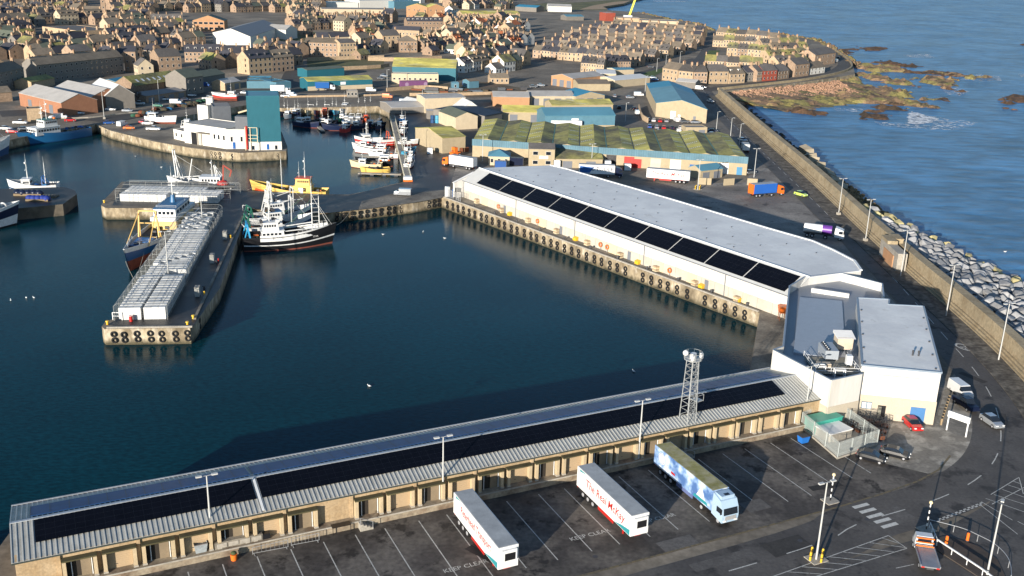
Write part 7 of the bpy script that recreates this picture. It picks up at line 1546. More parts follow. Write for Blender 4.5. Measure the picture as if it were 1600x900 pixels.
bld('lean_to', 'open fronted lean-to sheltering coloured drums on the estate', 'shed', (667, 186), (708, 186), 3, 3.4, .4, roof='mono', wall='grey', rm='pale')
c = G(711, 244); t = thing('forklift', 'orange telehandler parked before the tan shed', 'telehandler', (c.x, c.y, 0), R(40)); MB().box(-1.6, -1.0, .5, 1.6, 1.0, 1.5).build('body', ORANGEP, t); MB().box(-.8, -.9, 1.5, .5, .9, 3.2).build('cab', ORANGEP, t); MB().bar((-1.2, 0, 2), (3, 0, 1.2), .4).build('boom', RUST, t)
for x in (-1.1, 1.1):
    for s in (-1, 1): wheel(t, x, s*1.05, .6, .4, s)
c = G(726, 237); t = thing('scrap_heap', 'rusty red machinery heap before the tan shed', 'scrap heap', (c.x, c.y, 0))
for i in range(6): MB().cbox((rnd.uniform(-2, 2), rnd.uniform(-1, 1), 0), (1.2, 1, rnd.uniform(.6, 1.8)), rnd.random()).build('scrap', RUST, t)
# ================================================================== NORTH QUAY SHEDS
bld('brick_shed', 'front brick fish shed with pale ribbed roof left of the quay street', 'shed', (32, 165), (98, 182), 15, 5.4, 3.0, wall='brick', rm='pale', doors=2)
t = bld('brick_shed', 'rear brick fish shed with a large grey roller door in its gable', 'shed', (80, 160), (141, 174), 17, 5.4, 3.4, wall='brick', rm='pale')
bld('stone_store', 'old stone store with a bright white roof on the quay street', 'store', (138, 160), (167, 172), 12, 6.0, 4.2, wall='grey', rm='white')
t = bld('skylight_shed', 'long shed with dark moss roof and a row of white skylights', 'shed', (213, 152), (284, 141), 13, 5.2, 3.6, wall='stone', rm='moss')
rf = [x for x in bpy.data.objects if x.parent is t and x.name.startswith('roof')][0]; L_ = (G(213, 152)-G(284, 141)).length
for i in range(7): x = L_*(.12+.12*i); MB().add([(x, 1.8, 6.42), (x+1.2, 1.8, 6.42), (x+1.2, 3.6, 7.42), (x, 3.6, 7.42)], [(0, 1, 2, 3)]).build('skylight', WHITE, rf)
bld('lean_to', 'grey lean-to shed with doors along the quay street', 'shed', (229, 161), (291, 152), 7, 3.0, 1.0, roof='mono', wall='stone', rm='grey', doors=4)
bld('harbour_store', 'tall grey green store with a cream gable on the quay street', 'store', (292, 149), (319, 145), 13, 8.0, 3.2, wall='grey', rm='green', wins=(3, 2))
bld('stone_store', 'low stone store left of the red hulled boat ashore', 'store', (316, 134), (352, 128), 11, 4.2, 2.2, wall='grey', rm='green')
bld('stone_store', 'small pale roofed store right of the grey green store', 'store', (352, 142), (376, 138), 8, 3.6, 1.6, wall='tan', rm='pale', doors=2)
bld('cream_house', 'small cream house standing alone before the stone tenements', 'house', (217, 121), (241, 120), 9, 6.0, 3.2, axis='y', wall='cream', rm='slate', wins=(2, 2), side=(3, 2))
bld('long_tenement', 'very long grey stone tenement with rows of small windows', 'tenement', (60, 131), (194, 115), 10, 9.0, 3.4, wall='grey', rm='brown', wins=(17, 3), chim=5, wsz=(.95, 1.3))
bld('stone_tenement', 'tall brown tenement with crow-step chimneys right of the cream house', 'tenement', (250, 119), (285, 117), 12, 10.0, 3.6, wall='stone', rm='slate', wins=(4, 3), chim=2)
bld('stone_tenement', 'shaded stone tenement at the left edge above the quay', 'tenement', (-8, 146), (40, 134), 10, 8.5, 3.2, wall='grey', rm='brown', wins=(6, 3), chim=3)
bld('stone_tenement', 'tall dark end tenement at the right of the long grey one', 'tenement', (196, 113), (214, 113), 12, 11, 2.6, wall='stone', rm='dark', wins=(2, 3), chim=2)
bld('ruined_store', 'roofless low stone store at the far left of the quay', 'store', (44, 191), (67, 190), 6, 5.0, roof='flat', wall='tan', rm='brown')
bld('stone_store', 'low brown store on the left bank above the quay', 'store', (-6, 160), (20, 158), 9, 4, 2, wall='stone', rm='brown')
bld('low_shed', 'moss roofed low shed on the bank left of the brick sheds', 'shed', (50, 140), (86, 133), 9, 3.4, 1.6, wall='tan', rm='moss')
bld('blue_roofed_shed', 'blue roofed low shed behind the white roofed store', 'shed', (185, 141), (205, 137), 10, 3.6, 1.2, wall='grey', rm='blue')
# teal containers and sheds on the upper quay
def striped(A, B, lb):
    t = bld('striped_store', lb, 'store', A, B, 22, 3.2, roof='flat', wall='blue', rm='green'); L_ = (G(*A)-G(*B)).length
    for i in range(6): MB().box(.3, 1+i*3.4, 3.27, L_-.3, 3.2+i*3.4, 3.33+.02*i).build('roof_stripe', [ROOFS['teal'], ROOFS['green'], ROOFS['blue']][i % 3], t)
striped((386, 138), (424, 138), 'left striped green and blue flat store on the upper quay'); striped((432, 140), (455, 138), 'right striped green and blue flat store beside the dark lane')
t = bld('long_teal_shed', 'long low teal and cream shed with a mossy roof on the upper quay', 'shed', (481, 142), (582, 138), 13, 4.6, 1.2, wall='teal', rm='olive'); L_ = (G(481, 142)-G(582, 138)).length
MB().box(-.02, -.1, 0, L_, -.01, 2.0).build('cream_base', WALLS['cream'], t); MB().box(L_*.5, -.12, 2.4, L_*.58, -.01, 3.8).build('sign_board', WHITE, t)
bld('teal_shed', 'flat teal shed behind the long teal and cream shed', 'shed', (480, 122), (538, 118), 10, 4.2, .6, wall='teal', rm='green')
t = bld('moss_roofed_works', 'large works with a broad mossy roof and a teal gable', 'works', (613, 124), (712, 127), 20, 7.0, 3.6, wall='teal', rm='olive')
bld('white_works_office', 'long white office range against the mossy roofed works', 'office', (612, 131), (685, 132), 6, 5.2, roof='flat', wall='cream', rm='teal', wins=(9, 1), wsz=(1.2, 1.0))
t = bld('purple_container', 'purple container with green top before the white office range', 'container', (627, 137), (668, 136), 3.5, 3.0, roof='flat', wall=paint('dusty_purple', (.16, .06, .15), .6), rm='green')
for x in (3, 13): MB().cyl((x, -.02, 1.6), (x, -.06, 1.6), 1.0, 1.0, 16).build('round_mark', paint('mauve', (.3, .2, .3)), t)
bld('blue_kiosk', 'small blue and white kiosk on the bare ground', 'kiosk', (706, 140), (717, 140), 3.5, 3.4, roof='flat', wall='blue', rm='blue', wins=(1, 1)); bld('blue_kiosk', 'bright blue fronted tan hut on the bare ground', 'hut', (733, 138), (748, 137), 6, 3.6, .8, wall='blue', rm='brown')
bld('tan_cottage', 'low tan cottage with three windows beside the bare ground', 'cottage', (766, 131), (795, 131), 7, 3.2, 2, wall='tan', rm='brown', wins=(4, 1), chim=2)
bld('fish_shelter', 'long curved pale shelter at the head of the inner pier', 'shelter', (594, 168), (612, 178), 22, 2.6, 1.0, axis='y', wall='grey', rm='pale')
bld('quay_kiosk', 'small grey glazed shelter on the upper quay street', 'shelter', (542, 152), (559, 152), 4, 3.0, roof='flat', wall='grey', rm='pale', wins=(3, 1))
bld('polytunnel', 'low white rounded tunnel shed by the inner quay road', 'tunnel', (626, 166), (652, 172), 7, 2.4, 1.6, wall='white', rm='white')
# big white hall in town
d_ = (G(392, 75)-G(446, 57)).length
bld('white_hall', 'huge white gabled hall with a long grey roof in the town', 'hall', (333, 68), (392, 75), d_, 7.5, 4.0, axis='y', wall='white', rm=mat('long_grey_roof', (.2, .2, .205), .6, var=.1), wins=(0, 0), C=(386, 52))
bld('white_hall', 'smaller white hall at the far end of the huge white one', 'hall', (416, 60), (447, 62), 16, 7, 3, axis='x', wall='white', rm='pale')
bld('flat_factory', 'flat roofed tan stone factory with buttressed long wall', 'factory', (68, 60), (126, 68), 26, 8.0, roof='flat', wall='tan', rm='slate')
bld('flat_factory', 'narrow tan stone wing right of the flat roofed factory', 'factory', (128, 68), (150, 66), 18, 6.5, roof='flat', wall='stone', rm='dark')
bld('brick_gabled_school', 'wide tan gabled building with two window rows and a yellow sign', 'building', (302, 48), (351, 49), 16, 8.0, 4.0, axis='y', wall='orange', rm='green', wins=(6, 2), wsz=(3, 1.8))
t = bld('stone_church', 'long stone hall beside a square stone tower', 'church', (134, 34), (160, 34), 14, 8.5, 4, wall='tan', rm='brown', wins=(5, 1), wsz=(1.2, 3)); bld('church_tower', 'square stone church tower rising over the left rooftops', 'tower', (160, 34), (167, 34), 7, 19, roof='flat', wall='stone', rm='slate', wins=(1, 4))
bld('dormered_terrace', 'tan row with four pale dormers in the middle of the left town', 'terrace', (237, 43), (287, 43), 10, 6.5, 4, wall='tan', rm='slate', wins=(9, 1), chim=4, dorm=5)
bld('dormered_terrace', 'brown terrace with dormers in front of the huge white hall', 'terrace', (289, 97), (347, 97), 10, 6.0, 4, wall='stone', rm='dark', wins=(9, 2), chim=4, dorm=5)
bld('dormered_terrace', 'shaded brown terrace under the grey hall roof', 'terrace', (349, 99), (392, 99), 10, 6.0, 4, wall='stone', rm='dark', wins=(6, 2), chim=3, dorm=2)
bld('stone_tenement', 'big square tenement left of the weedy bank', 'tenement', (476, 88), (527, 90), 11, 9.0, 2.6, wall='stone', rm='brown', wins=(8, 3), chim=4)
bld('stone_tenement', 'narrow pale tenement right of the big square one', 'tenement', (532, 91), (556, 90), 11, 9.5, 2.0, wall='tan', rm='slate', wins=(5, 3), chim=2)
bld('stone_tenement', 'tan tenement with a tall gable near the centre of town', 'tenement', (598, 79), (625, 78), 12, 10, 3.5, wall='tan', rm='slate', wins=(4, 3), chim=2); bld('stone_tenement', 'hipped stone building beside the centre car park', 'tenement', (625, 82), (652, 82), 12, 7.5, 3.5, roof='hip', wall='stone', rm='brown', wins=(5, 2))
bld('cream_cottages', 'left pair of cream cottages with dark roofs', 'cottage', (495, 68), (514, 68), 8, 4.6, 3.0, wall='cream', rm='dark', wins=(3, 1)); bld('cream_cottages', 'right pair of cream cottages with dark roofs', 'cottage', (517, 68), (547, 67), 8, 4.6, 3.0, wall='cream', rm='dark', wins=(5, 1))
bld('orange_flats', 'left orange brick flats with a stepped gable at the top of town', 'flats', (635, 30), (668, 31), 16, 12, 3, axis='y', wall='orange', rm='olive', wins=(4, 2)); bld('orange_flats', 'right orange brick flats with a stepped gable at the top of town', 'flats', (669, 31), (694, 31), 16, 12, 3, axis='y', wall='orange', rm='olive', wins=(3, 2))
bld('long_cream_building', 'very long cream building across the upper middle of town', 'building', (503, 27), (615, 28), 14, 8.0, 1.0, wall='cream', rm='grey', wins=(20, 1))
bld('teal_sheds', 'left teal flat roofed shed at the top edge of town', 'shed', (510, 14), (560, 14), 20, 7, roof='flat', wall='white', rm='teal'); bld('teal_sheds', 'middle teal flat roofed shed at the top edge of town', 'shed', (562, 14), (614, 13), 30, 9, roof='flat', wall='white', rm='teal'); bld('teal_sheds', 'right teal flat roofed shed at the top edge of town', 'shed', (616, 14), (655, 13), 24, 8, roof='flat', wall='blue', rm='teal')
bld('long_mossy_building', 'long low stone range with a mossy roof at the upper right of town', 'building', (722, 33), (812, 33), 16, 7, 2.5, wall='tan', rm='olive', wins=(16, 1))
bld('slate_row', 'long dark roofed brown range with dormers near the centre', 'terrace', (636, 47), (692, 47), 10, 7.5, 3.0, wall='stone', rm='dark', wins=(10, 2), dorm=8)
bld('slate_row', 'dark roofed tan range lower than the dormered one', 'terrace', (612, 58), (655, 60), 10, 6, 2.6, wall='tan', rm='dark', wins=(8, 1))
bld('white_boatyard_shed', 'white shed with pale roof on the shore near the far beach', 'shed', (856, 18), (893, 19), 22, 6, 2.5, wall='white', rm='pale'); bld('blue_boatyard_shed', 'pale blue roofed shed left of the shore shed', 'shed', (805, 17), (838, 19), 20, 5, 2, wall='grey', rm='blue')
bld('shore_shed', 'long low flat shed beside the far sea shore', 'shed', (1000, 40), (1060, 42), 25, 5, roof='flat', wall='cream', rm='grey'); bld('shore_shed', 'pale roofed unit among the far shore sheds', 'shed', (965, 36), (1000, 37), 18, 5, roof='flat', wall='tan', rm='pale'); bld('red_unit', 'red sided unit at the foot of the yellow crane', 'unit', (946, 33), (961, 33), 14, 8, roof='flat', wall='red', rm='pale'); bld('shore_shed', 'teal roofed shed left of the yellow crane', 'shed', (885, 32), (912, 32), 14, 4, 1.5, wall='grey', rm='teal')
c = G(981, 33); t = thing('crawler_crane', 'yellow lattice boom crane leaning over the far shore sheds', 'crane', c, 0); mb = MB(); mb.bar((0, 0, 2), (11, 0, 38), 1.8); mb.build('boom', paint('crane_yellow', (.75, .7, .08)), t); MB().box(-5, -3, 0, 4, 3, 6).build('cab', WHITEB, t)
# crescent and coast houses
for A, B, w, h, wl_, rm, lb in (((1034, 125), (1058, 129), 10, 7, 'tan', 'brown', 'left block of the stone crescent by the coast road'), ((1059, 129.5), (1082, 132), 10, 7, 'tan', 'slate', 'middle block of the stone crescent by the coast road'), ((1083, 132), (1104, 132), 10, 7, 'stone', 'slate', 'right block of the stone crescent with a small white gable'),
    ((1106, 131), (1137, 131), 11, 7, 'tan', 'slate', 'broad tan house right of the stone crescent'), ((1139, 131), (1163, 129.5), 10, 5.5, 'tan', 'brown', 'tan dormered house left of the red house'), ((1165, 128), (1180, 127), 10, 5.5, 'grey', 'dark', 'dark fronted house beside the red house'),
    ((1182, 128), (1190, 127), 9, 6, 'stone', 'slate', 'narrow stone house left of the red one'), ((1191, 127), (1213, 125.5), 9, 6, 'red', 'slate', 'wide red fronted house on the coast road'), ((1214, 125), (1232, 122.5), 9, 5, 'stone', 'slate', 'stone house right of the red house'), ((1241, 120.5), (1263, 118), 10, 7.5, 'stone', 'slate', 'tall stone house above the rocky bay'), ((1265, 117), (1288, 114), 8, 4, 'white', 'brown', 'white cottage near the coast road bend'),
    ((1272, 104), (1304, 99), 12, 7.5, 'stone', 'slate', 'large stone block at the far coast road bend')):
    bld('coast_house', lb, 'house', A, B, w, h, 3.2, wall=wl_, rm=rm, wins=(4, 2), chim=2, dorm=2 if 'dormered' in lb else 0, group='houses on the coast road')
# ================================================================== TERRACES AND TOWN HOUSES
def proj(p):
    d = Vector((p[0], p[1], p[2]-CAMH)); z = d.dot(_F); return (800+FPX*d.dot(_R)/z, 450-FPX*d.dot(_U)/z)
def house_parts(w, d, h, rise, dorm=0, axis='x', nw=3, nf=2):
    """returns (wall mesh data, roof mesh data, chimney mesh data, chimney spots)"""
    wb_ = MB(); wb_.prism([(0, 0), (w, 0), (w, d), (0, d)], -.3, h, bottom=False, top=False)
    wb_.add([(0, 0, h), (0, d, h), (0, d/2, h+rise), (w, 0, h), (w, d, h), (w, d/2, h+rise)], [(0, 2, 1), (3, 4, 5)])
    for f in range(nf):
        z = .9+f*2.7
        for i in range(nw):
            x = w*(i+.5)/nw
            for y, s in ((-.03, 1), (d+.03, -1)):
                a, b = (x-.5, x+.5) if s > 0 else (x+.5, x-.5)
                if f == 0 and i == nw//2 and s > 0: wb_.quad((a, y, 0), (b, y, 0), (b, y, 2.1), (a, y, 2.1), mi=2); continue
                wb_.quad((a-.12*s, y+.01*s, z-.1), (b+.12*s, y+.01*s, z-.1), (b+.12*s, y+.01*s, z+1.5), (a-.12*s, y+.01*s, z+1.5), mi=1); wb_.quad((a, y, z), (b, y, z), (b, y, z+1.35), (a, y, z+1.35), mi=2)
        for x, s in ((-.03, -1), (w+.03, 1)):
            a, b = (d*.3-.45, d*.3+.45)[::s]; wb_.quad((x, a, z), (x, b, z), (x, b, z+1.3), (x, a, z+1.3), mi=2)
    r = MB(); e = .3; k = rise/(d/2); T = .15; vs = []
    for x in (-.05, w+.05):
        for y, z in ((-e, h-e*k), (d/2, h+rise), (d+e, h-e*k)): vs += [(x, y, z+T), (x, y, z)]
    r.add(vs, [(0, 6, 8, 2), (2, 8, 10, 4), (1, 3, 9, 7), (3, 5, 11, 9), (0, 1, 7, 6), (4, 10, 11, 5), (0, 2, 3, 1), (2, 4, 5, 3), (6, 7, 9, 8), (8, 9, 11, 10)])
    for i in range(dorm):
        x = w*(i+.5)/dorm; y0 = d*.12; z0 = h+y0*k
        for yy in (0,):
            r.prism([(x-.75, y0), (x+.75, y0), (x+.75, d*.4), (x-.75, d*.4)], h, z0+1.35, bottom=False); r.box(x-.55, y0-.04, z0+.2, x+.55, y0-.005, z0+1.1, mi=1)
    c = MB(); c.cbox((0, 0, -.9), (.8, 1.5, 2.3)); c.cbox((0, 0, 1.4), (.95, 1.65, .18))
    for s in (-.4, 0, .4): c.cyl((0, s, 1.58), (0, s, 2.0), .14, .12, 6, mi=1)
    return wb_, r, c, [(.45, d/2, h+rise), (w-.45, d/2, h+rise)]
HTYPES = [(7.5, 8.5, 5.4, 3.2, 0, 2, 2), (9.5, 9, 5.6, 3.4, 2, 3, 2), (12, 9.5, 5.6, 3.4, 0, 4, 2), (12, 10, 8.2, 3.4, 0, 4, 3), (16, 10, 7.8, 3.6, 3, 5, 3), (9, 8, 3.2, 3.0, 0, 3, 1)]
_hp = [house_parts(w, d, h, r, dm, 'x', nw, nf) for (w, d, h, r, dm, nw, nf) in HTYPES]
_hm = [(a.mesh('house_wall', [WALLS['stone'], WFR, GLASS]), b.mesh('house_roof', [ROOFS['slate'], GLASS]), c.mesh('chimney', [CHIM, WALLS['brick']]), sp) for a, b, c, sp in _hp]
WN = dict(stone='brown stone', tan='tan stone', cream='cream', white='white', grey='grey', brick='red brick'); RN_ = dict(slate='grey slate', dark='dark slate', brown='brown', moss='mossy', orange='orange tiled', olive='bright mossy', green='green grey')
nh = [0]
FAR = {}                                               # far houses past the first 300 go into one mass
def put_house(k, x, y, rz, wl_, rm, label, group, sc=(1, 1, 1)):
    wme, rme, cme, sp = _hm[k]
    t = thing('town_house', label, 'house', (x, y, 0), rz, group, sc)
    def ch(nm, me, par, m, loc=(0, 0, 0)):
        o = bpy.data.objects.new(nm, me); COL.objects.link(o); o.parent = par; o.location = loc
        if m: o.material_slots[0].link = 'OBJECT'; o.material_slots[0].material = m
        return o
    ch('wall', wme, t, WALLS[wl_]); r = ch('roof', rme, t, ROOFS[rm])
    for s in sp: ch('chimney', cme, r, None, s)
    nh[0] += 1; return t
def far_house(k, x, y, rz, wl_, rm):
    a, b, c, sp = _hp[k]; cs, sn = math.cos(rz), math.sin(rz)
    def tr(p, o=(0, 0, 0)): X, Y, Z = p[0]+o[0], p[1]+o[1], p[2]+o[2]; return (x+X*cs-Y*sn, y+X*sn+Y*cs, Z)
    for src, mats_, off in ((a, ['W'+wl_, 'F', 'G'], (0, 0, 0)), (b, ['R'+rm, 'G'], (0, 0, 0))) + tuple((c, ['C', 'C'], s) for s in sp):
        n0 = len(FAR.setdefault('v', [])); FAR['v'] += [tr(p, off) for p in src.v]
        for f, mi in zip(src.f, src.m): FAR.setdefault('f', []).append(tuple(i+n0 for i in f)); FAR.setdefault('m', []).append(mats_[mi])
ORD = ['first', 'second', 'third', 'fourth', 'fifth', 'sixth', 'seventh', 'eighth', 'ninth', 'tenth', 'eleventh', 'twelfth', 'thirteenth', 'fourteenth', 'fifteenth', 'sixteenth']
def terrace(L_, R_, n, label, group, types=(0, 1), walls=('stone', 'stone', 'tan'), roofs=('brown', 'slate', 'brown', 'dark'), d=8.5):
    a, b = G(*L_), G(*R_); rz = ang(a, b); w = (b-a).length/n
    for i in range(n):
        k = rnd.choice(types); p = a.lerp(b, i/n); s = w/HTYPES[k][0]; wl_ = rnd.choice(walls); rm = rnd.choice(roofs)
        put_house(k, p.x, p.y, rz, wl_, rm, '%s house %s from left in %s' % (WN[wl_], ORD[i], label), group, (s, 1, rnd.uniform(.93, 1.06)))
GR = [((832, 90), (1000, 104), 12), ((845, 82.5), (1022, 98), 13), ((862, 75.5), (1043, 92), 13), ((875, 69), (1062, 86), 13), ((888, 62.5), (1080, 79.5), 13), ((905, 56.5), (1092, 72.5), 13), ((925, 51), (1095, 65), 12), ((955, 46.5), (1098, 57.5), 10)]
for i, (L_, R_, n) in enumerate(GR): terrace(L_, R_, n, '%s terrace up from the white roofed unit' % ORD[i], 'stone terraces near the shore')
terrace((907, 113), (943, 115), 3, 'short row below the terraces', 'short stone rows', (1,), ('tan',), ('slate', 'dark')); terrace((948, 110), (985, 109), 3, 'row at the terraces corner', 'short stone rows', (1,), ('stone',), ('dark',))
for L_, R_, n, lb in (((1113, 73), (1180, 76), 4, 'coast block row facing the verge'), ((1118, 60), (1212, 68), 6, 'long upper row of the coast block'), ((1135, 87), (1200, 91), 4, 'middle row of the coast block'), ((1100, 108), (1190, 113), 5, 'row behind the stone crescent'), ((1200, 99), (1262, 97), 4, 'coast block row near the sea end'), ((1206, 86), (1262, 86), 4, 'upper row near the sea end'), ((1215, 111), (1262, 107), 3, 'row behind the red house'), ((1190, 78), (1250, 77), 4, 'top row near the sea end')):
    terrace(L_, R_, n, lb, 'coast block rows', (1, 2), ('tan', 'stone', 'tan'), ('brown', 'slate', 'moss'))
# ---- procedural fill of the old town, nearest first
BUSY = [(-20, 95, 50, 190), (30, 105, 200, 185), (60, 40, 155, 72), (212, 96, 300, 165), (296, 20, 356, 52), (325, 20, 455, 80), (284, 76, 395, 102), (130, 0, 172, 36), (234, 18, 290, 46), (395, 118, 480, 160), (470, 60, 560, 96), (478, 96, 620, 150), (490, 50, 552, 72), (598, 60, 655, 86), (586, 88, 720, 150), (500, 5, 700, 34), (605, 36, 700, 62), (718, 15, 815, 36), (700, 118, 860, 200), (826, 40, 1200, 140), (800, 0, 1100, 42), (408, 50, 470, 76), (190, 128, 330, 170), (315, 110, 380, 145), (855, 108, 1000, 170), (600, 122, 900, 180)]
def busy(x, y, w, rz):
    for f in (0, .5, 1):
        q = proj((x+w*f*math.cos(rz), y+w*f*math.sin(rz), 0))
        for (a, b, c, d) in BUSY:
            if a < q[0] < c and b < q[1] < d: return True
        if q[0] < -60 or q[0] > 905: return True
    return False
LMK = [((130, 120), 'long grey tenement'), ((370, 60), 'huge white hall'), ((96, 60), 'flat stone factory'), ((163, 25), 'church tower'), ((260, 38), 'dormered tan row'), ((325, 40), 'yellow signed gable'), ((560, 22), 'long cream building'), ((665, 22), 'orange flats'), ((520, 62), 'cream cottages'), ((500, 80), 'square tenement'), ((660, 112), 'mossy roofed works'), ((640, 52), 'dormered slate row'), ((765, 28), 'long mossy range'), ((880, 80), 'terraced grid'), ((800, 122), 'low tan cottage'), ((268, 112), 'tall brown tenement')]
cnt = {}; frnd = random.Random(21); cand = []
for a0, pxlo, pxhi, sp in ((R(54), -80, 560, 18.5), (R(60), 560, 905, 17.0)):
    e1 = Vector((math.cos(a0), math.sin(a0))); e2 = Vector((-e1.y, e1.x))
    for ti in range(-40, 110):
        tt = ti*sp + frnd.uniform(-1.5, 1.5); s_ = 150 + frnd.uniform(0, 20); run = 0
        while s_ < 1700:
            if run <= 0:
                run = frnd.randint(2, 6); k0 = frnd.choice([0, 1, 2, 2, 3, 4, 5]); s_ += frnd.choice([1, 3, 5, 12]); right = pxlo > 500
                if right: k0 = frnd.choice([0, 1, 2, 5, 5, 1])
                wl_ = frnd.choice(['stone']*5+['tan']*3+['grey']) if not right else frnd.choice(['stone', 'tan', 'cream', 'white', 'white', 'cream', 'tan', 'stone'])
                turn = frnd.random() < .38; ja_ = R(frnd.uniform(-5, 5))
            run -= 1; k = k0 if frnd.random() < .75 else frnd.choice([0, 1, 2, 3]); w, d_k = HTYPES[k][0], HTYPES[k][1]
            p = e1*s_ + e2*tt; rz = a0 + ja_
            if turn: rz = a0 - R(90) + ja_; p = p + e2*w*.5; s_ += d_k + 1.5
            else: s_ += w
            q = proj((p.x, p.y, 0))
            if p.y < 500 or not (pxlo-20 < q[0] < pxhi) or q[1] < -6 or busy(p.x, p.y, w, rz): continue
            cand.append((p.y, k, p.x, p.y, rz, wl_ if frnd.random() < .75 else frnd.choice(['stone', 'tan', 'cream']), frnd.choice(['slate', 'slate', 'dark', 'dark', 'dark', 'brown', 'brown', 'moss', 'green'] + (['orange'] if right else [])), q))
cand.sort()
for _, k, px_, py, rz, w2, rm, q in cand:
    lm = min(LMK, key=lambda l: (l[0][0]-q[0])**2 + 9*(l[0][1]-q[1])**2)
    side = 'left' if q[0] < lm[0][0]-6 else ('right' if q[0] > lm[0][0]+6 else ''); 
    base = '%s %s-roofed house %s %s of the %s' % (WN[w2], RN_[rm].replace(' tiled', ''), 'behind' if q[1] < lm[0][1] else 'before', ('and ' + side) if side else 'and level', lm[1])
    cnt[base] = cnt.get(base, 0) + 1; label = base if cnt[base] == 1 else base + (', %s nearest' % (ORD[cnt[base]-1] if cnt[base] < 17 else '%dth' % cnt[base]))
    if nh[0] < 296: put_house(k, px_, py, rz, w2, rm, label, 'houses of the old town', (1, 1, frnd.uniform(.9, 1.12)))
    else: far_house(k, px_, py, rz, w2, rm)
if FAR:
    names = sorted(set(FAR['m'])); me = bpy.data.meshes.new('distant_houses'); me.from_pydata(FAR['v'], [], FAR['f'])
    for n_ in names: me.materials.append(WALLS[n_[1:]] if n_[0] == 'W' else ROOFS[n_[1:]] if n_[0] == 'R' else {'F': WFR, 'G': GLASS, 'C': CHIM}[n_])
    idx = {n_: i for i, n_ in enumerate(names)}; me.polygons.foreach_set('material_index', [idx[m] for m in FAR['m']]); me.update()
    o = bpy.data.objects.new('distant_houses', me); COL.objects.link(o); tag(o, 'mass of distant stone houses across the far town', 'houses', None, 'stuff')

for i in range(9):
    xx = 8 + i*12.3; p = hq(xx, -.75); t = thing('pallet_stack', 'beige pallet stack against the market hall wall, %s from the white annexe' % ORD[i], 'pallets', p, ma, 'pallet stacks along the market hall')
    for k in range(4): MB().box(-.6, -.5, k*.32, .6, .5, k*.32+.26).build('pallet', [CREAM, WALLS['tan']][k % 2], t)
# ================================================================== ARMOUR ROCK, REEF, BEACH
def hull_rock(seed, n=14, sq=(1, 1, .75)):
    r = random.Random(seed); bm = bmesh.new()
    for i in range(n):
        v = Vector((r.gauss(0, 1), r.gauss(0, 1), r.gauss(0, 1))).normalized()
        bm.verts.new((v.x*sq[0]*r.uniform(.85, 1.1), v.y*sq[1]*r.uniform(.85, 1.1), v.z*sq[2]*r.uniform(.8, 1.1)))
    g = bmesh.ops.convex_hull(bm, input=bm.verts[:]); bmesh.ops.delete(bm, geom=[e for e in g['geom_interior'] if isinstance(e, bmesh.types.BMVert)], context='VERTS')
    bmesh.ops.bevel(bm, geom=bm.edges[:], offset=.045, segments=1, affect='EDGES'); bmesh.ops.recalc_face_normals(bm, faces=bm.faces[:])
    me = bpy.data.meshes.new('boulder'); bm.to_mesh(me); bm.free(); return me
import bmesh
GRAN = mat('grey_granite', (.29, .29, .29), .85, var=.18, scale=.5, fine=.2, fscale=5, objvar=.28, bump=.3, bscale=6)
LICH = mat('lichened_granite', (.42, .36, .18), .9, var=.25, scale=.8, fine=.2, objvar=.2)
DROCK = mat('wet_dark_rock', (.035, .03, .025), .6, var=.4, scale=1, bump=.4)
BRROCK = mat('brown_rubble', (.24, .155, .075), .9, var=.35, scale=.8, fine=.3, alt=(.12, .09, .04), altscale=.5)
RKM = [hull_rock(i, 13, (1.0, .85+.05*(i % 4), .62)) for i in range(7)]
for m_ in RKM: m_.materials.append(GRAN)
line = arc_points(SEAWARD, 3.3)
line = [p for p in line]
s_start = min(range(len(line)), key=lambda i: (line[i]-V2(G(1372, 362))).length)
s_start = max(4, s_start-6)
n_ = 0; cntr = 0
for i in range(s_start, len(line)-1):
    k = i - s_start; d = (line[min(i+1, len(line)-1)]-line[i-1]).normalized(); nn = Vector((-d.y, d.x)); wdt = min(26, 5 + k*1.5)
    if line[i].y < 150: break
    j = 0; off = 1.0
    while off < wdt:
        f = off/24.0; p = line[i] + nn*(off+rnd.uniform(-.4, .4)) + d*rnd.uniform(-.5, .5); z = 1.9 - 5.0*f**1.15 + rnd.uniform(-.25, .35)
        edge = off > wdt-4.5
        o = bpy.data.objects.new('armour_boulder', RKM[cntr % 7]); COL.objects.link(o); s = rnd.uniform(1.6, 2.45)
        o.location = (p.x, p.y, z); o.rotation_euler = (rnd.uniform(-.35, .35), rnd.uniform(-.35, .35), rnd.uniform(0, 6.3)); o.scale = (s, s, s)
        if edge and rnd.random() < .55: o.material_slots[0].link = 'OBJECT'; o.material_slots[0].material = LICH; lab = 'yellow lichened boulder on the seaward edge of the armour slope'
        else: lab = 'grey granite boulder in the armour slope outside the sea wall'
        tag(o, lab, 'boulder', 'armour boulders outside the sea wall'); cntr += 1; off += rnd.uniform(2.75, 3.2)
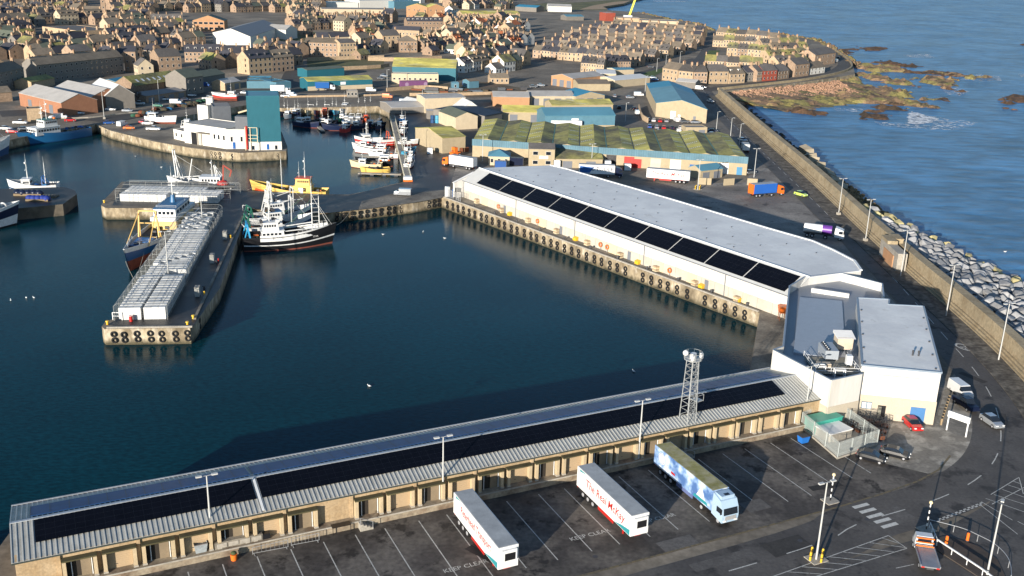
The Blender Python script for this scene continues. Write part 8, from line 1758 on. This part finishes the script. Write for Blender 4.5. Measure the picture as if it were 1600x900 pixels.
# dark bed under the boulders and along the whole wall foot
bed = offset_line(SEAWARD, 0.5); mb = MB(); loft(mb, bed, [(0, 1.0), (6, -1.5), (12, -3.0), (14, -7)]) ; 
def rough_sheet(name, line, prof, amp, sc, m, kind='structure', step=2.0, wfun=None):
    L_ = resample(line, step); rows = len(prof); vs = []; fs = []
    for j, (o, z) in enumerate(prof):
        for i in range(len(L_)):
            d = (L_[min(i+1, len(L_)-1)]-L_[max(i-1, 0)]).normalized(); w = wfun(i/len(L_)) if wfun else 1
            p = L_[i] + Vector((-d.y, d.x))*(o*w); nz = mnoise.fractal(Vector((p.x*sc, p.y*sc, j*.3)), 1.0, 2.0, 4)
            e = 0 if j == 0 else 1
            vs.append((p.x+nz*e*amp*.8, p.y+nz*e*amp*.6, z+nz*amp*e))
    n = len(L_)
    for j in range(rows-1):
        for i in range(n-1): fs.append((j*n+i, j*n+i+1, (j+1)*n+i+1, (j+1)*n+i))
    return struct(name, MB().add(vs, fs), m)
rough_sheet('rock_bed', SEAWARD, [(0, 1.2), (1.5, .6), (3, .1), (4.5, -.9), (6, -1.5), (7.5, -2.2), (9, -2.9), (11, -3.8), (14, -5.5)], 1.1, .28, mat('dark_rock_bed', (.045, .035, .025), .85, var=.5, scale=.6, fine=.4, fscale=2.5, alt=(.13, .085, .04), altscale=.35, altpos=.6, bump=.4), wfun=lambda f: .55+.5*min(1, f*2.2))
# rubble: brown stones beyond the armour, and big concrete cubes further north
mb = MB(); rr = random.Random(3)
for i in range(len(line)):
    if not (0 < s_start - i < 30): continue
    d = (line[min(i+1, len(line)-1)]-line[max(i-1, 0)]).normalized(); nn = Vector((-d.y, d.x)); w = 14 - (s_start-i)*.25
    for k in range(16):
        off = rr.uniform(.5, w); p = line[i]+nn*off+d*rr.uniform(-1.5, 1.5); z = .9-3.9*off/14; s = rr.uniform(.4, .95)
        mb.sphere((p.x, p.y, z), s, 5, 3, sq=(1, rr.uniform(.7, 1.2), .7)); 
mb.sm = [False]*len(mb.f); tag(mb.build('rubble_slope', BRROCK), 'slope of brown rubble stones at the sea wall foot', 'rubble', None, 'stuff')
CUB = mat('weathered_concrete_block', (.33, .28, .20), .9, var=.25)
for i, (x, y) in enumerate(((1262, 240), (1266, 248), (1270, 254), (1278, 262), (1286, 270), (1295, 274), (1258, 236), (1304, 285), (1314, 296))):
    p = G(x, y, -1.0); o = MB().box(-1.9, -1.6, -1.4, 1.9, 1.6, 1.4).build('concrete_block', CUB); o.location = (p.x, p.y, -.6+rnd.uniform(-.5, .5)); o.rotation_euler = (rnd.uniform(-.4, .4), rnd.uniform(-.4, .4), rnd.uniform(0, 3)); tag(o, 'large tilted concrete cube tipped outside the sea wall, %s from the far end' % ORD[[1, 2, 3, 4, 5, 6, 0, 7, 8][i]], 'concrete block', 'concrete cubes outside the sea wall')
mb = MB(); rr = random.Random(5)
for i in range(len(line)):
    if i > s_start - 27 or i < 4: continue
    d = (line[i+1]-line[i]).normalized(); nn = Vector((-d.y, d.x))
    for k in range(5):
        off = rr.uniform(1.5, 11); p = line[i]+nn*off; mb.sphere((p.x, p.y, -.5-3.0*off/11), rr.uniform(.5, 1.3), 5, 3, sq=(1, 1, .7))
mb.sm = [False]*len(mb.f); tag(mb.build('dark_boulders', mat('weed_dark_boulders', (.09, .06, .035), .8, var=.5, scale=.3, alt=(.03, .025, .02), altscale=.2)), 'dark weedy stones along the shaded foot of the sea wall', 'rocks', None, 'stuff')
# boulder beach and reef in the bay
REEF = mat('reef_rock', (.22, .14, .08), .9, var=.35, scale=.12, fine=.35, fscale=.9, alt=(.22, .19, .065), altscale=.07, altpos=.52, altw=.05, alt2=(.06, .045, .03), alt2scale=.16, alt2pos=.58, bump=.5, bscale=1.2)
REEFD = mat('dark_reef_rock', (.12, .065, .035), .85, var=.4, scale=.15, fine=.35, fscale=.9, alt=(.05, .035, .02), altscale=.09, bump=.5, bscale=1.2)
def reef(name, poly, top, m, res=2.2, amp=1.0, sc=.09, rise=1.0):
    P = [V2(G(x, y, WZ)) for x, y in poly]; x0, x1 = min(p.x for p in P), max(p.x for p in P); y0, y1 = min(p.y for p in P), max(p.y for p in P)
    def inside(x, y):
        c = False; n = len(P); dm = 1e9
        for i in range(n):
            a, b = P[i], P[(i+1) % n]
            if (a.y > y) != (b.y > y) and x < (b.x-a.x)*(y-a.y)/(b.y-a.y)+a.x: c = not c
            ab = b-a; t_ = max(0, min(1, (Vector((x, y))-a).dot(ab)/max(1e-6, ab.length_squared))); dm = min(dm, (a+ab*t_-Vector((x, y))).length)
        return dm if c else -dm
    nx, ny = int((x1-x0+16)/res)+1, int((y1-y0+16)/res)+1; vs = []; fs = []; hs = []
    for j in range(ny):
        for i in range(nx):
            x, y = x0-8+i*res, y0-8+j*res; dd = inside(x, y); nz = mnoise.fractal(Vector((x*sc, y*sc*1.0, 3.3)), 1.0, 2.1, 5); rg = abs(mnoise.noise(Vector((x*sc*2.2, y*sc*3.0, 9)))); 
            h = WZ - .9 + min(1.0, max(-.6, (dd+nz*9)/7))*(top+.9)*rise + nz*amp*1.3 + (rg-.3)*amp*2.2
            hs.append(h); vs.append((x, y, h))
    for j in range(ny-1):
        for i in range(nx-1):
            q = (j*nx+i, j*nx+i+1, (j+1)*nx+i+1, (j+1)*nx+i)
            if max(hs[a] for a in q) > WZ-.5: fs.append(q)
    return struct(name, MB().add(vs, fs), m)
reef('shore_rocks', [(1130, 162), (1180, 168), (1260, 170), (1330, 166), (1400, 162), (1425, 152), (1390, 138), (1350, 126), (1330, 122), (1300, 134), (1230, 144), (1140, 148)], 1.9, REEF, 2.4, 1.0)
reef('reef', [(1335, 98), (1370, 102), (1400, 106), (1425, 112), (1400, 116), (1375, 112), (1345, 112), (1336, 106)], 1.5, REEF, 2.6)
reef('reef', [(1355, 96), (1400, 97), (1430, 103), (1420, 107), (1380, 102)], .9, REEFD, 2.6); reef('reef', [(1375, 104), (1440, 113), (1480, 111), (1540, 122), (1500, 124), (1450, 117), (1400, 113)], .9, REEFD, 2.8)
reef('reef', [(1425, 122), (1470, 121), (1500, 131), (1475, 139), (1440, 130)], 1.4, REEF, 2.4); reef('reef', [(1422, 133), (1448, 136), (1440, 140), (1425, 138)], .7, REEFD, 2.2)
reef('reef', [(1405, 158), (1430, 150), (1450, 147), (1480, 159), (1455, 164), (1420, 165)], 1.3, REEF, 2.2); reef('reef', [(1366, 152), (1400, 160), (1412, 165), (1385, 164)], .8, REEFD, 2.0)
reef('reef', [(1300, 163), (1340, 160), (1385, 165), (1410, 172), (1350, 168), (1300, 168)], .8, REEFD, 2.0); reef('reef', [(1332, 178), (1360, 176), (1400, 182), (1418, 192), (1360, 189), (1335, 184)], .9, REEFD, 2.0)
reef('reef', [(1240, 171), (1290, 172), (1310, 183), (1280, 182), (1240, 176)], .7, REEFD, 2.0); reef('reef', [(1376, 166), (1410, 170), (1425, 175), (1395, 175)], .8, REEFD, 2.0); reef('reef', [(1480, 139), (1505, 143), (1495, 148), (1480, 145)], .7, REEFD, 2.2)
reef('reef', [(1560, 151), (1600, 152), (1620, 160), (1580, 164)], .9, REEFD, 2.4); reef('reef', [(1535, 166), (1570, 166), (1585, 172), (1550, 172)], .7, REEFD, 2.2); reef('reef', [(1300, 75), (1345, 78), (1330, 85), (1305, 82)], .7, REEFD, 3)
reef('reef', [(1338, 118), (1360, 116), (1420, 126), (1432, 131), (1400, 134), (1370, 128), (1345, 124)], 1.3, REEF, 2.2); reef('reef', [(1440, 112), (1500, 116), (1545, 121), (1530, 126), (1480, 121)], 1.1, REEF, 2.4)
reef('reef', [(1395, 142), (1420, 140), (1428, 146), (1415, 150), (1398, 149)], 1.2, REEF, 2.2); reef('reef', [(1410, 162), (1450, 160), (1480, 164), (1470, 170), (1430, 170)], 1.1, REEF, 2.0); reef('reef', [(1340, 172), (1390, 173), (1415, 180), (1400, 184), (1350, 180)], 1.0, REEFD, 2.0); reef('reef', [(1450, 153), (1485, 155), (1490, 160), (1465, 160)], .9, REEFD, 2.0); reef('reef', [(1590, 66), (1640, 68), (1630, 74), (1600, 73)], .6, REEFD, 3); reef('reef', [(1345, 73), (1395, 76), (1385, 81), (1350, 79)], .7, REEFD, 3)
# pink boulder bank below the coast road wall
mb = MB(); rr = random.Random(9); bl = resample(pts((1130, 147), (1200, 140), (1260, 134), (1310, 128)), 1.8)
for p in bl:
    for k in range(26):
        f = rr.random(); q = p + Vector((rr.uniform(-1, 1), -f*46*min(1, .45+.6*(p-bl[0]).length/120))); mb.sphere((q.x, q.y, .6-3.2*f), rr.uniform(.5, 1.2), 5, 3, sq=(1, 1, .75))
mb.sm = [False]*len(mb.f); tag(mb.build('boulder_beach', mat('pink_boulders', (.36, .21, .13), .9, var=.3, scale=.2, fine=.25, fscale=.8)), 'bank of pinkish boulders below the coast road', 'boulder beach', None, 'stuff')
rough_sheet('beach_slope', pts((1125, 148), (1200, 141), (1260, 135), (1320, 127))[::-1], [(0, .3), (12, -.7), (24, -1.6), (36, -2.6), (50, -4)], .7, .15, REEF)
# scattered shore stones north of town
mb = MB(); rr = random.Random(11)
for p in resample(pts((997, 19), (1045, 30), (1087, 35.5), (1107, 46), (1215, 52), (1272, 61), (1300, 75), (1332, 97)), 3):
    for k in range(4): mb.sphere((p.x+rr.uniform(-3, 6), p.y+rr.uniform(-2, 9), -1.5+rr.uniform(-1, 1)), rr.uniform(1, 2.6), 5, 3, sq=(1, 1, .7))
mb.sm = [False]*len(mb.f); tag(mb.build('shore_stones', REEF), 'rough brown stones along the far town shoreline', 'rocks', None, 'stuff')
# foam on the reef
def foam_mat(nm='sea_foam', lo=.5, hi=.62):
    m = bpy.data.materials.new(nm); m.use_nodes = True; t = m.node_tree; n = t.nodes; L = t.links.new; b = n['Principled BSDF']; b.inputs['Base Color'].default_value = (.75, .77, .78, 1); b.inputs['Roughness'].default_value = .9
    g = n.new('ShaderNodeNewGeometry'); z = n.new('ShaderNodeTexNoise'); z.inputs['Scale'].default_value = .35; z.inputs['Detail'].default_value = 6; z.inputs['Roughness'].default_value = .7; L(g.outputs['Position'], z.inputs[0])
    r = n.new('ShaderNodeMapRange'); r.inputs[1].default_value = lo; r.inputs[2].default_value = hi; L(z.outputs[0], r.inputs[0]); L(r.outputs[0], b.inputs['Alpha']); return m
FO = foam_mat()
def foam(poly, z=.06, m=None):
    mb = MB(); P = [V2(G(x, y, WZ)) for x, y in poly]; mb.add([(p.x, p.y, WZ+z) for p in P], [tuple(range(len(P)))]); o = mb.build('sea_foam', m or FO); tag(o, None, None, None, 'structure')
foam([(1418, 178), (1425, 174), (1440, 180), (1470, 184), (1495, 190), (1450, 195), (1415, 193)], .1); foam([(1365, 190), (1400, 192), (1450, 197), (1440, 201), (1380, 197)]); foam([(1410, 86), (1450, 84), (1460, 90), (1425, 90)]); foam([(1020, 1), (1075, 1.5), (1070, 3), (1020, 2.5)]); foam([(1530, 115), (1560, 124), (1540, 128), (1500, 124)]); foam([(1590, 115), (1620, 116), (1615, 121), (1595, 120)])
foam([(1438, 198), (1500, 188), (1530, 192), (1500, 202), (1450, 204)]); foam([(1300, 168), (1350, 170), (1345, 175), (1305, 174)]); foam([(1520, 120), (1560, 118), (1565, 126), (1525, 127)]); foam([(1470, 135), (1490, 134), (1515, 143), (1500, 150), (1478, 147)])
foam([(1420, 177), (1432, 176), (1448, 181), (1468, 186), (1455, 192), (1432, 195), (1418, 193)], .16, foam_mat('breaking_surf', .40, .52))
# ================================================================== SHRUBS, WALLS, SMALL THINGS
def bare_tree(px, H, label, seed, lf=(.07, .05, .035), z=0):
    r = random.Random(seed); p = G(*px); t = thing('bare_tree', label, 'tree', (p.x, p.y, z), 0, 'bare winter trees'); mb = MB(); mb.cyl((0, 0, 0), (.1, 0, H*.4), .28, .16, 7); mb.build('trunk', mat('bark', (.09, .065, .045), .9), t)
    mb = MB()
    def br(a, d, L_, w, k):
        b = a + d*L_; mb.bar(a, b, w)
        if k > 0:
            for _ in range(3): nd = (d + Vector((r.uniform(-.8, .8), r.uniform(-.8, .8), r.uniform(-.2, .5)))).normalized(); br(b, nd, L_*r.uniform(.6, .8), w*.6, k-1)
    for i in range(5): br(Vector((.1, 0, H*.38)), Vector((r.uniform(-.8, .8), r.uniform(-.8, .8), 1)).normalized(), H*.22, .14, 4)
    mb.build('branches', mat('twigs', lf, .95), t)
for i, (px, H, w) in enumerate((((199, 166), 6, 'left of the lean-to shed'), ((207, 165), 6.5, 'middle of the clump by the lean-to'), ((216, 163), 6, 'against the lean-to shed'), ((96, 70), 9, 'below the flat stone factory'), ((112, 74), 9, 'right below the flat stone factory'), ((335, 98), 8, 'before the dormered brown terrace'), ((640, 86), 7, 'beside the hipped stone building'), ((404, 112), 7, 'left of the striped store'), ((560, 86), 6, 'at the narrow pale tenement'))): bare_tree(px, H, 'bare brown tree %s' % w, 50+i)
def wallrun(P, h, w, lb, m=None, nm='boundary_wall'):
    P = smooth_pts(pts(*P), 1); mb = MB(); loft(mb, P, [(-w/2, -.2), (-w/2, h), (w/2, h), (w/2, -.2)], closed=True); tag(mb.build(nm, m or WALLS['tan']), lb, 'wall')
wallrun([(478, 112), (520, 110), (590, 107), (608, 104)], 2.0, .6, 'long stone wall at the foot of the weedy bank'); wallrun([(480, 96), (540, 93), (600, 92)], 2.2, .6, 'stone wall along the top of the weedy bank')
wallrun([(575, 95), (630, 96), (690, 93)], 2.4, .6, 'curved tan wall around the centre car park'); wallrun([(604, 143), (660, 138), (700, 141)], 1.8, .5, 'low pale wall in front of the bare ground'); wallrun([(998, 170), (1002, 186), (1012, 192)], 2.2, .4, 'tan wall left of the blue roofed factory'); wallrun([(640, 150), (700, 150), (790, 147), (860, 148)], 1.5, .5, 'long low wall south of the bare ground')
wallrun([(444, 152.5), (520, 151), (560, 150.5), (600, 149)], .8, .5, 'low parapet along the upper quay'); wallrun([(60, 184), (100, 186), (150, 184), (190, 178), (232, 175)], .5, .4, 'low pale kerb wall on the north quay street', CONCL)
wallrun([(1118, 95), (1150, 97), (1185, 98)], 1.4, .4, 'garden wall in the coast block')
for i in range(20):
    p = G(655 + (i % 10)*18 + rnd.uniform(-4, 4), 141 + (i//10)*5 + rnd.uniform(-1.5, 1.5)); k = rnd.random()
    o = MB().cbox((0, 0, 0), (rnd.uniform(3, 8), rnd.uniform(1.2, 2), rnd.uniform(.6, 1.6))).build('stored_gear', [RUST, DSTEEL, NETG, CP['grey']][i % 4]); o.location = p; o.rotation_euler = (0, 0, rnd.uniform(-.5, .5)); tag(o, 'low heap of rusty stored gear on the bare ground', 'gear', 'stored gear on the bare ground')
# small yard objects along the estate and inner quay
for i, (px, s, m_, nm, lb) in enumerate((((672, 240), (2.2, 2, 2), WHITE, 'white_tank', 'white box tank at the kerb of the inner quay road'), ((806, 258), (5, 2.4, 2.6), CP['navy'], 'shipping_container', 'dark blue container right of the teal roofed store'), ((782, 262), (4, 2.4, 2.3), CP['blue'], 'shipping_container', 'blue container before the teal roofed store'), ((949, 262), (2.4, 2.4, 2.4), WHITE, 'white_tank', 'white cube tank by the lean-to doors'), ((980, 266), (2.5, 2, 2.2), MEMB, 'plant_cabinet', 'grey machine beside the red warehouse doors'), ((870, 262), (2.4, 2, 2.6), WHITE, 'white_tank', 'white cabin at the right of the tan office'))):
    p = G(*px); t = thing(nm, lb, 'container' if 'container' in nm else 'tank', (p.x, p.y, .02)); MB().box(-s[0]/2, -s[1]/2, .1, s[0]/2, s[1]/2, s[2]).build('shell', m_, t)
    for x in (-s[0]/2, s[0]/2-.15): MB().box(x, -s[1]/2-.02, 0, x+.15, s[1]/2+.02, s[2]+.02).build('frame', DSTEEL, t)
